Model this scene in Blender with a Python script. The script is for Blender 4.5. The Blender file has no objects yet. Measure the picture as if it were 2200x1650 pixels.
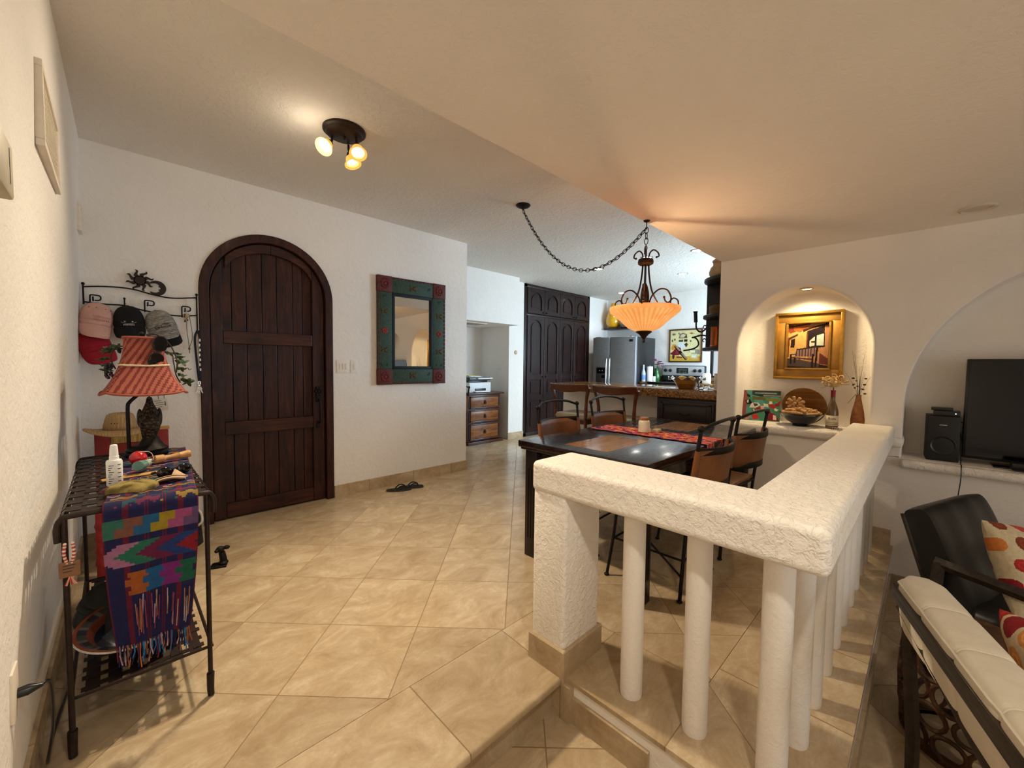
import bpy, bmesh, math, random
from math import sin, cos, pi, radians, sqrt, atan2
from mathutils import Vector, Matrix

random.seed(7)
SC = bpy.context.scene
COL = SC.collection

# ------------------------------------------------------------------ camera
F_PX, CAM_H = 874.68, 1.215
PITCH, ROLL, YAW = 0.0472662, 0.0111796, 0.7742496
cam_data = bpy.data.cameras.new('camera')
cam = bpy.data.objects.new('camera', cam_data)
COL.objects.link(cam)
_f = Vector((0, cos(PITCH), -sin(PITCH)))
_u = Vector((0, sin(PITCH), cos(PITCH)))
_r = Vector((1, 0, 0))
_r2 = _r * cos(ROLL) + _u * sin(ROLL)
_u2 = _u * cos(ROLL) - _r * sin(ROLL)
_m = Matrix((_r2, _u2, -_f)).transposed().to_4x4()
cam.matrix_world = Matrix.Translation((0, 0, CAM_H)) @ Matrix.Rotation(-YAW, 4, 'Z') @ _m
cam_data.sensor_width = 36.0
cam_data.sensor_fit = 'HORIZONTAL'
cam_data.lens = 36.0 * F_PX / 2200.0
cam_data.clip_start = 0.02
SC.camera = cam

# ------------------------------------------------------------------ view, world, daylight
SC.view_settings.view_transform = 'Standard'
SC.view_settings.look = 'None'
SC.view_settings.exposure = 0.0
SC.view_settings.gamma = 1.0
SC.view_settings.use_curve_mapping = False
SC.cycles.use_denoising = True
SC.cycles.max_bounces = 9
SC.cycles.diffuse_bounces = 6
SC.cycles.glossy_bounces = 4
SC.cycles.transmission_bounces = 6
SC.cycles.sample_clamp_indirect = 4.0
SC.cycles.caustics_reflective = False
SC.cycles.caustics_refractive = False

world = bpy.data.worlds.new('daylight')
SC.world = world
world.use_nodes = True
_bg = world.node_tree.nodes['Background']
_bg.inputs['Color'].default_value = (0.80, 0.90, 1.0, 1)
_bg.inputs['Strength'].default_value = 0.8


def light(name, kind, loc, power, color, target=None, **kw):
    d = bpy.data.lights.new(name, kind)
    d.energy = power
    d.color = color
    for k, v in kw.items():
        setattr(d, k, v)
    o = bpy.data.objects.new(name, d)
    COL.objects.link(o)
    o.location = loc
    if target is not None:
        v = Vector(target) - Vector(loc)
        o.rotation_euler = v.to_track_quat('-Z', 'Y').to_euler()
    return o


WARM = (1.0, 0.84, 0.62)
SOFT = (1.0, 0.80, 0.58)
DAY = (0.58, 0.80, 1.0)
# daylight entering by the kitchen window, the passage behind the entry wall and the living room's glazed end
light('kitchen_daylight', 'AREA', (6.3, 0.75, 1.55), 165, DAY, (5.9, 4.2, 0.8), shape='RECTANGLE', size=1.9, size_y=1.3)
light('passage_daylight', 'AREA', (3.2, 5.3, 2.1), 45, DAY, (4.2, 4.3, 0.6), shape='RECTANGLE', size=0.5, size_y=0.8)
light('living_daylight', 'AREA', (0.6, -4.0, 1.0), 36, (1.0, 0.96, 0.90), (0.9, 0.5, 0.9), shape='RECTANGLE', size=3.4, size_y=2.2)


# ------------------------------------------------------------------ materials
def srgb(h):
    if isinstance(h, str):
        h = h.lstrip('#')
        c = [int(h[i:i + 2], 16) / 255 for i in (0, 2, 4)]
    else:
        c = h
    return tuple(x / 12.92 if x <= 0.04045 else ((x + 0.055) / 1.055) ** 2.4 for x in c) + (1.0,)


MATS = {}


class NT:
    """small node-tree writer"""
    def __init__(self, name):
        self.m = bpy.data.materials.new(name)
        self.m.use_nodes = True
        self.t = self.m.node_tree
        self.b = self.t.nodes['Principled BSDF']
        self.n = self.t.nodes
        MATS[name] = self.m
        self._co = None

    def node(self, kind, **kw):
        nd = self.n.new(kind)
        for k, v in kw.items():
            if k.startswith('_'):
                setattr(nd, k[1:], v)
            else:
                nd.inputs[k.replace('__', ' ')].default_value = v
        return nd

    def link(self, a, b):
        self.t.links.new(a, b)

    def coords(self, kind='Object', scale=None, rot=None):
        if self._co is None:
            self._co = self.n.new('ShaderNodeTexCoord')
        o = self._co.outputs[kind]
        if scale is None and rot is None:
            return o
        mp = self.n.new('ShaderNodeMapping')
        if scale is not None:
            mp.inputs['Scale'].default_value = scale
        if rot is not None:
            mp.inputs['Rotation'].default_value = rot
        self.link(o, mp.inputs['Vector'])
        return mp.outputs['Vector']

    def noise(self, vec, scale, detail=4.0, rough=0.55, dist=0.0):
        nd = self.node('ShaderNodeTexNoise', Scale=scale, Detail=detail, Roughness=rough, Distortion=dist)
        self.link(vec, nd.inputs['Vector'])
        return nd.outputs['Fac']

    def ramp(self, fac, stops):
        nd = self.n.new('ShaderNodeValToRGB')
        el = nd.color_ramp.elements
        while len(el) < len(stops):
            el.new(0.5)
        for e, (p, c) in zip(el, stops):
            e.position = p
            e.color = c if len(c) == 4 else tuple(c) + (1,)
        self.link(fac, nd.inputs['Fac'])
        return nd.outputs['Color']

    def mix(self, fac, a, b, mode='MIX'):
        nd = self.n.new('ShaderNodeMix')
        nd.data_type = 'RGBA'
        nd.blend_type = mode
        for sock, v in ((nd.inputs[0], fac), (nd.inputs[6], a), (nd.inputs[7], b)):
            if hasattr(v, 'is_output'):
                self.link(v, sock)
            else:
                sock.default_value = v
        return nd.outputs[2]

    def math(self, op, a, b=0.0):
        nd = self.n.new('ShaderNodeMath')
        nd.operation = op
        for sock, v in ((nd.inputs[0], a), (nd.inputs[1], b)):
            if hasattr(v, 'is_output'):
                self.link(v, sock)
            else:
                sock.default_value = v
        return nd.outputs[0]

    def bump(self, h, strength, dist=0.01):
        nd = self.node('ShaderNodeBump', Strength=strength, Distance=dist)
        self.link(h, nd.inputs['Height'])
        prev = self.b.inputs['Normal']
        if prev.is_linked:
            self.link(prev.links[0].from_socket, nd.inputs['Normal'])
        self.link(nd.outputs['Normal'], prev)

    def set(self, **kw):
        for k, v in kw.items():
            s = self.b.inputs[k.replace('_', ' ')]
            if hasattr(v, 'is_output'):
                self.link(v, s)
            else:
                s.default_value = v
        return self.m


def M(name, col, rough=0.55, metal=0.0, var=0.25, scale=18.0, bump=0.0, bscale=60.0, stretch=None, coat=0.0, spec=0.5, **kw):
    """plain material with a little procedural mottling"""
    if name in MATS:
        return MATS[name]
    n = NT(name)
    c = srgb(col) if isinstance(col, str) else tuple(col) + (1,)
    v = n.coords('Object', stretch) if stretch else n.coords('Object')
    f = n.noise(v, scale)
    lo = tuple(x * (1 - var) for x in c[:3]) + (1,)
    hi = tuple(min(1, x * (1 + var)) for x in c[:3]) + (1,)
    n.set(Base_Color=n.ramp(f, [(0.3, lo), (0.7, hi)]), Roughness=rough, Metallic=metal, Coat_Weight=coat)
    n.b.inputs['Specular IOR Level'].default_value = spec
    if bump:
        n.bump(n.noise(v, bscale), bump)
    for k, x in kw.items():
        n.b.inputs[k.replace('_', ' ')].default_value = x
    return n.m


def stucco(name, col, depth=0.5, seed=0.0, rough_scale=1.0):
    n = NT(name)
    v = n.coords('Object')
    c = srgb(col)
    big = n.noise(v, 1.3, 3)
    n.set(Base_Color=n.ramp(big, [(0.3, tuple(x * 0.94 for x in c[:3]) + (1,)), (0.7, c)]), Roughness=0.92)
    n.b.inputs['Specular IOR Level'].default_value = 0.15
    a = n.noise(v, 22 * rough_scale, 5, 0.6, 0.6)
    b = n.noise(v, 75 * rough_scale, 3, 0.6)
    d = n.noise(v, 3.2 * rough_scale, 3, 0.5, 0.3)
    pits = n.ramp(a, [(0.40, (0, 0, 0)), (0.56, (1, 1, 1))])
    h = n.math('ADD', n.math('MULTIPLY', pits, 0.55), n.math('MULTIPLY', b, 0.35))
    h = n.math('ADD', h, n.math('MULTIPLY', d, 1.2))
    n.bump(h, depth, 0.012)
    return n.m


stucco('stucco_wall', '#f0ece6', 0.26)
stucco('stucco_ceiling', '#e6e2dc', 0.40, rough_scale=1.2)
stucco('stucco_rail', '#f5eee3', 0.55, rough_scale=2.0)
stucco('stucco_smooth', '#efe8de', 0.22, rough_scale=1.5)


def travertine(name, rot, ox, oy, size, axis_only=False, border=False):
    """honed stone slabs: per-tile tone, clouds, pits, thin joints"""
    n = NT(name)
    co = n.coords('Object')
    mp = n.n.new('ShaderNodeMapping')
    mp.vector_type = 'TEXTURE'
    mp.inputs['Location'].default_value = (ox, oy, 0)
    mp.inputs['Rotation'].default_value = (0, 0, rot)
    mp.inputs['Scale'].default_value = (size, size, size)
    n.link(co, mp.inputs['Vector'])
    sx = n.n.new('ShaderNodeSeparateXYZ')
    n.link(mp.outputs['Vector'], sx.inputs['Vector'])
    fx, fy = n.math('FRACT', sx.outputs['X']), n.math('FRACT', sx.outputs['Y'])
    ix, iy = n.math('FLOOR', sx.outputs['X']), n.math('FLOOR', sx.outputs['Y'])
    cv = n.n.new('ShaderNodeCombineXYZ')
    n.link(ix, cv.inputs['X'])
    if not axis_only:
        n.link(iy, cv.inputs['Y'])
    wn = n.n.new('ShaderNodeTexWhiteNoise')
    wn.noise_dimensions = '3D'
    n.link(cv.outputs['Vector'], wn.inputs['Vector'])
    # every tile shows another piece of the quarry
    sh = n.n.new('ShaderNodeVectorMath')
    sh.operation = 'MULTIPLY_ADD'
    n.link(wn.outputs['Color'], sh.inputs[0])
    sh.inputs[1].default_value = (7, 7, 7)
    n.link(co, sh.inputs[2])
    st = n.n.new('ShaderNodeMapping')
    st.inputs['Scale'].default_value = (1.0, 1.5, 1.0)
    n.link(sh.outputs[0], st.inputs['Vector'])
    cloud = n.noise(st.outputs['Vector'], 4.6, 12, 0.74, 0.7)
    fine = n.noise(st.outputs['Vector'], 30, 8, 0.75, 0.8)
    vein = n.math('ABSOLUTE', n.math('SUBTRACT', n.noise(st.outputs['Vector'], 7.5, 8, 0.68, 1.4), 0.5))
    vein = n.math('MULTIPLY', n.ramp(vein, [(0.0, (1, 1, 1)), (0.05, (0, 0, 0))]), n.ramp(cloud, [(0.45, (0, 0, 0)), (0.62, (1, 1, 1))]))
    base = n.ramp(cloud, [(0.26, srgb('#937a5a')), (0.42, srgb('#b09a7b')), (0.56, srgb('#bfab8d')), (0.74, srgb('#d3c3a9'))])
    base = n.mix(n.math('MULTIPLY', fine, 0.28), base, srgb('#ab8f6b'))
    base = n.mix(n.math('MULTIPLY', vein, 0.16), base, srgb('#e6dac4'))
    tone = n.ramp(wn.outputs['Value'], [(0.0, (0.83, 0.81, 0.77)), (0.3, (0.95, 0.94, 0.92)), (1.0, (1.04, 1.03, 1.0))])
    base = n.mix(1.0, base, tone, 'MULTIPLY')
    w = 0.005
    ex = n.math('MINIMUM', fx, n.math('SUBTRACT', 1.0, fx))
    ey = n.math('MINIMUM', fy, n.math('SUBTRACT', 1.0, fy))
    e = ex if axis_only else n.math('MINIMUM', ex, ey)
    joint = n.math('LESS_THAN', e, w)
    base = n.mix(n.math('MULTIPLY', joint, 0.9), base, srgb('#806848'))
    rg = n.ramp(fine, [(0.3, (0.13, 0.13, 0.13)), (0.75, (0.32, 0.32, 0.32))])
    n.set(Base_Color=base, Roughness=n.mix(joint, rg, (0.8, 0.8, 0.8, 1)))
    n.b.inputs['Specular IOR Level'].default_value = 0.45
    n.bump(n.math('SUBTRACT', n.math('MULTIPLY', fine, 0.15), joint), 0.12, 0.004)
    return n.m


_ty = -0.02450685 - YAW
_tx, _tyo = -1.02760658 * CAM_H, 1.18577283 * CAM_H
TILE = 0.334334919 * CAM_H
TOX, TOY = _tx * cos(-YAW) - _tyo * sin(-YAW), _tx * sin(-YAW) + _tyo * cos(-YAW)
travertine('travertine_diagonal', _ty, TOX, TOY, TILE)
travertine('travertine_edge_x', 0, 0.767 - 0.475 * 4, 0, 0.475, True)
travertine('travertine_edge_y', pi / 2, 0, 0.54 - 0.41 * 4, 0.41, True)
travertine('travertine_landing', radians(45), 0.37, 0.2, 0.5)


def wood(name, dark, mid, light_, axis='Z', scale=1.0, rough=0.42, coat=0.15, bump=0.25, knots=True):
    n = NT(name)
    s = {'X': (0.9, 9, 9), 'Y': (9, 0.9, 9), 'Z': (9, 9, 0.9)}[axis]
    v = n.coords('Object', tuple(k * scale for k in s))
    g = n.noise(v, 2.4, 6, 0.62, 1.2)
    f = n.noise(v, 11, 4, 0.6, 0.3)
    big = n.noise(n.coords('Object'), 3.0 * scale, 3, 0.6, 0.5)
    base = n.ramp(g, [(0.3, srgb(dark)), (0.52, srgb(mid)), (0.75, srgb(light_))])
    base = n.mix(n.math('MULTIPLY', f, 0.45), base, srgb(dark))
    if knots:
        kn = n.ramp(big, [(0.30, (0.45, 0.42, 0.40)), (0.48, (1, 1, 1))])
        base = n.mix(1.0, base, kn, 'MULTIPLY')
    n.set(Base_Color=base, Roughness=n.ramp(f, [(0.2, (rough - 0.1,) * 3), (0.8, (rough + 0.12,) * 3)]), Coat_Weight=coat, Coat_Roughness=0.12)
    n.b.inputs['Specular IOR Level'].default_value = 0.3
    n.bump(g, bump, 0.004)
    return n.m


wood('door_wood', '#1a0a06', '#3b180d', '#5a2c17', 'Z', 1.3, 0.50, 0.04)
wood('door_rail_wood', '#1f0d07', '#451f0e', '#5f3117', 'X', 1.3, 0.50, 0.04)
wood('cabinet_wood', '#100706', '#26110d', '#401f17', 'Z', 1.2, 0.36, 0.12)
wood('espresso_wood', '#0b0504', '#190b08', '#28130d', 'X', 1.0, 0.24, 0.5, 0.03)
wood('espresso_leg', '#0c0706', '#1a0d0a', '#2a1711', 'Z', 1.0, 0.38, 0.15, 0.12)
wood('inlay_wood', '#6b4526', '#8f6236', '#a87b4b', 'X', 1.0, 0.24, 0.5, 0.03, False)
wood('stool_wood', '#3a1d10', '#5d3018', '#7d4928', 'Y', 1.0, 0.38, 0.2, 0.1, False)
wood('pine_wood', '#4a250c', '#8a4f1c', '#b5752e', 'X', 1.5, 0.40, 0.2)
wood('pine_dark_wood', '#2e160c', '#4d2713', '#6b3a20', 'X', 1.5, 0.35, 0.2)
wood('sofa_wood', '#1d150f', '#33271c', '#493a2b', 'X', 1.0, 0.5, 0.05, 0.1, False)
wood('plate_wood', '#5a3a1c', '#80582e', '#9c7440', 'Y', 1.0, 0.35, 0.2, 0.1, False)
wood('drum_wood', '#2c190d', '#4f3119', '#6b4727', 'Z', 2.0, 0.55, 0.0, 0.3)
wood('light_wood', '#a9793f', '#c99a58', '#dcb274', 'X', 3.0, 0.5, 0.0, 0.05, False)

M('iron', '#1a1411', 0.55, 0.6, 0.35, 40, 0.15)
M('iron_brown', '#2b1d16', 0.5, 0.5, 0.35, 40, 0.15)
M('black_plastic', '#0b0b0c', 0.35)
M('black_gloss', '#060608', 0.08)
M('white_plastic', '#e8e6e0', 0.4, var=0.05)
M('cream_plastic', '#e6dccb', 0.45, var=0.05)
M('chrome', '#c8c8c8', 0.15, 1.0, 0.05)
M('leather_tan', '#74441c', 0.42, 0, 0.30, 9, 0.25, 120)
M('leather_dark', '#2a1c14', 0.5, 0, 0.2, 20, 0.2, 90)


def granite():
    n = NT('granite')
    v = n.coords('Object')
    a = n.noise(v, 55, 6, 0.75, 0.7)
    b = n.noise(v, 150, 3, 0.7)
    c = n.ramp(a, [(0.33, srgb('#21140c')), (0.45, srgb('#6a4523')), (0.56, srgb('#a27640')), (0.70, srgb('#caa36a'))])
    c = n.mix(n.ramp(b, [(0.55, (0, 0, 0)), (0.6, (1, 1, 1))]), c, srgb('#1c120d'))
    n.set(Base_Color=c, Roughness=0.10)
    return n.m


granite()


def colour_attr(name, rough=0.8, bump=0.0, bscale=200.0, weave=False, coat=0.0, wear=0.22):
    """pattern colours stored per face (woven, printed or painted patterns)"""
    n = NT(name)
    a = n.n.new('ShaderNodeVertexColor')
    a.layer_name = 'Col'
    f = n.noise(n.coords('Object'), 60, 3)
    n.set(Base_Color=n.mix(wear, a.outputs['Color'], n.mix(1.0, a.outputs['Color'], n.ramp(f, [(0.3, (0.4,) * 3), (0.7, (1.6,) * 3)]), 'MULTIPLY')), Roughness=rough, Coat_Weight=coat)
    n.b.inputs['Specular IOR Level'].default_value = 0.25
    if bump:
        n.bump(n.noise(n.coords('Object'), bscale, 2), bump, 0.004)
    return n.m


colour_attr('woven_cloth', 0.95, 0.35, 420)
colour_attr('painted_canvas', 0.5, 0.15, 160)
colour_attr('painted_wood', 0.6, 0.3, 120, wear=0.6)
colour_attr('printed_cloth', 0.9, 0.3, 260)
colour_attr('glazed_ceramic', 0.25, 0.05, 60, coat=0.3)


def emitter(name, col, strength):
    n = NT(name)
    n.set(Base_Color=(0, 0, 0, 1), Emission_Color=tuple(col) + (1,), Emission_Strength=strength)
    return n.m


def glass(name, col=(1, 1, 1), rough=0.02, ior=1.45):
    n = NT(name)
    n.set(Base_Color=tuple(col) + (1,), Roughness=rough, Transmission_Weight=1.0, IOR=ior)
    return n.m


glass('clear_glass')
glass('amber_glass', (0.75, 0.40, 0.10), 0.06)
glass('bottle_glass', (0.42, 0.26, 0.10), 0.05)
glass('green_glass', (0.10, 0.45, 0.12), 0.06)
glass('aqua_glass', (0.62, 0.80, 0.76), 0.18)
glass('blue_glass', (0.45, 0.65, 0.85), 0.05)


# ------------------------------------------------------------------ mesh builder
class MB:
    def __init__(self):
        self.v, self.f, self.mi, self.col = [], [], [], []
        self.T = Matrix.Identity(4)
        self.cur = 0
        self.c = None

    def at(self, x=0, y=0, z=0, rx=0, ry=0, rz=0):
        self.T = Matrix.Translation((x, y, z)) @ Matrix.Rotation(rz, 4, 'Z') @ Matrix.Rotation(ry, 4, 'Y') @ Matrix.Rotation(rx, 4, 'X')
        return self

    def frame(self, o, xa, ya, za):
        m = Matrix((Vector(xa), Vector(ya), Vector(za))).transposed().to_4x4()
        self.T = Matrix.Translation(o) @ m
        return self

    def raw(self, vs, fs, col=None):
        b = len(self.v)
        self.v += [tuple(self.T @ Vector(p)) for p in vs]
        for q in fs:
            self.f.append([b + i for i in q])
            self.mi.append(self.cur)
            self.col.append(col if col is not None else self.c)
        return self

    def box(self, x0, x1, y0, y1, z0, z1, r=0.0, seg=2, col=None):
        if r <= 0:
            vs = [(x, y, z) for z in (z0, z1) for y in (y0, y1) for x in (x0, x1)]
            return self.raw(vs, [(0, 2, 3, 1), (4, 5, 7, 6), (0, 1, 5, 4), (2, 6, 7, 3), (0, 4, 6, 2), (1, 3, 7, 5)], col)
        r = min(r, abs(x1 - x0) * .49, abs(y1 - y0) * .49, abs(z1 - z0) * .49)
        bm = bmesh.new()
        bmesh.ops.create_cube(bm, size=1.0)
        for p in bm.verts:
            p.co = ((x0 + x1) / 2 + p.co.x * (x1 - x0), (y0 + y1) / 2 + p.co.y * (y1 - y0), (z0 + z1) / 2 + p.co.z * (z1 - z0))
        bmesh.ops.bevel(bm, geom=list(bm.edges), offset=r, segments=seg, profile=0.5, affect='EDGES')
        return self._take(bm, col)

    def _take(self, bm, col=None):
        bm.verts.index_update()
        vs = [p.co[:] for p in bm.verts]
        fs = [[p.index for p in q.verts] for q in bm.faces]
        bm.free()
        return self.raw(vs, fs, col)

    def lathe(self, prof, n=24, a0=0.0, a1=2 * pi, cap=True, sx=1.0, sy=1.0, col=None, colf=None, wob=None):
        """prof: list of (radius, z)"""
        full = abs(a1 - a0 - 2 * pi) < 1e-6
        m = n if full else n + 1
        vs = []
        for k, (r, z) in enumerate(prof):
            for i in range(m):
                a = a0 + (a1 - a0) * i / n
                rr = r * (wob(a, z) if wob else 1.0)
                vs.append((rr * cos(a) * sx, rr * sin(a) * sy, z))
        b = len(self.v)
        self.v += [tuple(self.T @ Vector(p)) for p in vs]
        for k in range(len(prof) - 1):
            for i in range(n):
                j = (i + 1) % m
                self.f.append([b + k * m + i, b + k * m + j, b + (k + 1) * m + j, b + (k + 1) * m + i])
                self.mi.append(self.cur)
                self.col.append(colf(k, i) if colf else (col if col is not None else self.c))
        if cap and full:
            for k in (0, len(prof) - 1):
                if prof[k][0] > 1e-5:
                    self.f.append([b + k * m + i for i in range(m)][::-1 if k == 0 else 1])
                    self.mi.append(self.cur)
                    self.col.append(colf(min(k, len(prof) - 2), 0) if colf else (col if col is not None else self.c))
        return self

    def cyl(self, r, z0, z1, n=16, r2=None, col=None):
        return self.lathe([(r, z0), (r if r2 is None else r2, z1)], n, col=col)

    def rod(self, p, q, r, n=8, r2=None, col=None):
        return self.tube([p, q], r, n, r2=r2, col=col)

    def tube(self, pts, r, n=8, closed=False, r2=None, col=None, radii=None, flat=None):
        P = [Vector(p) for p in pts]
        k = len(P)
        if radii is None:
            radii = [r if r2 is None else r + (r2 - r) * i / max(1, k - 1) for i in range(k)]
        tans = []
        for i in range(k):
            a = P[(i - 1) % k] if (closed or i > 0) else P[i]
            c = P[(i + 1) % k] if (closed or i < k - 1) else P[i]
            t = (c - a)
            tans.append(t.normalized() if t.length > 1e-9 else Vector((0, 0, 1)))
        up = Vector((0, 0, 1))
        if abs(tans[0].dot(up)) > 0.9:
            up = Vector((1, 0, 0))
        nrm = (up - tans[0] * up.dot(tans[0])).normalized()
        vs = []
        for i in range(k):
            nrm = nrm - tans[i] * nrm.dot(tans[i])
            nrm = nrm.normalized() if nrm.length > 1e-6 else Vector((1, 0, 0))
            bi = tans[i].cross(nrm)
            for j in range(n):
                a = 2 * pi * j / n
                fl = flat if flat else 1.0
                vs.append(P[i] + radii[i] * (nrm * cos(a) + bi * sin(a) * fl))
        fs = []
        for i in range(k if closed else k - 1):
            for j in range(n):
                a, b2 = i * n + j, i * n + (j + 1) % n
                c, d = ((i + 1) % k) * n + (j + 1) % n, ((i + 1) % k) * n + j
                fs.append((a, b2, c, d))
        if not closed:
            fs.append(tuple(range(n))[::-1])
            fs.append(tuple((k - 1) * n + j for j in range(n)))
        return self.raw(vs, fs, col)

    def sphere(self, r, x=0, y=0, z=0, n=14, m=10, sx=1, sy=1, sz=1, col=None):
        vs, fs = [(x, y, z - r * sz)], []
        for i in range(1, m):
            t = -pi / 2 + pi * i / m
            for j in range(n):
                a = 2 * pi * j / n
                vs.append((x + r * sx * cos(t) * cos(a), y + r * sy * cos(t) * sin(a), z + r * sz * sin(t)))
        vs.append((x, y, z + r * sz))
        for j in range(n):
            fs.append((0, 1 + (j + 1) % n, 1 + j))
            fs.append((len(vs) - 1, 1 + (m - 2) * n + j, 1 + (m - 2) * n + (j + 1) % n))
        for i in range(m - 2):
            for j in range(n):
                fs.append((1 + i * n + j, 1 + i * n + (j + 1) % n, 1 + (i + 1) * n + (j + 1) % n, 1 + (i + 1) * n + j))
        return self.raw(vs, fs, col)

    def prism(self, poly, d0, d1, plane='xz', col=None):
        """extrude polygon (list of 2-D points) along the third axis from d0 to d1"""
        def P(a, b, d):
            return {'xz': (a, d, b), 'yz': (d, a, b), 'xy': (a, b, d)}[plane]
        n = len(poly)
        vs = [P(a, b, d0) for a, b in poly] + [P(a, b, d1) for a, b in poly]
        fs = [tuple(range(n)), tuple(range(2 * n - 1, n - 1, -1))]
        for i in range(n):
            j = (i + 1) % n
            fs.append((i, j, n + j, n + i))
        return self.raw(vs, fs, col)

    def grid(self, fn, nu, nv, colf=None, wrap=False):
        vs = [fn(i / nu, j / nv) for j in range(nv + 1) for i in range(nu + 1)]
        b = len(self.v)
        self.v += [tuple(self.T @ Vector(p)) for p in vs]
        for j in range(nv):
            for i in range(nu):
                a = b + j * (nu + 1) + i
                self.f.append([a, a + 1, a + nu + 2, a + nu + 1])
                self.mi.append(self.cur)
                self.col.append(colf((i + .5) / nu, (j + .5) / nv) if colf else self.c)
        return self

    def text(self, s, size, depth=0.0008, align='CENTER', bold=0.0, col=None, shear=0.0):
        cu = bpy.data.curves.new('t', 'FONT')
        cu.body = s
        cu.size = size
        cu.align_x = align
        cu.align_y = 'CENTER'
        cu.extrude = depth
        cu.offset = bold
        cu.shear = shear
        cu.resolution_u = 3
        o = bpy.data.objects.new('t', cu)
        COL.objects.link(o)
        me = bpy.data.meshes.new_from_object(o)
        vs = [p.co[:] for p in me.vertices]
        fs = [list(q.vertices) for q in me.polygons]
        bpy.data.objects.remove(o)
        bpy.data.curves.remove(cu)
        bpy.data.meshes.remove(me)
        return self.raw(vs, fs, col)

    def build(self, name, mats, parent=None, smooth=35, solid=0.0, sub=0, label=None, recalc=True, bevel=0.0):
        me = bpy.data.meshes.new(name)
        me.from_pydata(self.v, [], self.f)
        if not isinstance(mats, (list, tuple)):
            mats = [mats]
        for m in mats:
            me.materials.append(MATS[m] if isinstance(m, str) else m)
        if len(mats) > 1:
            me.polygons.foreach_set('material_index', self.mi)
        if any(c is not None for c in self.col):
            at = me.color_attributes.new('Col', 'FLOAT_COLOR', 'CORNER')
            buf = []
            for q, c in zip(me.polygons, self.col):
                c = c or (0.5, 0.5, 0.5, 1)
                buf += list(c[:3] + (1.0,)) * q.loop_total
            at.data.foreach_set('color', buf)
        if recalc:
            bm = bmesh.new()
            bm.from_mesh(me)
            bmesh.ops.recalc_face_normals(bm, faces=bm.faces)
            bm.to_mesh(me)
            bm.free()
        if smooth:
            me.shade_smooth()
            try:
                me.set_sharp_from_angle(angle=radians(smooth))
            except Exception:
                pass
        me.update()
        o = bpy.data.objects.new(name, me)
        COL.objects.link(o)
        if parent is not None:
            o.parent = parent
        if solid:
            md = o.modifiers.new('thickness', 'SOLIDIFY')
            md.thickness = solid
            md.offset = 0
        if bevel:
            md = o.modifiers.new('edges', 'BEVEL')
            md.width = bevel
            md.segments = 2
            md.limit_method = 'ANGLE'
        if sub:
            md = o.modifiers.new('smooth', 'SUBSURF')
            md.levels = md.render_levels = sub
        if label:
            o['label'] = label
        return o


def thing(name, label, cat, loc=(0, 0, 0), rz=0.0, group=None):
    o = bpy.data.objects.new(name, None)
    o.empty_display_size = 0.05
    COL.objects.link(o)
    o.location = loc
    o.rotation_euler = (0, 0, rz)
    o['label'] = label
    o['category'] = cat
    if group:
        o['group'] = group
    return o


def tag(o, label, cat, group=None):
    o['label'] = label
    o['category'] = cat
    if group:
        o['group'] = group
    return o


def single(mb, name, mat, label, cat, loc=(0, 0, 0), rz=0.0, group=None, **kw):
    o = mb.build(name, mat, **kw)
    o.location = loc
    o.rotation_euler = (0, 0, rz)
    return tag(o, label, cat, group)


def struct(mb, name, mat, parent=None, **kw):
    o = mb.build(name, mat, parent, **kw)
    if parent is None:
        o['kind'] = 'structure'
    return o


def dup(root, loc, rz=0.0, label=None, group=None):
    r = root.copy()
    COL.objects.link(r)
    r.location = loc
    r.rotation_euler = (0, 0, rz)
    if label:
        r['label'] = label
    if group:
        r['group'] = group
    for ch in list(root.children):
        c = ch.copy()
        COL.objects.link(c)
        c.parent = r
        for g in ch.children:
            d = g.copy()
            COL.objects.link(d)
            d.parent = c
    return r


def curve(pts, n=8, closed=False):
    """Catmull-Rom through points"""
    P = [Vector(p) for p in pts]
    k = len(P)
    out = []
    for i in range(k if closed else k - 1):
        if closed:
            a, b, c, d = P[(i - 1) % k], P[i], P[(i + 1) % k], P[(i + 2) % k]
        else:
            a, b, c, d = P[max(i - 1, 0)], P[i], P[i + 1], P[min(i + 2, k - 1)]
        for j in range(n):
            t = j / n
            out.append(0.5 * ((2 * b) + (c - a) * t + (2 * a - 5 * b + 4 * c - d) * t * t + (3 * b - a - 3 * c + d) * t ** 3))
    if not closed:
        out.append(P[-1])
    return out


def arch_pts(cx, zs, rx, rz, n=20, a0=pi, a1=0.0):
    return [(cx + rx * cos(a0 + (a1 - a0) * i / n), zs + rz * sin(a0 + (a1 - a0) * i / n)) for i in range(n + 1)]

# ================================================================== THE ROOM
DW = 3.70          # face of the entry-door wall
NW = 3.80          # face of the niche wall
HI, LO = 2.575, 2.125
LAND, LIV = -0.160, -0.300
KY, KX = 4.75, 7.43


def lwall(y, z):
    return -0.168 + 0.015 * (y - 2.4) + 0.022 * (z - 1.3)


# floors
b = MB()
b.box(-0.3, 7.6, 1.318, 5.7, -0.16, 0)
b.box(1.602, 3.9, 0.542, 1.318, -0.16, 0)
b.box(3.9, 7.6, 0.4, 1.318, -0.16, 0)
struct(b, 'floor', 'travertine_diagonal', smooth=0)
b = MB()
b.prism([(-0.3, 0.962), (1.218, 0.962), (1.239, 1.316), (-0.3, 1.316)], -0.032, 0.0, 'xy')
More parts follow.
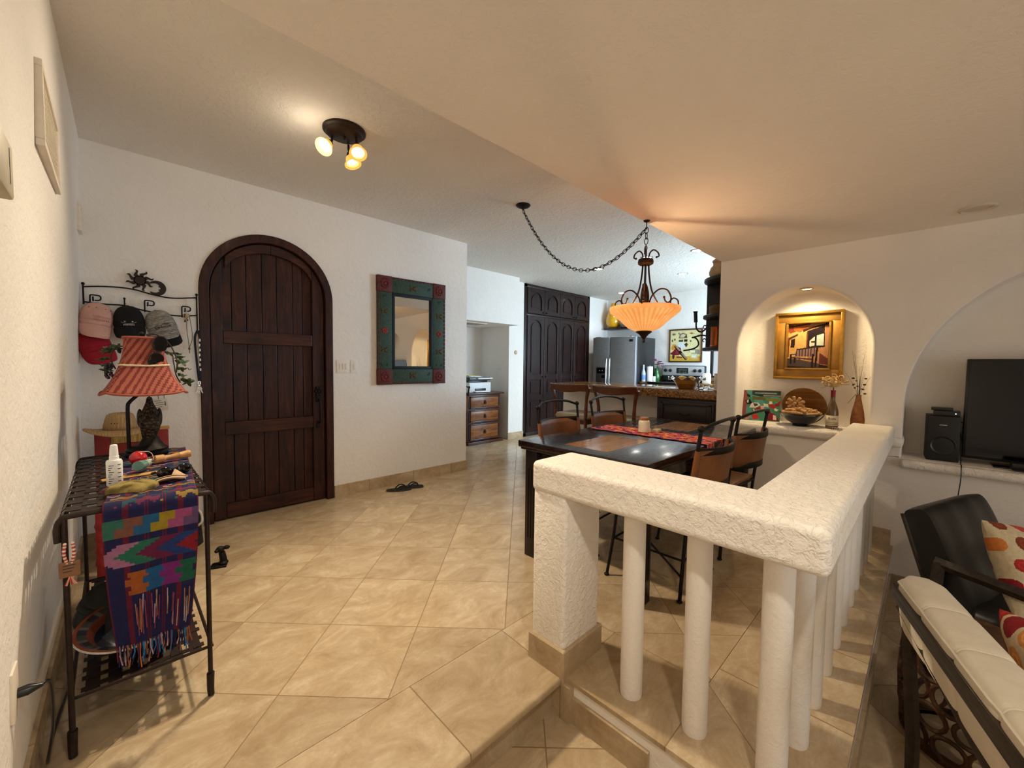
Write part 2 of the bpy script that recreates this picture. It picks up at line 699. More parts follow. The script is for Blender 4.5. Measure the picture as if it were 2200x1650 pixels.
# rounded nosing of the step
b.prism([(.962, 0), (.956, -.0006), (.951, -.003), (.9485, -.007), (.948, -.012), (.948, -.022), (.950, -.028), (.955, -.0315), (.962, -.032)], -0.3, 1.215, 'yz')
struct(b, 'floor_step_edge', 'travertine_edge_x', smooth=40)
b = MB()
b.prism([(1.230, 0.125), (1.6, 0.54), (1.6, 1.316), (1.241, 1.316), (1.220, 0.957), (1.230, 0.93)], -0.016, 0.0, 'xy')
struct(b, 'floor_front_border', 'travertine_edge_y', smooth=0)
b = MB()
b.prism([(1.232, 0.123), (3.8, 0.123), (3.8, 0.54), (1.602, 0.54)], -0.016, 0.0, 'xy')
struct(b, 'floor_side_border', 'travertine_edge_x', smooth=0)
b = MB()
b.box(-0.3, 1.238, 0.655, 1.0, LIV - .03, LAND)
struct(b, 'floor_landing', 'travertine_landing', smooth=0)
b = MB()
b.box(-0.3, 4.2, -4.4, 0.655, LIV - 0.15, LIV)
struct(b, 'floor_living', 'travertine_landing', smooth=0)
# step riser and plinth under the balustrade
b = MB()
b.box(-0.3, 1.236, 0.992, 1.2, LIV, -0.032)
struct(b, 'trim_step_riser', 'travertine_edge_x', smooth=0)
b = MB()
b.box(1.238, 3.8, 0.137, 0.98, LIV, -0.0155)
struct(b, 'wall_plinth', 'stucco_smooth', smooth=0)
b = MB()
b.box(1.224, 1.239, 0.608, 0.906, LAND, LAND + 0.10)
b.box(1.224, 1.239, 0.594, 0.608, LIV, LAND + 0.10)
b.box(1.224, 1.239, 0.137, 0.594, LIV, LIV + 0.097)
b.box(1.224, 3.8, 0.123, 0.137, LIV, LIV + 0.097)
struct(b, 'baseboard_plinth', 'travertine_edge_x', smooth=0)

b = MB()
b.box(1.2095, 1.238, 0.906, 0.994, LAND, -0.0165)
struct(b, 'trim_plinth_corner', 'travertine_edge_y', smooth=0)

# left wall, leaning a little like the plaster of the house
b = MB()
vs = []
for y in (-4.4, DW + 0.2):
    for z in (LIV - .1, 2.7):
        vs += [(lwall(y, z), y, z), (-0.42, y, z)]
b.raw(vs, [(0, 2, 6, 4), (1, 5, 7, 3), (0, 1, 3, 2), (4, 6, 7, 5), (0, 4, 5, 1), (2, 3, 7, 6)])
struct(b, 'wall_left', 'stucco_wall', smooth=0)
b = MB()
vs = []
for y in (0.99, DW):
    for z in (0, 0.10):
        vs += [(lwall(y, z) + 0.012, y, z), (lwall(y, z) - 0.02, y, z)]
b.raw(vs, [(0, 2, 6, 4), (1, 5, 7, 3), (0, 1, 3, 2), (4, 6, 7, 5), (0, 4, 5, 1), (2, 3, 7, 6)])
struct(b, 'baseboard_left', 'travertine_edge_y', smooth=0)

# entry wall with the arched doorway
DX0, DX1, DZS = 0.448, 1.391, 1.742
dr = (DX1 - DX0) / 2
dc = (DX0 + DX1) / 2
b = MB()
b.prism([(-0.3, -0.05), (DX0, -0.05)] + arch_pts(dc, DZS, dr, dr, 28) + [(DX1, -0.05), (2.885, -0.05), (2.885, 2.62), (-0.3, 2.62)], DW, DW + 0.24)
struct(b, 'wall_entry', 'stucco_wall', smooth=0)
b = MB()
b.box(DX1 + .004, 2.898, DW - 0.013, DW + 0.01, 0, 0.108)
b.box(2.875, 2.898, DW + 0.01, DW + 0.24, 0, 0.108)
b.box(-0.16, DX0 - .004, DW - 0.013, DW + 0.01, 0, 0.108)
struct(b, 'baseboard_entry', 'travertine_edge_x', smooth=0)

# low ceiling of the dining and living side, high ceiling of the hall and kitchen
b = MB()
b.box(-0.42, 3.80, -4.4, 1.29, LO, 2.72)
struct(b, 'ceiling_low', 'stucco_smooth', smooth=0)
b = MB()
b.box(-0.42, 7.7, 1.29, 5.8, HI, 2.72)
b.box(3.80, 7.7, 0.3, 1.29, HI, 2.72)
struct(b, 'ceiling_high', 'stucco_ceiling', smooth=0)

# niche wall: front skin with two arched openings, then the backs
NIN = dict(y0=0.284, y1=1.140, zs=1.36, rz=0.485, z0=0.76)
TVN = dict(y0=-1.55, y1=0.109, zs=0.95, rz=0.93, z0=0.62)
RND = 0.022
NB = 4.085
b = MB()


def ext(o, g):
    c, rx = (o['y0'] + o['y1']) / 2, (o['y1'] - o['y0']) / 2 + g
    return [(c - rx, o['z0'])] + arch_pts(c, o['zs'], rx, o['rz'] + g, 36) + [(c + rx, o['z0'])]


def fill_around(o, ya, yb, g):
    RND = g
    """wall skin between ya and yb with the arched hole left open"""
    e = ext(o, g)
    b.prism([(ya, LIV), (yb, LIV), (yb, o['z0'] - .005), (ya, o['z0'] - .005)], NW, NB, 'yz')
    h = len(e) // 2
    b.prism([(ya, o['z0'] - .005)] + e[:h + 1] + [(e[h][0], 2.62), (ya, 2.62)], NW, NW + RND, 'yz')
    b.prism([(e[h][0], 2.62)] + e[h:] + [(yb, o['z0'] - .005), (yb, 2.62)], NW, NW + RND, 'yz')


fill_around(NIN, 0.197, 1.30, RND)
fill_around(TVN, -1.8, 0.197, .010)
b.prism([(-4.4, LIV), (-1.8, LIV), (-1.8, 2.62), (-4.4, 2.62)], NW, NB, 'yz')
b.prism([(-4.4, LIV), (1.30, LIV), (1.30, 2.62), (-4.4, 2.62)], NB, NB + 0.10, 'yz')
b.prism([(1.185, NIN['z0'] - .005), (1.30, NIN['z0'] - .005), (1.30, 2.62), (1.185, 2.62)], NW + RND, NB, 'yz')
for o, RND in ((NIN, .022), (TVN, .010)):
    c, rx = (o['y0'] + o['y1']) / 2, (o['y1'] - o['y0']) / 2
    base = [(c - rx, o['z0'] - .01)] + arch_pts(c, o['zs'], rx, o['rz'], 40) + [(c + rx, o['z0'] - .01)]
    nn = len(base)
    nrm = []
    for i in range(nn):
        a, d = Vector(base[max(i - 1, 0)]), Vector(base[min(i + 1, nn - 1)])
        t = (d - a).normalized()
        nrm.append(Vector((-t.y, t.x)))
    rings = []
    for k in range(7):
        a = k / 6 * pi / 2
        rings.append((RND * (1 - sin(a)), NW + RND * (1 - cos(a))))
    rings.append((0, NB - 0.05))
    for k in range(1, 5):
        a = k / 4 * pi / 2
        rings.append((-0.05 * (1 - cos(a)), NB - 0.05 + 0.05 * sin(a)))
    vs = []
    for g, x in rings:
        vs += [(x, base[i][0] + nrm[i].x * g, base[i][1] + nrm[i].y * g) for i in range(nn)]
    fs = []
    for k in range(len(rings) - 1):
        for i in range(nn - 1):
            fs.append((k * nn + i, k * nn + i + 1, (k + 1) * nn + i + 1, (k + 1) * nn + i))
    b.raw(vs, fs)
wn_ = struct(b, 'wall_niche', 'stucco_smooth', smooth=30)
# ledges
b = MB()
b.box(3.755, NB + .02, 0.10, 1.165, 0.682, 0.752, 0.026, 4)
struct(b, 'trim_niche_ledge', 'stucco_rail')
b = MB()
b.box(3.735, NB + .02, -1.75, 0.112, 0.555, 0.612, 0.024, 4)
struct(b, 'trim_tv_ledge', 'stucco_rail')
b = MB()
b.box(NW - 0.013, NW + .02, 0.137, 1.30, 0, 0.108)
b.box(NW - 0.013, NW + .02, -4.4, 0.122, LIV, LIV + 0.108)
struct(b, 'baseboard_niche', 'travertine_edge_y', smooth=0)

# kitchen shell and passage
b = MB()
b.box(KX, KX + .2, 0.3, 1.95, 0, 2.6)
b.box(KX, KX + .2, 1.95, 2.68, 0, 1.02)
b.box(KX, KX + .2, 1.95, 2.68, 1.72, 2.6)
b.box(KX, KX + .2, 2.68, 4.95, 0, 2.6)
struct(b, 'wall_kitchen_back', 'stucco_wall', smooth=0)
b = MB()
b.box(4.1, KX + .2, 0.3, 0.45, 0, 2.6)
struct(b, 'wall_kitchen_right', 'stucco_wall', smooth=0)
b = MB()
b.box(4.567, 4.905, KY, 5.62, 0, 2.6)
b.box(6.765, KX + .1, KY, 5.2, 0, 2.6)
b.box(4.905, 6.765, KY + 0.42, 5.2, 0, 2.6)
b.box(2.5, 4.567, 5.45, 5.62, 0, 2.6)
struct(b, 'wall_kitchen_left', 'stucco_wall', smooth=0)
b = MB()
b.box(2.55, 2.65, 3.9, 5.5, 0, 2.6)
struct(b, 'wall_passage', 'stucco_wall', smooth=0)
b = MB()
b.box(2.6, 4.572, 4.53, 5.47, 1.835, 2.58)
struct(b, 'trim_alcove_header', 'stucco_wall', smooth=0)
b = MB()
b.box(4.55, 4.905, KY - 0.013, KY + .01, 0, 0.105)
b.box(KX - 0.013, KX + .01, 0.45, 4.75, 0, 0.105)
struct(b, 'baseboard_kitchen', 'travertine_edge_x', smooth=0)
# window over the kitchen counter
w1 = MB()
for y0, y1, z0, z1 in ((1.95, 2.68, 1.02, 1.06), (1.95, 2.68, 1.68, 1.72), (1.95, 1.99, 1.06, 1.68), (2.64, 2.68, 1.06, 1.68), (2.30, 2.33, 1.06, 1.68)):
    w1.box(KX + .03, KX + .08, y0, y1, z0, z1)
w1 = struct(w1, 'window_1', 'black_plastic', smooth=0)
g = MB()
g.box(KX + .05, KX + .056, 1.99, 2.64, 1.06, 1.68)
g.build('window_pane', 'clear_glass', w1, smooth=0)
# glazed end of the living room, behind the viewer
b = MB()
b.box(-0.42, 4.2, -4.55, -4.4, LIV, -0.1)
b.box(-0.42, 4.2, -4.55, -4.4, 1.95, 2.6)
b.box(-0.42, 0.0, -4.55, -4.4, -0.1, 1.95)
b.box(3.4, 4.2, -4.55, -4.4, -0.1, 1.95)
struct(b, 'wall_living_end', 'stucco_wall', smooth=0)

# ------------------------------------------------------------------ balustrade
bal = thing('balustrade', 'white plastered balustrade with round columns around the dining platform', 'balustrade', (1.34, 0.27, 0))
X0, Y0 = 1.34, 0.27


def loc(b):
    b.at(-X0, -Y0, 0)
    return b


b = loc(MB())
b.prism([(1.213, 1.122), (1.213, 0.145), (3.80, 0.145), (3.80, 0.378), (1.475, 0.378), (1.475, 1.122)], 0.702, 0.826, 'xy')
rail_ = b.build('rail', 'stucco_rail', bal)
md = rail_.modifiers.new('soft_edges', 'BEVEL')
md.width, md.segments, md.limit_method = 0.022, 5, 'ANGLE'
b = loc(MB())
b.box(1.222, 1.465, 0.950, 1.118, 0.0, 0.76, 0.016, 3)
b.build('post', 'stucco_rail', bal)
b = loc(MB())
b.box(1.209, 1.474, 0.936, 1.124, -0.02, 0.108, 0.004, 1)
b.build('post_baseboard', 'travertine_edge_y', bal)
cols = [(1.345, 0.725), (1.36, 0.50), (1.335, 0.272)] + [(1.335 + 0.2245 * k, 0.258) for k in range(1, 11)]
for i, (x, y) in enumerate(cols):
    b = loc(MB())
    rr = 0.0395
    b.T = Matrix.Translation((x - X0, y - Y0, 0))
    b.lathe([(rr * .96, 0.0), (rr * 1.0, 0.012), (rr, 0.3), (rr * .99, 0.71)], 24)
    b.build('column', 'stucco_smooth', bal)

# ================================================================== ENTRY HALL
# ------------------------------------------------------------------ arched door
door = MB()
fo = [(DX0, 0)] + arch_pts(dc, DZS, dr, dr, 32) + [(DX1, 0)]
fi_r = dr - 0.062
fi = [(dc - fi_r, 0)] + arch_pts(dc, DZS, fi_r, fi_r, 32) + [(dc + fi_r, 0)]
n = len(fo)


def ring_band(b, outer, inner, y0, y1):
    m = len(outer)
    vs = [(p[0], y0, p[1]) for p in outer] + [(p[0], y0, p[1]) for p in inner] + [(p[0], y1, p[1]) for p in outer] + [(p[0], y1, p[1]) for p in inner]
    fs = []
    for i in range(m - 1):
        fs += [(i, i + 1, m + i + 1, m + i), (2 * m + i, 3 * m + i, 3 * m + i + 1, 2 * m + i + 1),
               (i, 2 * m + i, 2 * m + i + 1, i + 1), (m + i, m + i + 1, 3 * m + i + 1, 3 * m + i)]
    for i in (0, m - 1):
        fs.append((i, m + i, 3 * m + i, 2 * m + i))
    b.raw(vs, fs)


ring_band(door, fo, fi, DW - 0.012, DW + 0.085)
d1 = struct(door, 'door_1', 'door_wood', smooth=30, bevel=0.004)
bk = MB()
bk.prism([(DX0 - .02, 0.0), (DX1 + .02, 0.0)] + arch_pts(dc, DZS, dr + .02, dr + .02, 32)[::-1], DW + 0.086, DW + 0.125)
bk.build('light_block_board', 'door_wood', d1, smooth=0)  # unseen board added behind the planks to block outside light leaking through gaps
# leaf: plank panel behind, stiles, rails and arched head in front
leaf_r = fi_r - 0.006
LX0, LX1 = dc - leaf_r, dc + leaf_r
px = [LX0, 0.655, 0.752, 0.86, 0.965, 1.085, 1.16, LX1]
for i in range(7):
    b = MB()
    a, c = px[i] + .002, px[i + 1] - .002
    top = []
    for k in range(5):
        x = a + (c - a) * k / 4
        top.append((x, DZS + sqrt(max(0, leaf_r ** 2 - (x - dc) ** 2))))
    b.prism([(c, 0.012), (a, 0.012)] + top, DW + 0.052, DW + 0.085)
    b.build('plank', 'door_wood', d1, smooth=0, bevel=0.003)
SI0, SI1 = 0.592, 1.228
for x0, x1 in ((LX0, SI0), (SI1, LX1)):
    b = MB()
    zt = [(x0 + (x1 - x0) * k / 8, DZS + sqrt(max(0, leaf_r ** 2 - (x0 + (x1 - x0) * k / 8 - dc) ** 2))) for k in range(9)]
    b.prism([(x1, 0.012), (x0, 0.012)] + zt, DW + 0.018, DW + 0.06)
    b.build('stile', 'door_wood', d1, smooth=0, bevel=0.005)
for z0, z1 in ((1.352, 1.450), (0.652, 0.752), (0.014, 0.122)):
    b = MB()
    b.box(SI0 + .001, SI1 - .001, DW + 0.020, DW + 0.06, z0, z1)
    b.build('rail', 'door_rail_wood', d1, smooth=0, bevel=0.006)
for s in (-1, 1):
    b = MB()
    xs = [dc + s * (abs(SI1 - dc) - .001) * k / 10 for k in range(11)]
    hi = [(x, DZS + sqrt(leaf_r ** 2 - (x - dc) ** 2)) for x in xs]
    lo = [(x, 1.845 + 0.228 * sqrt(max(0.0, 1 - ((x - dc) / 0.322) ** 2))) for x in xs]
    b.prism(hi + lo[::-1], DW + 0.019, DW + 0.06)
    b.build('arched_head', 'door_rail_wood', d1, smooth=0, bevel=0.005)
h = MB()
h.at(1.268, DW + 0.015, 0.93)
h.box(-0.02, 0.02, -0.006, 0.006, -0.06, 0.06, 0.005)
for a in range(6):
    h.sphere(0.013, 0.022 * cos(a * pi / 3), -0.006, 0.035 + 0.034 * sin(a * pi / 3), 8, 6)
h.sphere(0.014, 0, -0.01, 0.035, 8, 6)
h.at(1.268, DW + 0.012, 0.79)
h.tube(curve([(0, 0, 0.10), (0, -0.045, 0.085), (0, -0.055, 0.0), (0, -0.045, -0.085), (0, 0, -0.10)]), 0.0085, 10)
h.box(-0.013, 0.013, -0.003, 0.012, -0.145, -0.085, 0.004)
h.build('handle', 'iron', d1)

# ------------------------------------------------------------------ switch plates
for i, (x0, x1, lab, n) in enumerate(((1.422, 1.536, 'wider white switch plate with three rockers right of the arched door', 3), (1.546, 1.616, 'narrow white switch plate nearest the green framed mirror', 1))):
    t = thing('switch_plate', lab, 'light switch', ((x0 + x1) / 2, DW, 1.182))
    w = (x1 - x0) / 2
    b = MB()
    b.box(-w, w, -0.007, 0.002, -0.060, 0.060, 0.003)
    b.build('plate', 'white_plastic', t)
    for k in range(n):
        b = MB()
        cx = (k - (n - 1) / 2) * 0.026
        b.box(cx - 0.010, cx + 0.010, -0.011, -0.005, -0.026, 0.026, 0.002)
        if n == 3 and k < 2:
            b.box(cx - 0.005, cx + 0.005, -0.0125, -0.010, -0.016, 0.016, 0.001)
        b.build('rocker', 'cream_plastic', t)

# ------------------------------------------------------------------ painted mirror
MX0, MX1, MZ0, MZ1 = 1.795, 2.548, 1.008, 2.052
t = thing('wall_mirror', 'green and red painted wood mirror with flowers and butterflies on its frame', 'mirror', ((MX0 + MX1) / 2, DW - .018, (MZ0 + MZ1) / 2), radians(-2.3))
MW, MH = (MX1 - MX0) / 2, (MZ1 - MZ0) / 2
iw, ih = MW - 0.150, MH - 0.152
GREEN, RED, BLUE, GOLD, DRED = srgb('#34483c'), srgb('#4f1f1a'), srgb('#18262c'), srgb('#57421f'), srgb('#4a1a16')


def scallop(b, x0, x1, z0, z1, horiz, sgn):
    """scalloped red edging on the outer border"""
    L = (x1 - x0) if horiz else (z1 - z0)
    nn = int(L / 0.040)
    for k in range(nn):
        if horiz:
            cx, cz = x0 + (k + .5) * L / nn, (z1 if sgn > 0 else z0)
            poly = [(cx + 0.017 * cos(a), cz - sgn * 0.020 * sin(a)) for a in [pi * j / 8 for j in range(9)]]
        else:
            cz, cx = z0 + (k + .5) * L / nn, (x1 if sgn > 0 else x0)
            poly = [(cx - sgn * 0.020 * sin(a), cz + 0.017 * cos(a)) for a in [pi * j / 8 for j in range(9)]]
        b.prism(poly, -0.0345, -0.030, col=RED)


def butterfly(b, cx, cz, s=1.0, horiz=False):
    c = GOLD
    for q in (-1, 1):
        for zz, L in ((0.012, 0.030), (-0.012, 0.026)):
            pts = [(0, 0), (q * L, zz * 2.2), (q * L * 1.15, zz * .9), (q * L * .55, zz * .1)]
            if horiz:
                pts = [(z, x) for x, z in pts]
            b.prism([(cx + x * s, cz + z * s) for x, z in pts], -0.038, -0.031, col=c)
    b.at()
    b.sphere(0.006 * s, cx, -0.036, cz, 8, 6, 1, 1, 3, col=srgb('#5a4320'))


def leaf_(b, cx, cz, ang, s=0.03):
    p = [(s * k / 6, 0.25 * s * sin(pi * k / 6)) for k in range(7)] + [(s * k / 6, -0.25 * s * sin(pi * k / 6)) for k in range(5, 0, -1)]
    b.prism([(cx + x * cos(ang) - z * sin(ang), cz + x * sin(ang) + z * cos(ang)) for x, z in p], -0.0365, -0.031, col=srgb('#23402f'))


def flower_(b, cx, cz):
    for k in range(8):
        a = k * pi / 4
        b.sphere(0.012, cx + 0.019 * cos(a), -0.034, cz + 0.019 * sin(a), 8, 6, 1, .4, 1, col=srgb('#8c2a24'))
    b.sphere(0.010, cx, -0.036, cz, 8, 6, 1, .5, 1, col=GOLD)


for side in ('left', 'right', 'top', 'bottom'):
    b = MB()
    if side in ('left', 'right'):
        s = -1 if side == 'left' else 1
        x0, x1 = sorted((s * (MW - 0.003), s * iw))
        b.box(x0, x1, -0.032, 0, -ih, ih, 0.004, col=GREEN)
        scallop(b, x0, x1, -ih, ih, False, s)
        cx = (x0 + x1) / 2 + s * 0.004
        flower_(b, cx, 0.0)
        butterfly(b, cx, 0.185), butterfly(b, cx, -0.185)
        for z in (0.34, -0.34):
            leaf_(b, cx + .02, z, radians(60 if z < 0 else 200)), leaf_(b, cx - .02, z, radians(120 if z < 0 else -60))
    else:
        s = -1 if side == 'bottom' else 1
        z0, z1 = sorted((s * (MH - 0.003), s * ih))
        b.box(-iw, iw, -0.032, 0, z0, z1, 0.004, col=GREEN)
        scallop(b, -iw, iw, z0, z1, True, s)
        cz = (z0 + z1) / 2 - s * .01
        butterfly(b, 0.0, cz, 1.1)
        for x in (-0.19, 0.19):
            leaf_(b, x, cz, radians(100)), leaf_(b, x, cz, radians(20 if x < 0 else 160))
    b.build('frame_side', 'painted_wood', t)
for sx_ in (-1, 1):
    for sz_ in (-1, 1):
        b = MB()
        x0, x1 = sorted((sx_ * MW, sx_ * iw))
        z0, z1 = sorted((sz_ * MH, sz_ * ih))
        b.box(x0, x1, -0.038, 0, z0, z1, 0.004, col=srgb('#5a2a25'))
        cx, cz = (x0 + x1) / 2, (z0 + z1) / 2
        for k in range(10):
            a = k * pi / 5
            b.sphere(0.016, cx + 0.034 * cos(a), -0.039, cz + 0.034 * sin(a), 8, 6, 1, .4, 1, col=srgb('#5c2224'))
        b.sphere(0.017, cx, -0.039, cz, 8, 6, 1, .5, 1, col=srgb('#74302b'))
        b.build('corner_block', 'painted_wood', t)
b = MB()
for x0, x1, z0, z1 in ((-iw, iw, ih - 0.028, ih), (-iw, iw, -ih, -ih + 0.028), (-iw, -iw + 0.028, -ih, ih), (iw - 0.028, iw, -ih, ih)):
    b.box(x0, x1, -0.035, -0.004, z0, z1, 0.004, col=BLUE)
b.build('inner_moulding', 'painted_wood', t)
nt = NT('mirror_glass')
nt.set(Base_Color=(0.92, 0.92, 0.90, 1), Metallic=1.0, Roughness=0.01)
b = MB()
b.box(-iw + .02, iw - .02, -0.013, -0.006, -ih + .02, ih - .02)
b.build('mirror_glass', 'mirror_glass', t, smooth=0)

# ------------------------------------------------------------------ three-spot ceiling lamp
CL = (1.0, 2.45, HI)
t = thing('ceiling_spot_lamp', 'dark bronze round ceiling lamp with three lit amber glass spots', 'ceiling lamp', CL)
b = MB()
b.lathe([(0.118, 0.0), (0.118, -0.012), (0.108, -0.020), (0.104, -0.021), (0.098, -0.030), (0.094, -0.031), (0.086, -0.036), (0, -0.037)], 40)
b.build('ceiling_plate', 'iron_brown', t)
b = MB()
b.sphere(0.009, 0.0, 0, -0.042, 10, 8)
b.cyl(0.005, -0.055, -0.036, 8)
b.build('finial', 'iron_brown', t)
amber = NT('amber_shade')
amber.set(Base_Color=srgb('#e8b45a'), Roughness=0.25, Emission_Color=(1.0, 0.56, 0.12, 1), Emission_Strength=0.75)
emitter('spot_bulb', (1.0, 0.85, 0.55), 22.0)
# offset on plate, direction of each spot
spots = [((-0.055, 0.045), (-0.62, -0.36, -0.70)), ((0.055, -0.04), (-0.12, -0.48, -0.87)), ((0.055, 0.075), (0.16, -0.30, -0.94))]
spot_axes = []
for (ox, oy), d in spots:
    d = Vector(d).normalized()
    p0 = Vector((ox, oy, -0.036))
    p1 = p0 + Vector((0, 0, -0.030)) + d * 0.012
    b = MB()
    b.tube([p0, p0 + Vector((0, 0, -0.026)), p1, p1 + d * 0.02], 0.007, 8)
    q = d.to_track_quat('Z', 'Y').to_matrix().to_4x4()
    b.T = Matrix.Translation(p1 + d * 0.01) @ q
    b.lathe([(0.0, 0.0), (0.017, 0.0), (0.021, 0.012), (0.022, 0.024), (0, 0.024)], 18)
    arm = b.build('spot_arm', 'iron_brown', t)
    b = MB()
    b.T = Matrix.Translation(p1 + d * 0.03) @ q
    b.lathe([(0.021, 0.0), (0.030, 0.008), (0.034, 0.022), (0.034, 0.036), (0.038, 0.044), (0.048, 0.050), (0.050, 0.054), (0.046, 0.053), (0.036, 0.048), (0.031, 0.038), (0.030, 0.022)], 24, cap=False)
    b.build('glass_shade', amber.m, t)
    b = MB()
    b.T = Matrix.Translation(p1 + d * 0.03) @ q
    b.lathe([(0.0, 0.034), (0.010, 0.033), (0.022, 0.031), (0.026, 0.024), (0.020, 0.008)], 18)
    b.build('bulb', 'spot_bulb', t)
    spot_axes.append((Vector(CL) + p1 + d * 0.092, d))
for (p, d), pw, sz in zip(spot_axes, (36, 105, 100), (122, 126, 116)):
    o = light('spot_light', 'SPOT', p, pw, WARM, p + d, spot_size=radians(sz), spot_blend=0.9, shadow_soft_size=0.025)
# glow of the translucent shades on the ceiling
light('shade_glow', 'POINT', (0.83, 2.47, HI - 0.16), 1.5, WARM, shadow_soft_size=0.06)

# recessed light in the low ceiling over the steps
t = thing('recessed_light', 'lit recessed light in the low ceiling over the steps beside the left wall', 'recessed light', (0.33, -0.25, LO))
b = MB()
b.lathe([(.072, .004), (.074, -.003), (.060, -.006), (.052, .002)], 28, cap=False)
b.build('trim_ring', 'chrome', t)
b = MB()
b.lathe([(0, -.0015), (.053, -.0015)], 24, cap=False)
b.build('lamp_disc', emitter('step_bulb', (1.0, .85, .62), 20.0), t)
light('step_light', 'SPOT', (0.33, -0.25, LO - .03), 54, (1.0, .91, .76), (0.70, 0.22, 0), spot_size=radians(125), spot_blend=.7, shadow_soft_size=.05)

# ------------------------------------------------------------------ things on the left wall
t = thing('thermostat', 'beige thermostat box with a dark slot on the left wall', 'thermostat', (lwall(1.36, 1.62), 1.36, 1.62))
b = MB()
b.box(-0.004, 0.028, -0.075, 0.075, -0.055, 0.062, 0.006)
b.build('case', M('thermostat_case', '#b8ae92', 0.5, var=.06), t)
b = MB()
b.box(0.0265, 0.0285, 0.028, 0.036, -0.03, 0.045, col=None)
b.build('slot', 'black_plastic', t)
for nm, yc, zc, hw, hh, lab in (('air_vent', 2.27, 2.03, 0.27, 0.135, 'large white framed vent high on the left wall'), ('air_vent', 3.62, 2.07, 0.065, 0.085, 'small white vent cover in the far corner of the left wall')):
    t = thing(nm, lab, 'vent', (lwall(yc, zc), yc, zc))
    b = MB()
    f = 0.022
    for y0, y1, z0, z1 in ((-hw, hw, hh - f, hh), (-hw, hw, -hh, -hh + f), (-hw, -hw + f, -hh + f, hh - f), (hw - f, hw, -hh + f, hh - f)):
        b.box(-0.006, 0.016, y0, y1, z0, z1, 0.003)
    b.build('frame', 'cream_plastic', t)
    b = MB()
    k = max(3, int(hh / 0.022))
    for i in range(k * 2 - 1):
        z = -hh + f + (i + .5) * (2 * hh - 2 * f) / (2 * k - 1)
        b.at(0.003, 0, z, ry=radians(35))
        b.box(-0.009, 0.009, -hw + f, hw - f, -0.0012, 0.0012)
    b.build('louvres', 'cream_plastic', t)
t = thing('wall_switch', 'white switch panel at the left edge by the wall corner', 'light switch', (lwall(1.17, 1.2), 1.175, 1.196))
b = MB()
b.box(-0.004, 0.005, -0.05, 0.052, -0.085, 0.085, 0.002)
b.build('plate', 'white_plastic', t)
for z in (-0.045, 0, 0.045):
    b = MB()
    b.box(0.004, 0.008, 0.018, 0.046, z - .016, z + .016, 0.001)
    b.build('rocker', M('switch_grey', '#b5a59a', 0.5, var=.05), t)
t = thing('wall_outlet', 'cream wall outlet low on the left wall with a black plug in it', 'outlet', (lwall(1.56, 0.39), 1.562, 0.385))
b = MB()
b.box(-0.004, 0.006, -0.036, 0.036, -0.062, 0.062, 0.002)
b.build('plate', 'cream_plastic', t)
t2 = thing('power_plug', 'black plug and cord in the outlet behind the iron side table', 'plug', (lwall(1.575, 0.375) + .004, 1.575, 0.372))
b = MB()
b.at(ry=pi / 2)
b.lathe([(0.012, 0.0), (0.013, 0.02), (0.008, 0.034), (0.004, 0.045)], 12)
b.build('plug_body', 'black_plastic', t2)
b = MB()
b.tube(curve([(0.04, 0, 0), (0.055, 0.03, -0.02), (0.05, 0.10, -0.18), (0.03, 0.17, -0.33), (0.03, 0.4, -0.365), (0.06, 0.7, -0.365)]), 0.004, 8)
b.build('cord', 'black_plastic', t2)

# ------------------------------------------------------------------ iron side table with strap lattice
t = thing('iron_side_table', 'dark iron side table with woven strap top and lower shelf by the left wall', 'side table', (0.06, 2.28, 0))
RX0, RX1, RY0, RY1, RZ = -0.180, 0.172, -0.50, 0.50, 0.748


def strap_top(b, z, x0, x1, y0, y1, nx, ny, w, curl):
    for k in range(ny):
        y = y0 + (k + .5) * (y1 - y0) / ny
        hw = w / 2
        pts = [(x0 + (x1 - x0) * i / 10, y) for i in range(11)]
        prof = [(x, z) for x, _ in pts]
        if curl:
            prof = [(x0 - 0.012, z - 0.028), (x0 - 0.010, z - 0.010)] + prof + [(x1 + 0.010, z - 0.010), (x1 + 0.012, z - 0.028)]
        for i in range(len(prof) - 1):
            (xa, za), (xb, zb) = prof[i], prof[i + 1]
            wv = 0.0018 * (1 if (i + k) % 2 else -1)
            b.raw([(xa, y - hw, za + wv), (xb, y - hw, zb + wv), (xb, y + hw, zb + wv), (xa, y + hw, za + wv),
                   (xa, y - hw, za + wv - .003), (xb, y - hw, zb + wv - .003), (xb, y + hw, zb + wv - .003), (xa, y + hw, za + wv - .003)],
                  [(0, 1, 2, 3), (7, 6, 5, 4), (0, 4, 5, 1), (2, 6, 7, 3), (1, 5, 6, 2), (3, 7, 4, 0)])
    for k in range(nx):
        x = x0 + (k + .5) * (x1 - x0) / nx
        b.box(x - .017, x + .017, y0, y1, z - 0.0035, z - 0.0005)


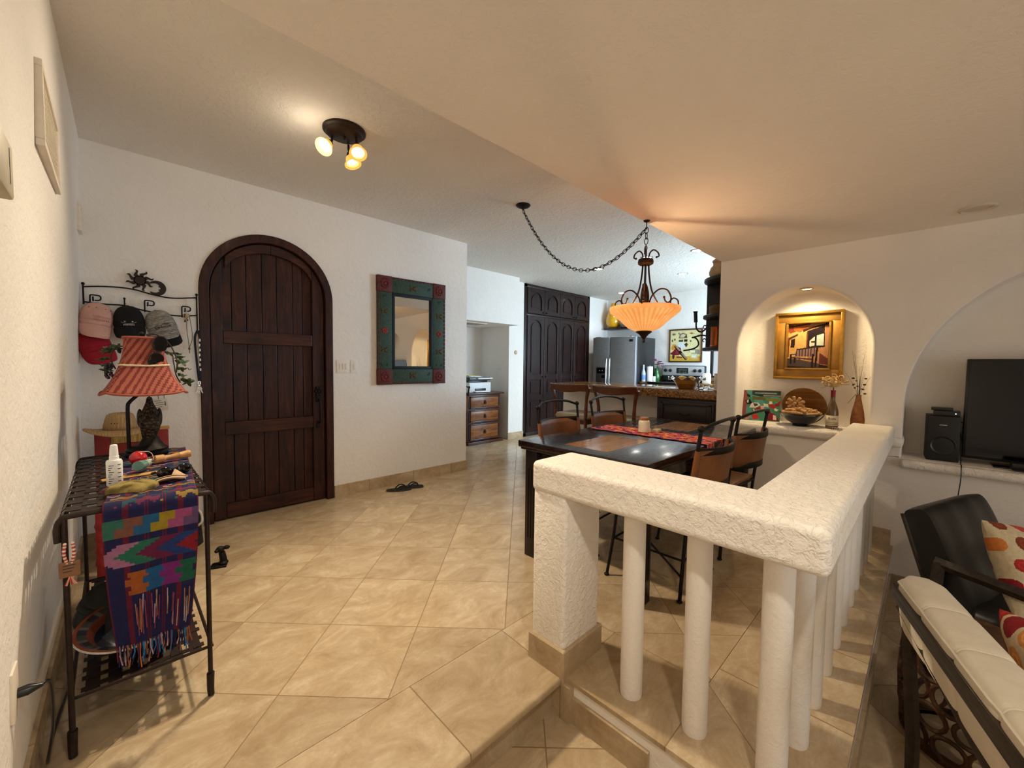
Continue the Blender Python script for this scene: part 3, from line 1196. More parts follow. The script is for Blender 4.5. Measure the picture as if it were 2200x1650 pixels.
b = MB()
strap_top(b, RZ, RX0, RX1, RY0, RY1, 6, 23, 0.026, True)
b.build('strap_top', 'iron_brown', t, smooth=0)
b = MB()
strap_top(b, 0.175, RX0 + .02, RX1 - .02, RY0 + .02, RY1 - .05, 6, 16, 0.022, False)
b.tube([(RX0, RY0 + .02, 0.172), (RX1, RY0 + .02, 0.172), (RX1, RY1 - .05, 0.172), (RX0, RY1 - .05, 0.172)], 0.006, 8, closed=True)
b.build('strap_shelf', 'iron_brown', t, smooth=0)
for y in (RY0, RY1):
    b = MB()
    b.tube(curve([(RX0 - .012, y, RZ - .075), (RX0 - 0.013, y, RZ - .035), (RX0 - .004, y, RZ - .008), (RX0 + .02, y, RZ - .001), (0, y, RZ), (RX1 - .02, y, RZ - .001), (RX1 + .004, y, RZ - .008), (RX1 + 0.013, y, RZ - .035), (RX1 + .012, y, RZ - .075)], 6), 0.0085, 10)
    b.build('end_bar', 'iron_brown', t)
for x in (RX0 + .002, RX1 - .008):
    for y in (RY0, RY1):
        b = MB()
        b.tube([(x, y, RZ - .004), (x, y, 0.05)], 0.0075, 10)
        b.tube(curve([(x, y, 0.085), (x - .001, y, .03), (x, y - .004, 0.004)], 5), 0.012, 10, r2=0.010)
        b.build('leg', 'iron_brown', t)
for x in (RX0 + .002, RX1 - .008):
    b = MB()
    b.tube([(x, RY0, RZ - .012), (x, RY1, RZ - .012)], 0.006, 8)
    b.build('side_rail', 'iron_brown', t)

# woven table runner, hanging over the near end
NAVY = srgb('#1a1b40')
WINE = srgb('#6e1f3a')


def runner_colour(u, s):
    c = _runner_colour(u, s)
    return tuple(q * .52 for q in c[:3]) + (1,) if max(c[:3]) > .12 else c


def _runner_colour(u, s):
    """s: metres from the far end of the runner, u: 0..1 across"""
    c = NAVY
    lines = any(abs(u - q) < 0.012 for q in (0.205, 0.235, 0.415, 0.445, 0.60, 0.63, 0.785, 0.815))
    if lines or u < 0.018 or u > 0.982:
        c = WINE
    t = s - DROP        # past the table's near edge
    if t < 0:
        q = (s * 1.0) % 0.155
        j = int(s / 0.155)
        sets = ['#8a4058', '#b08a98', '#a07a3a', '#355a66', '#80345a', '#a88a3c', '#3f6a52', '#a0685a']
        wob = 0.008 * sin(u * 40 + j)
        for m, (lo, hi) in enumerate(((0.012, 0.026), (0.040, 0.066), (0.078, 0.092), (0.108, 0.136))):
            if lo + wob < q < hi + wob and ((u * 7 + j * 3 + m * 2) % 4) > 1.3:
                return srgb(sets[(j * 3 + m + int(u * 3)) % 8])
        return c
    if 0.034 < t < 0.092:       # stepped blocks
        k = (t - 0.034) / 0.058
        cols_ = ['#3f7d6b', '#8d5d4c', '#2d6c98', '#b49a2e', '#b8598e', '#745683']
        uu = u * 5.6 + (0.35 if k > 0.5 else -0.15)
        i = int(max(0, min(5, uu)))
        return srgb(cols_[i])
    if 0.118 < t < 0.190:       # arrows
        k = abs((t - 0.154) / 0.036)
        uu = u * 4.6 - 1.15 * k + 0.55
        i = int(uu // 1)
        if 0 <= i < 5 and u * 4.6 - 1.15 * k > -0.6:
            return srgb(['#b97a9e', '#235a48', '#571a38', '#2a4380', '#9c2430'][i])
    if 0.208 < t < 0.278:
        k = abs((t - 0.243) / 0.035)
        zig = 0.35 * (1 if 0.33 < k < 0.66 else (0 if k <= .33 else 0.5))
        uu = (u - 0.18) * 5.2 - zig
        i = int(uu // 1)
        if 0 <= i < 4:
            return srgb(['#b5632b', '#27659a', '#8a2f82', '#256950'][i])
    return c


RL0, DROP = 0.0, 1.006
HANG = 0.44


def runner_pos(u, v):
    s = v * (DROP + HANG)
    w = 0.236
    x = 0.026 + u * w - 0.064 * min(1, s / DROP)
    if s < DROP - 0.03:
        y = 2.760 - s
        z = RZ + 0.0065 + 0.001 * sin(u * 14 + s * 9) + .010 * max(0, min(1, (s - DROP + .10) / .06))
    else:
        a = min(1.0, (s - (DROP - 0.03)) / 0.05)
        ang = a * pi / 2
        y = 2.760 - (DROP - 0.03) - 0.032 * sin(ang)
        z = RZ + 0.0165 - 0.032 * (1 - cos(ang)) - max(0, s - DROP - 0.02)
        d = max(0, s - DROP) / HANG
        y += -0.004 + 0.010 * d * sin(u * 11 + 1.0) - 0.012 * d
        x += -0.006 * d + (u - .5) * (-0.055 * d * d)
    return (x - 0.06, y - 2.28, z)


t = thing('table_runner', 'navy woven runner with bright arrow patterns hanging off the iron table', 'table runner', (0.06, 2.28, 0))
b = MB()
b.grid(runner_pos, 64, 200, lambda u, v: runner_colour(u, v * (DROP + HANG)))
b.build('cloth', 'woven_cloth', t, solid=0.003, smooth=60)
b = MB()
rnd = random.Random(3)
fc = [srgb(c) for c in ('#1a1b40', '#6e1f3a', '#a8888a', '#8a5a3a', '#2d6c98', '#b5632b', '#1a1b40', '#20204a')]
for i in range(64):
    u = (i + .5) / 64
    p = Vector(runner_pos(u, 1.0))
    L = 0.04 + rnd.random() * 0.035
    b.tube([p + Vector((0, 0, 0.004)), p + Vector((rnd.uniform(-.004, .004), rnd.uniform(-.008, .004), -L * .5)), p + Vector((rnd.uniform(-.008, .008), rnd.uniform(-.012, .006), -L))], 0.0017, 4, col=rnd.choice(fc))
for i in range(26):
    u, v = rnd.uniform(.25, .97), rnd.uniform(.89, .93)
    p = Vector(runner_pos(u, v)) + Vector((0, -0.004, 0))
    q = Vector(runner_pos(u, min(1, v + rnd.uniform(.04, .07)))) + Vector((rnd.uniform(-.004, .004), -0.005, 0))
    b.tube([p, (p + q) / 2 + Vector((0, -0.004, 0)), q], 0.0014, 4, col=rnd.choice([srgb('#9c9098'), srgb('#9a6a48'), srgb('#7d3a55')]))
fr = b.build('fringe', 'woven_cloth', t, smooth=60)
fr['kind'] = 'stuff'

# ------------------------------------------------------------------ rooster lamp
LP = (0.10, 2.66, RZ + 0.0075)
t = thing('table_lamp', 'rooster table lamp with red striped bell shade on the iron side table', 'table lamp', LP)
b = MB()
b.box(-0.075, 0.085, -0.05, 0.055, 0.0, 0.022, 0.008)
b.lathe([(0.07, 0.02), (0.075, 0.03), (0.055, 0.045), (0.045, 0.05)], 20)
b.at(0.02, 0, 0)
b.lathe([(0.065, 0.02), (0.068, 0.032), (0.05, 0.046), (0.036, 0.07), (0.03, 0.085)], 20)
b.build('base', 'iron', t)
b = MB()
b.tube(curve([(-0.058, -0.005, 0.015), (-0.058, -0.005, 0.13), (-0.058, -0.005, 0.235), (-0.05, -0.004, 0.262), (-0.016, -0.001, 0.300), (0, 0, 0.33), (0, 0, 0.44)], 6), 0.0075, 10)
b.build('rod', 'iron', t)
nt = NT('rooster_bronze')
v = nt.coords()
vo = nt.node('ShaderNodeTexVoronoi', Scale=70)
nt.link(v, vo.inputs['Vector'])
nt.set(Base_Color=nt.ramp(vo.outputs['Distance'], [(0.0, srgb('#7a5c38')), (0.35, srgb('#3b2a1a')), (0.8, srgb('#130c08'))]), Roughness=0.5, Metallic=0.35)
nt.bump(vo.outputs['Distance'], 0.8, 0.01)
b = MB()
b.at(0.02, 0, 0)
b.lathe([(0.022, 0.07), (0.022, 0.09), (0.029, 0.11), (0.036, 0.125), (0.040, 0.15), (0.037, 0.18), (0.030, 0.21), (0.021, 0.235), (0.014, 0.255), (0.012, 0.268), (0.009, 0.28), (0.0, 0.285)], 22,
        wob=lambda a, z: 1 + 0.05 * sin(a * 9 + z * 120))
for s in (-1, 1):                       # folded wings
    b.sphere(0.026, s * 0.036, 0.012, 0.180, 12, 10, .45, .8, 1.75)
for k in range(5):                      # tail plumes behind
    a = radians(20 + k * 18)
    b.tube(curve([(0.0 + .008 * (k - 2), 0.035, 0.14), (0.012 * (k - 2), 0.075, 0.19), (0.014 * (k - 2), 0.082, 0.13 + .01 * k), (0.012 * (k - 2), 0.06, 0.07)], 5), 0.011, 8, r2=0.004)
b.tube([(0, -0.012, 0.268), (0, -0.034, 0.262)], 0.006, 8, r2=0.001)
for k in range(4):                      # comb
    b.sphere(0.008, 0, -0.008 + 0.008 * k, 0.289 + (0.006 if k in (1, 2) else 0), 8, 6, .4, .8, 1.3)
for s in (-1, 1):
    b.sphere(0.006, s * 0.005, -0.018, 0.247, 8, 6, .7, .7, 1.6)
for k in range(8):                      # hanging breast feathers
    a = -pi / 2 + (k - 3.5) * 0.33
    b.tube(curve([(0.016 * cos(a), 0.016 * sin(a), 0.238), (0.031 * cos(a), 0.031 * sin(a), 0.205), (0.039 * cos(a), 0.039 * sin(a), 0.178)], 4), 0.006, 6, r2=0.002)
b.build('rooster', nt.m, t)
# flared square shade
nt = NT('striped_shade')
at_ = nt.n.new('ShaderNodeVertexColor')
at_.layer_name = 'Col'
nt.set(Base_Color=at_.outputs['Color'], Roughness=0.85, Emission_Color=at_.outputs['Color'], Emission_Strength=0.0)


SH_Z0, SH_Z1 = 0.315, 0.568


def shade_pt(k, i, n=96, m=18, g=0.0):
    f = k / m                           # 0 bottom .. 1 top
    w = 0.070 + 0.084 * (1 - f) ** 2.3 + g
    a = 2 * pi * i / n
    ca, sa = cos(a), sin(a)
    e = 4.2
    r = w / ((abs(ca) ** e + abs(sa) ** e) ** (1 / e))
    z = SH_Z0 + (SH_Z1 - SH_Z0) * f - 0.014 * (1 - f) ** 3 * (1 - (min(abs(ca), abs(sa)) / max(abs(ca), abs(sa))) ** 2)
    return (r * ca, r * sa, z)


SA, SB = srgb('#9c5544'), srgb('#6f261e')
b = MB()
b.at(0.005, 0, 0)
N_, M_ = 288, 30
vs = [shade_pt(k, i, N_, M_) for k in range(M_ + 1) for i in range(N_)]
fs, cs = [], []
for k in range(M_):
    for i in range(N_):
        j = (i + 1) % N_
        fs.append((k * N_ + i, k * N_ + j, (k + 1) * N_ + j, (k + 1) * N_ + i))
        a = (i + .5) / N_ * 4
        fa = (a + 0.5) % 1.0 - 0.5
        f = (k + .5) / M_
        q = fa * (0.070 + 0.084 * (1 - f) ** 2.3) * 2 / 0.030 - (SH_Z1 - SH_Z0) * f / 0.045
        cs.append(SA if (q % 1.0) < 0.55 else SB)
for f_, c_ in zip(fs, cs):
    pass
base_ = len(b.v)
b.v += [tuple(b.T @ Vector(p)) for p in vs]
for f_, c_ in zip(fs, cs):
    b.f.append([base_ + q for q in f_])
    b.mi.append(0)
    b.col.append(c_)
sh = b.build('lamp_shade', nt.m, t, solid=0.003, smooth=40)
for k, nm in ((0, 'bottom_trim'), (M_, 'top_trim')):
    b = MB()
    b.at(0.005, 0, 0)
    b.tube([shade_pt(k, i, 96, M_, 0.002) for i in range(96)], 0.0055, 8, closed=True, col=SA)
    b.build(nm, 'woven_cloth', sh)
b = MB()
b.at(0.005, 0, 0)
pts = [shade_pt(15, i, 120, 30, 0.004) for i in range(120)]
pts = [(x, y, z + 0.004 * sin(i * 2 * pi / 120)) for i, (x, y, z) in enumerate(pts)]
b.tube(pts, 0.0045, 8, closed=True)
for i in range(0, 120, 2):
    b.sphere(0.0054, *pts[i], 6, 5, 1, 1, .8)
b.build('cord_trim', M('cream_cord', '#d8c6a4', 0.8, bump=.3, bscale=300), sh)
b = MB()
b.at(0.0, 0, 0)
b.sphere(0.011, 0, 0, 0.588, 10, 8)
b.cyl(0.004, 0.43, 0.585, 8)
b.cyl(0.012, 0.43, 0.47, 12)
for a in range(3):
    b.rod((0, 0, 0.555), (0.066 * cos(a * 2.1), 0.066 * sin(a * 2.1), 0.56), 0.002, 6)
b.build('finial', 'iron', t)

# sunglasses over the shade, grape-leaf garland behind it
t = thing('sunglasses', 'dark sunglasses hung over the front of the striped lampshade', 'sunglasses', (LP[0] + 0.052, LP[1] - 0.082, LP[2] + 0.50), radians(6))


def sunglass(t, hang=False):
    for s in (-1, 1):
        b = MB()
        poly = []
        for k in range(20):
            a = 2 * pi * k / 20
            ex = 3.0
            r = 1 / ((abs(cos(a)) ** ex + abs(sin(a)) ** ex) ** (1 / ex))
            poly.append((s * 0.034 + 0.028 * r * cos(a), 0.022 * r * sin(a) - 0.004 * (cos(a) * s < 0)))
        b.prism(poly, -0.003, 0.001)
        b.build('lens', 'black_gloss', t, smooth=0, bevel=0.001)
    b = MB()
    for s in (-1, 1):
        b.tube([(s * 0.034 + 0.030 * cos(a), 0, 0.024 * sin(a)) for a in [2 * pi * k / 20 for k in range(20)]], 0.0028, 6, closed=True)
        b.tube(curve([(s * 0.064, 0, 0.012), (s * 0.070, 0.02, 0.012), (s * 0.068, 0.10, 0.008), (s * 0.064, 0.135, -0.02)], 5), 0.0028, 6)
    b.tube(curve([(-0.006, 0, 0.010), (0, -0.002, 0.013), (0.006, 0, 0.010)], 4), 0.0025, 6)
    b.build('frame', 'black_plastic', t)


sunglass(t)
t.rotation_euler = (radians(12), radians(-78), radians(8))
t.scale = (1.2, 1.2, 1.2)
t = thing('leaf_garland', 'green vine garland with small grapes around the back of the lampshade', 'garland', (LP[0] + 0.005, LP[1], LP[2]))
b = MB()
vine = [(-0.10, -0.02, 0.42), (-0.115, 0.03, 0.47), (-0.095, 0.08, 0.52), (-0.03, 0.112, 0.53), (0.05, 0.112, 0.50), (0.105, 0.06, 0.50), (0.112, 0.01, 0.45), (0.118, -0.01, 0.39), (0.135, 0.0, 0.35)]
b.tube(curve(vine, 8), 0.003, 6)
b.tube(curve([(0.118, -.01, .42), (0.14, -.01, .425), (0.15, -.012, .415), (0.165, -.01, .425), (0.17, -.01, .415), (0.18, -.01, .42)], 5), 0.0016, 5)
b.tube(curve([(0.075, 0.0, 0.575), (0.105, 0.01, 0.53), (0.125, 0.01, 0.46), (0.12, 0.0, 0.40)], 6), 0.003, 6)
b.build('vine', M('vine_brown', '#3a2d1c', 0.7), t)
LEAF = M('leaf_green', '#223c1a', 0.5, var=.4)
rnd = random.Random(11)
cv_ = curve(vine, 8)
for i in range(0, len(cv_), 4):
    p = cv_[i]
    b = MB()
    d = Vector((p.x * 1.6, p.y, rnd.uniform(-.05, .02))).normalized()
    ln = rnd.uniform(0.045, 0.065)
    q = d.to_track_quat('X', 'Z').to_matrix().to_4x4()
    b.T = Matrix.Translation(p) @ q @ Matrix.Rotation(rnd.uniform(-1, 1), 4, 'X')
    out = []
    for k in range(21):
        a = pi * (k / 20 * 2 - 1)
        rr = ln * .5 * (0.72 + 0.28 * cos(5 * a))
        out.append((ln * .5 + rr * cos(a), rr * sin(a) * .95, 0.006 * cos(3 * a)))
    b.raw(out[:20] + [(ln * .45, 0, -0.004)], [(k, (k + 1) % 20, 20) for k in range(20)])
    b.build('leaf', LEAF, t, solid=0.001)
b = MB()
for k in range(16):
    b.sphere(0.0075, -0.118 + rnd.uniform(-.016, .012), -0.02 + rnd.uniform(-.02, .02), 0.405 + rnd.uniform(-.03, .035), 8, 6)
b.build('grapes', M('grape_purple', '#2a1630', 0.35, var=.4), t)

# ------------------------------------------------------------------ small things on the runner
TZ = RZ + 0.0085
t = thing('spray_bottle', 'white capped spray bottle standing on the runner left of the red ball', 'bottle', (-0.008, 2.075, TZ))
b = MB()
b.lathe([(0.0, 0.0), (0.021, 0.0), (0.0225, 0.004), (0.0225, 0.088), (0.020, 0.094), (0.0135, 0.096)], 24)
b.build('body', 'white_plastic', t)
b = MB()
b.lathe([(0.0135, 0.094), (0.0135, 0.108), (0.0125, 0.109), (0.0115, 0.132), (0.010, 0.148), (0.008, 0.150), (0, 0.150)], 20)
b.build('cap', M('cap_white', '#f2f1ec', 0.3, var=.03), t)
b = MB()
for i in range(9):
    z = 0.012 + i * 0.008
    a0 = -pi / 2 - 0.75 + (i % 3) * .05
    for q in range(3 + i % 3):
        a = a0 + q * 0.13
        b.T = Matrix.Rotation(a, 4, 'Z') @ Matrix.Translation((0.0226, 0, z))
        b.box(-0.0004, 0.0005, -0.0012, 0.0012, -0.0012, 0.0012)
for i in range(5):
    a = -pi / 2 + 0.62
    b.T = Matrix.Rotation(a, 4, 'Z') @ Matrix.Translation((0.0226, 0, 0.018 + i * 0.015))
    b.box(-0.0004, 0.0005, -0.005, 0.005, -0.0012, 0.0012)
b.build('label_print', 'black_plastic', t, smooth=0)

t = thing('cup_and_ball_toy', 'wooden cup toy with glossy red ball on a string on the runner', 'toy', (0.115, 2.40, TZ))
b = MB()
b.sphere(0.031, -0.048, 0.015, 0.030, 24, 16)
b.build('red_ball', M('red_lacquer', '#b3121c', 0.12, var=.1, coat=.6), t)
b = MB()
d = Vector((1, 0.18, 0.06)).normalized()
b.T = Matrix.Translation((0.005, -0.014, 0.019)) @ d.to_track_quat('Z', 'Y').to_matrix().to_4x4()
b.lathe([(0, 0.002), (0.016, 0.0), (0.0185, 0.002), (0.018, 0.03), (0.012, 0.036), (0.010, 0.045), (0.011, 0.06), (0.014, 0.085), (0.0155, 0.088), (0.0145, 0.092), (0.0165, 0.108), (0.016, 0.112), (0.0175, 0.115), (0.0165, 0.128), (0, 0.13)], 20)
b.build('wooden_handle', M('toy_wood', '#b98a55', 0.45, scale=30), t)
b = MB()
b.tube(curve([(-0.048, 0.0, 0.058), (-0.01, 0.01, 0.052), (0.0, 0.0, 0.02), (-0.03, -0.03, 0.004), (-0.055, -0.045, 0.004), (-0.02, -0.035, 0.004), (0.0, -0.02, 0.012)], 6), 0.0014, 6)
b.build('string', 'cream_cord', t)
b = MB()
b.tube([(-0.062, -0.022, 0.005), (-0.02, -0.01, 0.006)], 0.005, 8)
single(b, 'cream_stick', M('bone_stick', '#e3c6a4', 0.5), 'short cream stick lying in front of the red ball', 'stick', (0.11, 2.40, TZ))

b = MB()
b.T = Matrix.Rotation(radians(9), 4, 'Z')
b.box(-0.105, 0.105, -0.020, 0.018, 0.0, 0.004, 0.001)
single(b, 'flat_stick', 'light_wood', 'flat pale wooden slat lying across the runner', 'slat', (0.060, 2.185, TZ + .001))
t = thing('postcard', 'small printed card lying behind the wooden cup toy', 'card', (0.145, 2.50, TZ))
b = MB()
b.box(-0.055, 0.05, -0.018, 0.018, 0.0, 0.0015, col=srgb('#d9d0bf'))
b.box(-0.03, -0.004, -0.010, 0.010, 0.0015, 0.0022, col=srgb('#6e4a38'))
b.box(0.004, 0.03, -0.006, 0.012, 0.0015, 0.0022, col=srgb('#9a6a4a'))
b.build('card', 'painted_canvas', t, smooth=0)
t = thing('aqua_bottle', 'pale aqua tapered bottle lying on the wooden slat', 'bottle', (0.078, 2.235, TZ + 0.022))
b = MB()
d = Vector((-0.30, -1, 0.12)).normalized()
b.T = Matrix.Translation((0.014, 0.06, 0.004)) @ d.to_track_quat('Z', 'Y').to_matrix().to_4x4()
b.lathe([(0, 0.0), (0.012, 0.001), (0.0155, 0.008), (0.017, 0.05), (0.0175, 0.10), (0.0175, 0.118), (0, 0.119)], 20)
b.build('glass_body', M('aqua_frost', '#9db9ae', 0.2, var=.15), t)
b = MB()
b.T = Matrix.Translation((0.014, 0.06, 0.004)) @ d.to_track_quat('Z', 'Y').to_matrix().to_4x4()
b.lathe([(0.0176, 0.055), (0.0182, 0.056), (0.0184, 0.119), (0, 0.1195)], 20)
b.build('teal_base', M('aqua_dark', '#5f8f86', 0.25, var=.25), t)
t = thing('sunglasses', 'black sunglasses lying folded at the right edge of the runner', 'sunglasses', (0.162, 2.085, TZ + 0.023), radians(24))
for s in (-1, 1):
    b = MB()
    b.sphere(0.030, s * 0.032, 0.0, 0.0, 18, 12, 0.95, .38, .72)
    b.build('lens', 'black_gloss', t)
b = MB()
b.tube(curve([(-0.006, -0.006, 0.010), (0, -0.010, 0.012), (0.006, -0.006, 0.010)], 4), 0.003, 6)
for s in (-1, 1):
    b.tube(curve([(s * 0.060, 0.004, 0.006), (s * 0.066, 0.018, 0.002), (s * 0.02, 0.034, -0.008), (-s * 0.03, 0.036, -0.016)], 5), 0.0035, 6)
b.build('frame', 'black_plastic', t)
t = thing('folded_cloth', 'folded beige cleaning cloth in front of the black sunglasses', 'cloth', (0.128, 1.985, TZ))
b = MB()
b.grid(lambda u, v: (-0.055 + 0.115 * u + 0.012 * v, -0.025 + 0.035 * u + 0.055 * v, 0.003 + 0.012 * sin(u * pi) * (1 - v) + 0.004 * sin(v * 5)), 14, 8)
b.grid(lambda u, v: (-0.050 + 0.112 * u + 0.010 * v, -0.022 + 0.034 * u + 0.05 * v, 0.010 + 0.013 * sin(u * pi) * (1 - v) + 0.005 * sin(v * 4 + 1)), 14, 8)
b.grid(lambda u, v: (-0.054 + 0.006 * cos(v * pi + pi) + 0.1 * u * 0 + 0.11 * u, -0.026 + 0.036 * u - 0.006 * sin(v * pi), 0.003 + 0.008 * v + 0.0125 * sin(u * pi)), 14, 6)
b.raw([(0.015, 0.02, 0.013), (0.062, 0.012, 0.017), (0.034, 0.075, 0.034)], [(0, 1, 2)])
b.build('cloth', M('beige_felt', '#b89a7c', 0.95, var=.12), t, solid=0.002)
t = thing('cloth_pouch', 'crumpled olive yellow pouch with eyeglasses on it at the runner corner', 'pouch', (0.035, 1.960, TZ))
b = MB()


def pouch(u, v):
    a = u * 2 * pi
    r = sin(min(1, v * 1.02) * pi * .5)
    e = 0.012 * sin(3 * a + 5 * v) + 0.006 * sin(9 * a + 1)
    return (0.075 * r * cos(a) * (1 + e * 3), (0.045 + e) * r * sin(a), max(0.001, 0.030 * (cos(v * pi * .5) ** .6) * (1 + 6 * e)) if v < 1 else 0.001)


b.grid(pouch, 40, 14, lambda u, v: srgb('#8a7a45') if not (0.45 < u < 0.58 and v > .55) else srgb('#5e3038'))
b.build('pouch', 'printed_cloth', t)
b = MB()
for s in (-1, 1):
    b.tube([(0.02 + s * 0.013 + 0.011 * cos(a), 0.012 + 0.007 * sin(a), 0.034 + 0.003 * sin(a)) for a in [2 * pi * k / 14 for k in range(14)]], 0.0011, 5, closed=True)
    b.tube([(0.02 + s * 0.024, 0.012, 0.034), (0.02 + s * 0.03, 0.03, 0.026)], 0.001, 5)
b.tube([(0.018, 0.014, 0.035), (0.022, 0.014, 0.035)], 0.001, 5)
b.build('eyeglasses', M('silver_wire', '#8d8676', .3, .8), t)

# on the lower shelf
t = thing('painted_bowl', 'wide painted ceramic bowl with rust rim on the lower shelf', 'bowl', (0.035, 2.005, 0.183))
RR = [(0.0, 0.0), (0.06, 0.0), (0.095, 0.03), (0.118, 0.062), (0.126, 0.074), (0.158, 0.084), (0.163, 0.088), (0.160, 0.093), (0.150, 0.092), (0.126, 0.084), (0.108, 0.062), (0.08, 0.032), (0.05, 0.014), (0, 0.012)]
RC = ['#4a4a52', '#4a4a52', '#5a5662', '#3a3a48', '#7a3f2a', '#d8d2c6', '#d8d2c6', '#8a4630', '#3a3440', '#7a4030', '#262a3a', '#30323c', '#2c2c34']
b = MB()
b.lathe(RR, 60, colf=lambda k, i: srgb('#4a4a44') if (k == 8 and i % 5 < 2) else srgb('#6a6258') if (k == 8 and i % 5 == 2) else srgb(RC[k]))
b.build('bowl', 'glazed_ceramic', t, smooth=60)
t.rotation_euler = (radians(8), 0, 0)


def cap_mesh(t, crown, brim, a=0.078, bb=0.062, c=0.10, L=0.072, flat=0.5, under=None):
    """baseball cap hanging by its strap: front panels face the viewer, brim hangs down"""
    b = MB()

    def dome(u, v):
        th = (u - .5) * pi * 1.12
        ph = v * pi * .5
        r = sin(ph) ** .75
        return (a * r * sin(th), -bb * r * cos(th) * (0.72 + .28 * v) + 0.02, c * cos(ph) ** .9)
    b.grid(dome, 28, 14)
    b.grid(lambda u, v: (a * 1.0 * sin((u - .5) * pi * 1.12) * (1 - .06 * v), -bb * cos((u - .5) * pi * 1.12) + 0.02, -0.028 * v), 28, 3)
    b.sphere(0.006, 0, 0.012, c, 8, 6, 1, 1, .6)
    b.build('crown', crown, t, solid=0.003, smooth=60)
    b = MB()

    def br(u, v):
        s = (u - .5) * 2
        th = s * pi * .46
        z = -0.026 - v * L * (1 - .35 * abs(s) ** 3)
        return (a * sin(th) * (1 - .10 * v ** 3), -bb * cos(th) * (1 + .28 * v) + 0.02 - .010 * v, z)
    b.grid(br, 28, 10)
    b.build('brim', brim, t, solid=0.004, smooth=60)


t = thing('baseball_cap', 'dark grey cap lying in the painted bowl on the lower shelf', 'cap', (-0.03, 2.30, 0.215))
cap_mesh(t, M('charcoal_cloth', '#383732', .95), M('charcoal_cloth', '#383732', .95))
t.rotation_euler = (radians(60), 0, radians(150))
t.location = (-0.048, 2.09, 0.315)
t.scale = (.85, .85, .85)
t = thing('paper_flower', 'small orange paper flower at the right edge of the shelf', 'flower', (0.195, 2.12, 0.30))
b = MB()
rnd = random.Random(5)
for k in range(36):
    a, e = rnd.uniform(0, 2 * pi), rnd.uniform(-.5, 1.5)
    d = Vector((cos(a) * cos(e), sin(a) * cos(e), sin(e)))
    b.T = Matrix.Translation(d * 0.014) @ d.to_track_quat('Z', 'Y').to_matrix().to_4x4()
    b.lathe([(0.002, 0), (0.008, 0.008), (0.009, 0.012)], 6, cap=False)
b.build('petals', M('orange_paper', '#d8641a', .7, var=.3), t, solid=0.0006)
b = MB()
b.tube(curve([(0, 0, 0), (-0.012, 0.0, -0.05), (-0.03, -0.005, -0.105)], 5), 0.002, 6)
b.build('stem', 'vine_brown', t)
t = thing('key_tag', 'brown leather tag on a red and white cord hung at the table corner', 'tag', (-0.108, 1.745, 0.60))
b = MB()
b.box(-0.022, 0.022, -0.003, 0.003, -0.024, 0.022, 0.002)
b.build('tag', M('tag_leather', '#7a5436', .7), t)
b = MB()
for i in range(3):
    b.at()
    b.box(-0.014, 0.013 - .004 * i, -0.0036, -0.0029, 0.010 - i * .009, 0.0125 - i * .009)
b.build('stamped_lines', 'leather_dark', t, smooth=0)
b = MB()
for s in (-1, 1):
    p = curve([(s * 0.005, 0, 0.018), (s * 0.010, -.002, 0.045), (s * 0.008, 0, 0.075)], 6)
    for i, q in enumerate(p):
        b.sphere(0.0042, *q, 6, 5, col=srgb('#b0443a') if i % 2 else srgb('#d9c8b8'))
b.build('cord', 'printed_cloth', t)
b = MB()
for k in range(7):
    b.tube([(0, 0, -0.022), (random.Random(k).uniform(-.014, .014), random.Random(k + 9).uniform(-.006, .004), -0.048)], 0.002, 5, col=srgb('#b0443a') if k % 2 else srgb('#d8a08c'))
b.build('tassel', 'printed_cloth', t)

# ------------------------------------------------------------------ behind and around the table
t = thing('red_chair', 'red painted chair with woven rush back panel in the corner by the door', 'chair', (0.075, 3.33, 0))
REDP = M('red_paint', '#8e1c1a', 0.55, var=.15)
RUSH = NT('rush')
v = RUSH.coords('Object', (160, 160, 6))
RUSH.set(Base_Color=RUSH.ramp(RUSH.noise(v, 1.0, 3), [(0.3, srgb('#7d6432')), (0.5, srgb('#b89a5c')), (0.7, srgb('#d4b878'))]), Roughness=0.85)
RUSH.bump(RUSH.noise(v, 1.0, 2), .6, .004)
for x in (-0.15, 0.15):
    for y, zt in ((-0.15, 0.40), (0.15, 0.80)):
        b = MB()
        b.box(x - .02, x + .02, y - .02, y + .02, 0, zt - .03, .004)
        for k in range(4):
            b.at(x, y, 0)
            b.lathe([(0.02, 0.06 + k * .07), (0.026, 0.085 + k * .07), (0.02, 0.11 + k * .07)], 12, cap=False)
            b.at()
        b.build('leg', REDP, t)
b = MB()
b.box(-0.168, -0.10, 0.12, 0.155, 0.40, 0.778, .006)
b.box(0.10, 0.168, 0.12, 0.155, 0.40, 0.778, .006)
b.box(-0.10, 0.10, 0.125, 0.15, 0.42, 0.705, .006)
b.build('back_frame', REDP, t)
b = MB()
b.box(-0.175, 0.175, 0.115, 0.165, 0.772, 0.79, .004)
b.build('top_rail', 'light_wood', t)
b = MB()
b.box(-0.10, 0.10, 0.118, 0.152, 0.705, 0.772, .008)
b.build('rush_back', RUSH.m, t)
b = MB()
b.box(-0.165, 0.165, -0.165, 0.15, 0.37, 0.41, .012)
b.build('rush_seat', RUSH.m, t)

STRAW = NT('straw')
v = STRAW.coords('Object')
wv = STRAW.node('ShaderNodeTexWave', Scale=55, Distortion=2.0, Detail=2)
STRAW.link(v, wv.inputs['Vector'])
STRAW.set(Base_Color=STRAW.ramp(wv.outputs['Fac'], [(0.2, srgb('#8f6f46')), (0.8, srgb('#c9a878'))]), Roughness=0.8)
STRAW.bump(wv.outputs['Fac'], .3, .003)
t = thing('straw_hat', 'woven straw hat with wide brim resting on the red chair back', 'hat', (0.02, 3.44, 0.792))
b = MB()


def crown(a, z):
    return 1.0


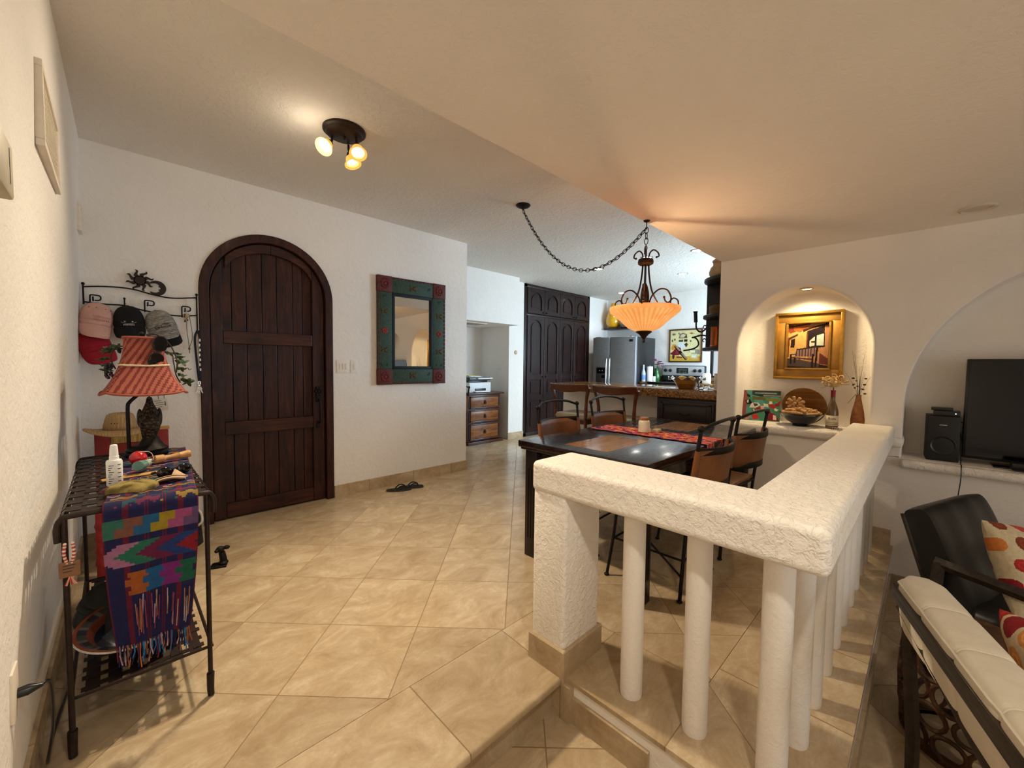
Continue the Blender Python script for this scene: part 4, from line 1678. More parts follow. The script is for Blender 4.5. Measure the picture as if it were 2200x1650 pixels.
HP = [(0.075, 0.004), (0.074, 0.03), (0.068, 0.07), (0.060, 0.092), (0.048, 0.100), (0.02, 0.090), (0.0, 0.084)]
b.lathe(HP, 40, cap=False, sx=1.02, sy=1.12, wob=lambda a, z: 1 - 0.05 * (z > .06) * cos(2 * a))
b.build('crown', STRAW.m, t, solid=0.004, smooth=60)
b = MB()
b.grid(lambda u, v: ((0.073 + 0.085 * v) * cos(u * 2 * pi) * 1.02, (0.073 + 0.075 * v) * sin(u * 2 * pi) * 1.10, 0.004 + 0.020 * v * v * cos(2 * u * 2 * pi) - .006 * v), 48, 8)
b.build('brim', STRAW.m, t, solid=0.004, smooth=60)
b = MB()
for k in range(3):
    a = -pi / 2 - 0.55 + k * 0.2
    b.sphere(0.0045, 0.0715 * cos(a) * 1.02, 0.0715 * sin(a) * 1.12, 0.048, 8, 6)
b.build('eyelets', 'black_plastic', t)

t = thing('shoulder_bag', 'black bag with white cord handles on the floor behind the table', 'bag', (0.30, 3.36, 0))
b = MB()
b.grid(lambda u, v: (0.10 * cos(u * 2 * pi) * (1 - .15 * v) * (1 + .1 * sin(3 * u * 2 * pi)), 0.075 * sin(u * 2 * pi) * (1 - .35 * v), 0.21 * v), 32, 8)
b.grid(lambda u, v: (0.085 * cos(u * 2 * pi) * v, 0.049 * sin(u * 2 * pi) * v, 0.205), 32, 3)
b.build('bag_body', M('black_cloth', '#0e0d0d', .9), t, smooth=50)
b = MB()
b.box(-0.085, -0.06, -0.062, -0.054, 0.03, 0.15)
b.build('white_patch', M('patch_white', '#c9c2b8', .7), t)
b = MB()
b.tube(curve([(0.06, -0.045, 0.13), (0.09, -.05, .16), (0.085, -.03, 0.22), (0.05, 0, 0.24), (0.03, -.02, .225)], 6), 0.007, 8)
b.tube(curve([(-0.07, -0.05, 0.225), (-0.03, -.055, .20), (0.005, -.06, 0.15)], 6), 0.007, 8)
b.build('cord_handles', M('white_cord', '#d8cfc0', .7), t)

t = thing('door_stop', 'small dark cast iron figure door stop on the tiles before the door', 'door stop', (0.425, 2.90, 0), radians(-12))
b = MB()
b.prism([(-0.055, -0.03), (0.03, -0.04), (0.035, 0.03), (-0.04, 0.035)], 0, 0.012, 'xy')
b.build('base', 'iron', t, bevel=.003)
b = MB()
b.tube(curve([(0.012, 0, 0.008), (0.014, 0, 0.035), (0.010, 0, 0.066), (0.006, 0, 0.082)], 6), 0.020, 12, r2=0.016)
b.sphere(0.020, 0.0, 0, 0.100, 14, 10, 1.1, 1, .9)
b.sphere(0.010, -0.018, -0.010, 0.094, 10, 8)
b.sphere(0.011, -0.016, -0.022, 0.100, 10, 8)
b.sphere(0.012, 0.030, 0.010, 0.102, 10, 8, 1.5, 1, 1)
b.sphere(0.026, 0.014, 0, 0.018, 10, 8, 1.0, 1.1, .6)
b.build('figure', 'iron', t)

for i, (x, y, rz, lab) in enumerate(((1.925, 3.50, radians(-24), 'left black flip flop lying on the tiles under the mirror'), (2.055, 3.495, radians(-28), 'right black flip flop overlapping its pair under the mirror'))):
    t = thing('flip_flop', lab, 'sandal', (x, y, 0.0), rz)
    b = MB()
    poly = []
    for k in range(28):
        a = 2 * pi * k / 28
        w = 0.036 + 0.010 * cos(a) + (0.004 if i else -0.004) * sin(a)
        poly.append((0.118 * cos(a), w * sin(a) * 1.1))
    b.prism(poly, 0.0, 0.015, 'xy')
    b.build('sole', M('sole_grey', '#3a3733', .8), t, smooth=0)
    b = MB()
    b.prism([(x_ * .96, y_ * .94) for x_, y_ in poly], 0.0151, 0.019, 'xy')
    b.build('footbed', M('footbed_black', '#121110', .8), t, smooth=0)
    b = MB()
    for s in (-1, 1):
        b.tube(curve([(0.065, 0, 0.02), (0.05, s * 0.012, 0.045), (0.005, s * 0.036, 0.045), (-0.03, s * 0.040, 0.016)], 6), 0.006, 8, flat=.6)
    b.build('strap', 'black_plastic', t)

# ------------------------------------------------------------------ iron coat rack with its hats and keys
WY = DW
t = thing('coat_rack', 'dark iron wall coat rack with sun and moon left of the door', 'coat rack', (0.15, WY, 1.6))


def L(x, z, y=-0.03):
    return (x - 0.15, y, z - 1.6)


b = MB()
b.tube(curve([L(-0.122, 1.667), L(-0.048, 1.679), L(0.041, 1.685), L(0.117, 1.679), L(0.197, 1.660), L(0.298, 1.648), L(0.434, 1.667)], 8), 0.0045, 8)
b.build('wavy_top_bar', 'iron', t)
b = MB()
b.tube(curve([L(-0.122, 1.575), L(-0.028, 1.570), L(0.056, 1.571), L(0.159, 1.548), L(0.312, 1.529), L(0.434, 1.541)], 8), 0.0045, 8)
b.build('wavy_lower_bar', 'iron', t)
for x, z1, z0 in ((-0.124, 1.680, 1.56), (0.434, 1.682, 1.43)):
    b = MB()
    b.tube([L(x, z1), L(x, z0)], 0.0045, 8)
    p = L(x, z1 + .006)
    b.sphere(0.009, p[0], p[1], p[2], 10, 8)
    b.tube([L(x, z1 - .02), L(x, z1 - .02, 0.002)], 0.004, 8)
    b.build('post', 'iron', t)
for x, z in ((-0.072, 1.604), (0.181, 1.599), (0.374, 1.580), (0.06, 1.585)):
    b = MB()
    if x == 0.06:
        b.tube([L(x, z + .03), L(x, z - .01)], 0.004, 8)
        p = L(x, z + .032)
        b.sphere(0.007, p[0], p[1], p[2], 8, 6)
        b.tube(curve([L(x, z - .01), L(x, z - .025, -.045), L(x, z - .015, -.065), L(x, z, -.07)], 5), 0.004, 8)
    else:
        b.tube(curve([L(x - .024, z - .06), L(x - .024, z), L(x - .022, z + .015), L(x - .012, z + .018), L(x + .014, z + .016), L(x + .023, z + .008), L(x + .022, z - .008), L(x + .012, z - .014), L(x - .004, z - .014)], 5), 0.004, 8)
        b.tube(curve([L(x - .010, z - .014), L(x - .010, z - .020, -.05), L(x - .010, z - .012, -.066), L(x - .010, z + .004, -.07)], 5), 0.004, 8)
    b.build('hook', 'iron', t)
b = MB()
cx, cz = 0.138, 1.745
n_r = 8
b.at(*L(cx, cz, -0.026), rx=pi / 2)
b.cyl(0.031, -0.002, 0.002, 24)
for k in range(n_r):
    a = 2 * pi * k / n_r + .35
    out = []
    for s in range(9):
        f = s / 8
        r = 0.026 + f * 0.046
        w = 0.0105 * (1 - f) ** .6 + .0015
        off = 0.008 * sin(f * pi * 1.9)
        out.append((r, off, w))
    poly = [(r * cos(a) - (o + w) * sin(a), r * sin(a) + (o + w) * cos(a)) for r, o, w in out] + [(r * cos(a) - (o - w) * sin(a), r * sin(a) + (o - w) * cos(a)) for r, o, w in out[::-1]]
    b.prism(poly, -0.002, 0.002, 'xy')
b.build('sun', 'iron_brown', t, smooth=0)
b = MB()
b.at(*L(0.222, 1.706, -0.024), rx=pi / 2)
outer = [(0.048 * cos(a), 0.050 * sin(a)) for a in [radians(q) for q in range(-150, 151, 10)]]
inner = [(-0.013 + 0.031 * cos(a) - (0.009 if 10 < abs(q) < 30 else 0), 0.031 * sin(a)) for q, a in [(q, radians(q)) for q in range(128, -129, -8)]]
outer = [(x, z) for x, z in outer if x > -.038]
b.prism(outer + inner, -0.002, 0.002, 'xy')
b.build('moon', 'iron_brown', t, smooth=0)

PINK = M('pink_twill', '#cfa193', .95, var=.10, bump=.2, bscale=400)
GREY = NT('grey_melange')
v = GREY.coords('Object', (25, 25, 160))
GREY.set(Base_Color=GREY.ramp(GREY.noise(v, 1.2, 3, .6, 1.5), [(0.35, srgb('#55534f')), (0.5, srgb('#86827b')), (0.66, srgb('#b4afa6'))]), Roughness=.95)
REDC = M('red_twill', '#9c1626', .95, var=.2, bump=.2, bscale=400)
BLK = M('black_twill', '#0b0a0b', .95, var=.3)


def curved_text(b, s, size, cy, z, a, bb, x0, col=None, depth=.0006, slope=0.0):
    """lettering laid on the curved front of a cap"""
    tb = MB()
    tb.text(s, size, depth, col=col)
    vs = []
    for x, y, d in tb.v:
        y += x * slope
        th = (x + x0) / ((a + bb) / 2)
        th = max(-1.4, min(1.4, th))
        vs.append((a * sin(th) * 1.0, -bb * cos(th) + 0.02 - 0.003 - d + cy, z + y))
    b.raw(vs, tb.f, col)


t = thing('baseball_cap', 'pale pink baseball cap hanging leftmost on the coat rack', 'cap', (-0.068, WY - 0.085, 1.455), radians(10))
cap_mesh(t, PINK, PINK, .076, .062, .118, .085)
b = MB()
rnd = random.Random(2)
for row, z in enumerate((.022, .004)):
    for k in range(9 - row):
        th = -0.62 + k * 0.135 + row * .07 + .25
        b.T = Matrix.Translation((.076 * sin(th), -.062 * cos(th) + .0155, z)) @ Matrix.Rotation(th, 4, 'Z')
        b.box(-.0035, .0035, -.0008, .0008, -.006 + rnd.uniform(0, .003), .006)
b.build('embroidery', M('pink_thread', '#b98a80', .9), t, smooth=0)
b = MB()
for u in (-.5, -.18, .2, .52):
    th = u * 1.9
    b.sphere(.003, .060 * sin(th), -.049 * cos(th) + .012, .078, 6, 5)
b.build('eyelets', 'tag_leather', t)
t.rotation_euler = (radians(-4), radians(9), radians(14))
t = thing('baseball_cap', 'red baseball cap hanging below the pink cap in the corner', 'cap', (-0.075, WY - 0.075, 1.30), radians(10))
cap_mesh(t, REDC, REDC, .078, .055, .10, .085)
b = MB()
b.at(0.02, -.052, -.02, rx=radians(100))
b.text('Xx', .03, .0008, shear=.5)
b.build('embroidery', M('silver_thread', '#c4a3a0', .8), t, smooth=0)
t.rotation_euler = (radians(-4), radians(-16), radians(18))
t = thing('baseball_cap', 'black baseball cap hanging between the pink and the grey cap', 'cap', (0.078, WY - 0.08, 1.45), 0)
cap_mesh(t, BLK, BLK, .076, .058, .118, .075)
b = MB()
for k in range(9):
    b.at(-.024 + k * .006, -.0405, -.011 + .001 * (k % 2))
    b.box(-.002, .0022, -.001, .001, -.0035, .0035)
b.at(0, 0, 0)
for s in (-1, 1):
    b.sphere(.0045, s * .018, -.0415, .010, 8, 6, 1, .6, 1)
b.tube([(-.036 + .072 * k / 8, -.0405 + .006 * abs(k - 4) / 4, -.004 - .0 + .012 * ((k - 4) / 4) ** 2) for k in range(9)], .001, 5)
b.build('embroidery', M('white_thread', '#b9b4ae', .8), t, smooth=0)
t.rotation_euler = (radians(-4), radians(-3), radians(-4))
t = thing('baseball_cap', 'grey melange cap with black brim underside hanging right of the black cap', 'cap', (0.238, WY - 0.085, 1.435), 0)
cap_mesh(t, GREY.m, GREY.m, .080, .062, .122, .062)
b = MB()


def br2(u, v):
    s = (u - .5) * 2
    th = s * pi * .44
    z = -0.045 - v * .092 * (1 - .35 * abs(s) ** 3)
    return (.078 * sin(th), -.050 * cos(th) * (1 + .2 * v) + 0.026, z)


b.grid(br2, 28, 8)
b.build('brim_underside', BLK, t, solid=.004, smooth=60)
b = MB()
for txt, size, z, x0 in (('TREN', .0165, .016, .030), ('MAYA', .0165, -.001, .030), ('G', .036, .000, -.018), ('I', .030, .002, .004)):
    curved_text(b, txt, size, 0, z, .080, .062, x0, slope=.12)
b.build('printed_lettering', 'black_plastic', t, smooth=0)
t.rotation_euler = (radians(-4), radians(-17), radians(-10))

t = thing('key_bunch', 'bunch of keys with a bead cord on the right hook of the rack', 'keys', (0.368, WY - 0.05, 1.555))
KEYM = M('key_brass', '#8d7a56', .35, .8)
for i, (a, L_) in enumerate(((-.5, .055), (-.15, .05), (.2, .06), (.5, .05))):
    b = MB()
    b.at(0.008 * (i - 1.5), -.004 * i, -0.012, ry=-a)
    b.at(0.010 * (i - 1.5), -.004 * i, -0.010, ry=a)
    b.cyl(0.0, 0, 0)
    b.box(-.011, .011, -.001, .001, -.026, -.004, .001)
    b.box(-.004, .004, -.001, .001, -L_, -.024)
    b.box(.003, .007, -.001, .001, -L_ + .004, -L_ + .010)
    b.build('key', KEYM if i % 2 else 'iron_brown', t, smooth=0)
b = MB()
b.tube([(.014 * cos(a), 0, -.004 + .014 * sin(a)) for a in [2 * pi * k / 18 for k in range(18)]], .0015, 6, closed=True)
b.build('key_ring', 'chrome', t)
b = MB()
b.tube(curve([(0.01, -.004, -.012), (0.004, 0, -.10), (0.012, 0, -.20), (0.016, 0, -.245)], 6), .0018, 6)
b.tube(curve([(0.018, -.004, -.012), (0.03, 0, -.10), (0.034, 0, -.18), (0.016, 0, -.245)], 6), .0018, 6)
b.sphere(.008, .016, 0, -.252, 10, 8, .8, .8, 1.3)
b.tube([(.016, 0, -.26), (.016, 0, -.285)], .0025, 6)
b.build('bead_cord', M('cord_brown', '#6e5538', .8), t)
t = thing('lanyard', 'dark blue lanyard with keys hanging at the door frame', 'lanyard', (0.434, WY - 0.04, 1.435))
b = MB()
for s in (0, 1):
    pts = curve([(0, 0, 0), (-.016 + .026 * s, -.006 * s, -.05), (-.014 + .030 * s, -.004, -.15), (-.004 + .012 * s, -.004, -.30), (.002, -.004, -.365)], 7)
    b.tube(pts, .007, 6, flat=.25, col=None)
b.c = None
b.build('strap', M('navy_strap', '#0e1626', .8), t)
b = MB()
for k in range(7):
    b.at(.010 - .003 * (k % 2), -.012, -.07 - .035 * k, rx=pi / 2, ry=0)
    b.box(-.004, .004, -.009, .009, 0, .0008)
b.build('printed_letters', 'white_plastic', t, smooth=0)
b = MB()
b.tube([(.002 + .008 * cos(a), -.004, -.375 + .012 * sin(a)) for a in [2 * pi * k / 14 for k in range(14)]], .002, 6, closed=True)
b.box(-.008, .010, -.008, .0, -.402, -.385, .002)
b.build('clip', 'chrome', t)
for i, a in enumerate((-.35, .1, .4)):
    b = MB()
    b.at(.002, -.005 - .002 * i, -.40, ry=a)
    b.box(-.009, .009, -.001, .001, -.026, -.004, .001)
    b.box(-.0035, .0035, -.001, .001, -.052, -.024)
    b.build('key', M('key_silver', '#a39a8c', .3, .8), t, smooth=0)
t = thing('luggage_tag', 'clear tag with white printed card hanging behind the rooster lamp', 'tag', (0.222, WY - 0.03, 0.925))
b = MB()
b.T = Matrix.Rotation(radians(-6), 4, 'Y')
b.box(-.038, .038, -.0015, .0015, -.05, .03, .001)
b.build('sleeve', M('tag_sleeve', '#cfc6b4', .3, var=.05), t)
b = MB()
b.T = Matrix.Rotation(radians(-6), 4, 'Y')
for k in range(4):
    b.box(-.03 + .006 * (k % 2), .006 + .008 * (k % 3), -.0022, -.0014, .016 - k * .014, .019 - k * .014)
b.box(.022, .027, -.0022, -.0014, -.02, .01)
b.build('printed_lines', 'black_plastic', t, smooth=0)
b = MB()
b.tube(curve([(-.01, 0, .028), (-.015, .005, .16), (-.01, .006, .30), (.0, .006, .36)], 6), .0018, 6)
b.tube(curve([(.02, 0, .03), (.02, .005, .16), (.01, .006, .30), (.0, .006, .36)], 6), .0018, 6)
b.build('strap', 'cord_brown', t)

# ================================================================== DINING PLATFORM
# ------------------------------------------------------------------ table
TX0, TX1, TY0, TY1, TTZ = 1.822, 3.585, 0.925, 1.803, 0.74
TCX, TCY = (TX0 + TX1) / 2, (TY0 + TY1) / 2
t = thing('dining_table', 'dark espresso dining table with tan inlaid top and fluted legs', 'table', (TCX, TCY, 0))
hx, hy = (TX1 - TX0) / 2, (TY1 - TY0) / 2
b = MB()
b.box(-hx, hx, -hy, hy, TTZ - 0.042, TTZ, 0.006)
b.box(-hx + .012, hx - .012, -hy + .012, hy - .012, TTZ - 0.058, TTZ - 0.040, 0.006)
b.build('table_top', 'espresso_wood', t)
for sx_ in (-1, 1):
    b = MB()
    b.box(sx_ * .53 - .245, sx_ * .53 + .245, -0.15, 0.15, TTZ - .004, TTZ + .0008)
    b.build('inlay', 'inlay_wood', t, smooth=0)
b = MB()
for y in (-hy + .06, hy - .09):
    b.box(-hx + .06, hx - .06, y, y + .03, TTZ - .15, TTZ - .056)
for x in (-hx + .06, hx - .09):
    b.box(x, x + .03, -hy + .06, hy - .06, TTZ - .15, TTZ - .056)
b.build('apron', 'espresso_wood', t)
for sx_ in (-1, 1):
    for sy_ in (-1, 1):
        b = MB()
        cx, cy, w = sx_ * (hx - .082), sy_ * (hy - .082), .048
        b.box(cx - w, cx + w, cy - w, cy + w, 0.0, TTZ - .056, .006)
        for k in (-1, 0, 1):
            for s in (-1, 1):
                b.box(cx + k * .022 - .006, cx + k * .022 + .006, cy + s * w - .004, cy + s * w + .004, .12, TTZ - .17, .003)
                b.box(cx + s * w - .004, cx + s * w + .004, cy + k * .022 - .006, cy + k * .022 + .006, .12, TTZ - .17, .003)
        b.build('leg', 'espresso_leg', t)


def bright_runner(u, v):
    pal = ['#c23a1c', '#e07a1f', '#4a1f5e', '#8a2f8c', '#e0923a', '#a31d2a', '#33204f', '#d0552a', '#b03a78', '#e8a04a']
    n1 = sin(u * 9.1 + 2.2 * sin(v * 7)) + sin(v * 23 + 3 * sin(u * 5 + v * 3)) + .6 * sin(v * 51 + u * 17)
    if v < .015 or v > .985 or u < .06 or u > .94:
        return srgb('#2a1236')
    return srgb(pal[int((n1 + 3) * 2.3 + v * 5) % 10])


t = thing('table_runner', 'bright red, orange and purple runner across the dining table', 'table runner', (2.70, 1.36, TTZ))


def brun(u, v):
    # lies across the width of the top and hangs a little past the near edge
    s = -0.46 + v * 1.10
    e = 0.006 * sin(u * 31) + .004 * sin(v * 70)
    x = (u - .5) * 0.30 + .10 * (0) + .004 * sin(v * 60)
    if s > 0.43:
        return (x, s, .0028 + .0006 * sin(u * 9))
    return (x, s, .0028 + .0006 * sin(u * 9 + v * 11))


b = MB()
# long axis follows the table's width; near end drops over the edge between the chairs
WID, LEN = 0.30, 0.86


def brun2(u, v):
    s = v * (LEN + .27)
    x = (u - .5) * WID + .006 * sin(v * 55) * (1 if u < .5 else -1)
    if s < LEN:
        return (x, 0.43 - s, .003)
    d = s - LEN
    return (x * (1 - .4 * d), 0.43 - LEN - .010 - .008 * sin(u * 7), .003 - max(0, d - .012))


b.grid(brun2, 40, 110, bright_runner)
b.build('cloth', 'woven_cloth', t, solid=.0025, smooth=60)
t.location = (2.70, TCY, TTZ + .001)

t = thing('candle_jar', 'cream candle jar with wooden lid on the bright runner', 'candle', (2.69, 1.40, TTZ + .0065))
b = MB()
b.lathe([(0, 0), (.036, 0), (.040, .004), (.040, .072), (.034, .084), (.028, .088), (0, .088)], 28)
b.build('jar', M('wax_cream', '#d8cbb2', .25, var=.08, coat=.5), t)
b = MB()
b.lathe([(0, .088), (.031, .088), (.032, .091), (.032, .104), (.030, .107), (0, .107)], 28)
b.build('lid', M('lid_wood', '#96602f', .5, var=.2), t)
b = MB()
b.box(-.012, .012, -.046, -.043, .006, .032)
b.build('paper_tag', M('paper_tag', '#dccfae', .8), t)
t = thing('small_box', 'small cream matchbox lying right of the candle jar', 'box', (2.765, 1.345, TTZ + .0065), radians(12))
b = MB()
b.box(-.045, .045, -.022, .022, 0, .02, .002)
b.build('box', M('box_cream', '#cbbd98', .8), t)
b = MB()
b.box(-.046, .046, -.0225, .0225, .004, .016)
b.build('sleeve', M('box_sleeve', '#b9a377', .8), t)
t = thing('wire_ornament', 'tangled thin wire ornament behind the candle jar', 'ornament', (2.79, 1.46, TTZ + .006))
b = MB()
rnd = random.Random(21)
for k in range(7):
    pts = [(rnd.uniform(-.16, .10), rnd.uniform(-.05, .07), rnd.uniform(0.003, .075)) for _ in range(5)]
    b.tube(curve(pts, 8), .0012, 5)
b.build('wire', M('wire_grey', '#6e655a', .4, .7), t)
t.location = (2.80, 1.45, TTZ + .004)

# ------------------------------------------------------------------ leather and iron chairs (built facing +Y, back at y = 0)


def make_chair(label):
    t = thing('dining_chair', label, 'chair')
    W = .245
    for s in (-1, 1):
        b = MB()
        b.tube(curve([(s * (W - .005), .085, 0), (s * (W - .015), .075, .25), (s * (W - .015), .06, .46), (s * (W), .03, .70), (s * (W + .012), 0, .905)], 6), .0095, 10)
        b.sphere(.017, s * (W + .012), 0, .913, 12, 10)
        b.sphere(.015, s * (W - .005), .085, .008, 10, 8, 1, 1, .6)
        b.build('rear_leg', 'iron', t)
        b = MB()
        b.tube(curve([(s * (W + .01), .50, 0), (s * (W - .02), .475, .25), (s * (W - .03), .46, .455)], 6), .0085, 10)
        b.sphere(.015, s * (W + .01), .50, .008, 10, 8, 1, 1, .6)
        b.build('front_leg', 'iron', t)
    b = MB()
    b.tube(curve([(-W - .012, 0, .905), (-W * .65, -.035, .935), (0, -.05, .945), (W * .65, -.035, .935), (W + .012, 0, .905)], 8), .009, 10)
    b.build('top_bar', 'iron', t)
    for z0, z1 in ((.775, .812), (.585, .622)):
        b = MB()
        k = (z0 - .45) / .45

        def band(u, v):
            x = (u - .5) * 2 * (W + .004)
            y = .062 - .062 * k - .085 * (1 - ((u - .5) * 2) ** 2)
            return (x, y, z0 + (z1 - z0) * v)
        b.grid(band, 24, 1)
        b.build('iron_band', 'iron', t, solid=.006)
    b = MB()

    def back(u, v):
        x = (u - .5) * 2 * (W + .006)
        z = .600 + .20 * v
        k = (z - .45) / .45
        return (x, .062 - .062 * k - .078 * (1 - ((u - .5) * 2) ** 2), z)
    b.grid(back, 28, 6)
    bl = b.build('leather_back', 'leather_tan', t, solid=.006)
    for s in (-1, 1):
        b = MB()
        for k in range(9):
            z = .615 + k * .02
            kk = (z - .45) / .45
            b.tube([(s * (W + .012), .062 - .062 * kk - .008, z), (s * (W - .012), .062 - .062 * kk - .016, z + .003)], .0018, 5)
        b.tube([(s * (W + .004), .062 - .062 * (.60 - .45) / .45, .60), (s * (W + .004), .062 - .062 * (.80 - .45) / .45, .80)], .0145, 10)
        b.build('lacing', 'leather_tan', bl)
    b = MB()
    b.box(-W + .01, W - .01, .06, .475, .445, .47, .012, 3)
    b.build('seat', 'leather_tan', t)
    b = MB()
    b.tube([(-W + .012, .06, .44), (W - .012, .06, .44), (W - .025, .468, .44), (-W + .025, .468, .44)], .008, 8, closed=True)
    for z in (.22,):
        b.tube([(-W + .015, .074, z), (W - .015, .074, z)], .006, 8)
        b.tube([(-W + .02, .474, z), (W - .02, .474, z)], .006, 8)
    for s in (-1, 1):
        b.tube([(s * (W - .015), .074, .22), (s * (W - .02), .474, .22)], .006, 8)
        b.tube([(s * (W - .012), .078, .13), (s * (W - .028), .462, .41)], .006, 8)
    b.build('stretchers', 'iron', t)
    return t


c0 = make_chair('tan leather and iron dining chair on the near side, closest to the white rail corner')
c0.location = (2.292, .770, 0)
c0.rotation_euler = (0, 0, radians(2))
CG = 'leather and iron dining chairs'
c0['group'] = CG
dup(c0, (2.935, .775, 0), radians(-3), 'tan leather and iron dining chair on the near side, closest to the niche ledge', CG)
dup(c0, (2.395, 1.945, 0), radians(184), 'tan leather and iron dining chair across the table, in front of the left bar stool', CG)
dup(c0, (3.075, 1.945, 0), radians(180), 'tan leather and iron dining chair across the table, in front of the right bar stool', CG)
dup(c0, (3.065, 4.20, 0), 0, 'iron and leather chair mostly hidden behind the entry wall, beside the drawer chest', CG)

# ------------------------------------------------------------------ chandelier on a swag chain
CHX, CHY = 2.407, 1.272
CZ = 1.585                       # rim of the bowl
t = thing('chandelier', 'iron scroll chandelier with glowing amber ribbed glass bowl over the table', 'chandelier', (CHX, CHY, CZ))
BOWL = NT('amber_bowl')
v = BOWL.coords('Object')
f = BOWL.noise(v, 9, 4, .6, .5)
rib = BOWL.n.new('ShaderNodeVertexColor')
rib.layer_name = 'Col'
BOWL.set(Base_Color=BOWL.ramp(f, [(.3, srgb('#c96f22')), (.7, srgb('#eda04a'))]), Roughness=.35, Transmission_Weight=0.0,
         Emission_Color=BOWL.mix(1.0, BOWL.ramp(f, [(.3, (1.0, .38, .09, 1)), (.7, (1.0, .52, .19, 1))]), rib.outputs['Color'], 'MULTIPLY'), Emission_Strength=0.8)
R = .216
b = MB()
prof = [(.030, -.150), (.062, -.146), (.092, -.131), (.118, -.108), (.146, -.080), (.180, -.052), (.207, -.030), (.216, -.012), (.214, 0.0)]
b.lathe(prof, 240, cap=False, wob=lambda a, z: 1 + (.022 * abs(sin(a * 20)) if -.14 < z < -.02 else 0),
        colf=lambda k, i: (lambda q: (q, q, q, 1))(.72 + .36 * abs(sin((i + .5) * pi / 6)) ** 2 if k < 6 else .8))
b.build('glass_bowl', BOWL.m, t, smooth=60)
b = MB()
b.lathe([(0, -.222), (.006, -.222), (.010, -.212), (.006, -.202), (.009, -.196), (.018, -.182), (.030, -.168), (.050, -.155), (.046, -.148), (0, -.148)], 24)
b.build('finial', 'iron_brown', t)
b = MB()
b.lathe([(0, .265), (.035, .265), (.046, .272), (.048, .285), (.044, .300), (.030, .305), (0, .305)], 28)
b.tube([(0, 0, -.15), (0, 0, .36)], .0065, 10)
b.tube([(.012 * cos(a), 0, .372 + .014 * sin(a)) for a in [2 * pi * k / 16 for k in range(16)]], .003, 6, closed=True)
b.build('collar', 'iron_brown', t)
b = MB()
for k in range(6):
    a = k * pi / 3 + .3
    b.tube(curve([(.016 * cos(a), .016 * sin(a), -.02), (.02 * cos(a + .5), .02 * sin(a + .5), .06), (.014 * cos(a + 1), .014 * sin(a + 1), .12), (.004 * cos(a), .004 * sin(a), .15)], 6), .009, 8, r2=.005)
b.build('twisted_column', 'iron_brown', t)
angs = [YAW * -1 + radians(q) for q in (8, 128, 248)]
for a in angs:
    ca, sa = cos(a), sin(a)

    def P(r, z):
        return (r * ca, r * sa, z)
    b = MB()
    b.tube(curve([P(.020, .27), P(.026, .20), P(.045, .11), (.085 * ca, .085 * sa, .035), P(.13, -.01)], 8), .0055, 8)
    b.build('bar', 'iron_brown', t)
    b = MB()
    b.tube(curve([P(.028, .02), P(.048, .075), P(.095, .118), P(.145, .118), P(.172, .085), P(.176, .055), P(.160, .038), P(.140, .045), P(.130, .068)], 8), .0050, 8)
    q = P(.130, .070)
    b.sphere(.008, *q, 8, 6)
    b.tube(curve([P(.176, .025), P(.176, .050), P(.195, .066), P(.222, .055), P(.228, .025), P(.214, -.004)], 8), .0046, 8)
    q = P(.176, .022)
    b.sphere(.007, *q, 8, 6)
    b.build('scroll_arm', 'iron_brown', t)
    b = MB()
    b.tube(curve([P(.018, .30), P(.026, .34), P(.050, .362), P(.078, .350), P(.088, .328), P(.074, .318)], 8), .0045, 8)
    q = P(.072, .318)
    b.sphere(.007, *q, 8, 6)
    b.build('top_scroll', 'iron_brown', t)
b = MB()
for k in range(3):
    a = angs[k] + .6
    b.at(.07 * cos(a), .07 * sin(a), -.055)
    b.sphere(.022, 0, 0, 0, 12, 10, 1, 1, 1.3)
b.build('bulb', emitter('bowl_bulb', (1.0, .62, .25), 3.0), t)


def link_chain(b, pts, L=.042, w=.0120, r=.0025):
    """alternating oval links along a path"""
    acc, out = 0.0, [Vector(pts[0])]
    for i in range(len(pts) - 1):
        a, c = Vector(pts[i]), Vector(pts[i + 1])
        seg = (c - a).length
        while acc + seg >= L * .78:
            f_ = (L * .78 - acc) / seg
            a = a + (c - a) * f_
            out.append(a.copy())
            seg = (c - a).length
            acc = 0.0
        acc += seg
    for i in range(len(out) - 1):
        p, q = out[i], out[i + 1]
        d = (q - p).normalized()
        s = d.cross(Vector((0, 0, 1)))
        s = s.normalized() if s.length > .05 else Vector((1, 0, 0))
        n_ = d.cross(s)
        side = s if i % 2 else n_
        mid = (p + q) / 2
        b.tube([mid + d * (L * .5 * cos(x)) + side * (w * sin(x)) for x in [2 * pi * k / 12 for k in range(12)]], r, 5, closed=True)


HK = Vector((0, 0, LO - CZ))
CAN = Vector((2.53 - CHX, 2.475 - CHY, HI - CZ))
b = MB()
b.at(*HK)
b.lathe([(0, 0), (.020, 0), (.018, -.006), (.008, -.010), (0, -.011)], 18)
b.tube(curve([(0, 0, -.008), (0, 0, -.026), (.008, .004, -.036), (.004, .002, -.052), (-.006, 0, -.05)], 6), .003, 8)
b.build('ceiling_hook', 'iron', t)
b = MB()
link_chain(b, [HK + Vector((0, 0, -.045)), Vector((0, 0, .385))])
b.build('drop_chain', 'iron', t)
b = MB()
A_, B_ = CAN + Vector((0, 0, -.045)), HK + Vector((0, 0, -.045))
pts = []
for k in range(80):
    f_ = k / 79
    p = A_.lerp(B_, f_)
    # catenary-like sag, hanging lowest past the middle
    lo = 1.930 - CZ
    c2 = A_.z + f_ * (B_.z - A_.z)
    p.z = c2 - 4 * (((A_.z + B_.z) / 2) - lo) * f_ * (1 - f_)
    pts.append(p)
link_chain(b, pts)
b.build('swag_chain', 'iron', t)
b = MB()
b.tube([p + Vector((0, 0, .002)) for p in pts], .0022, 5)
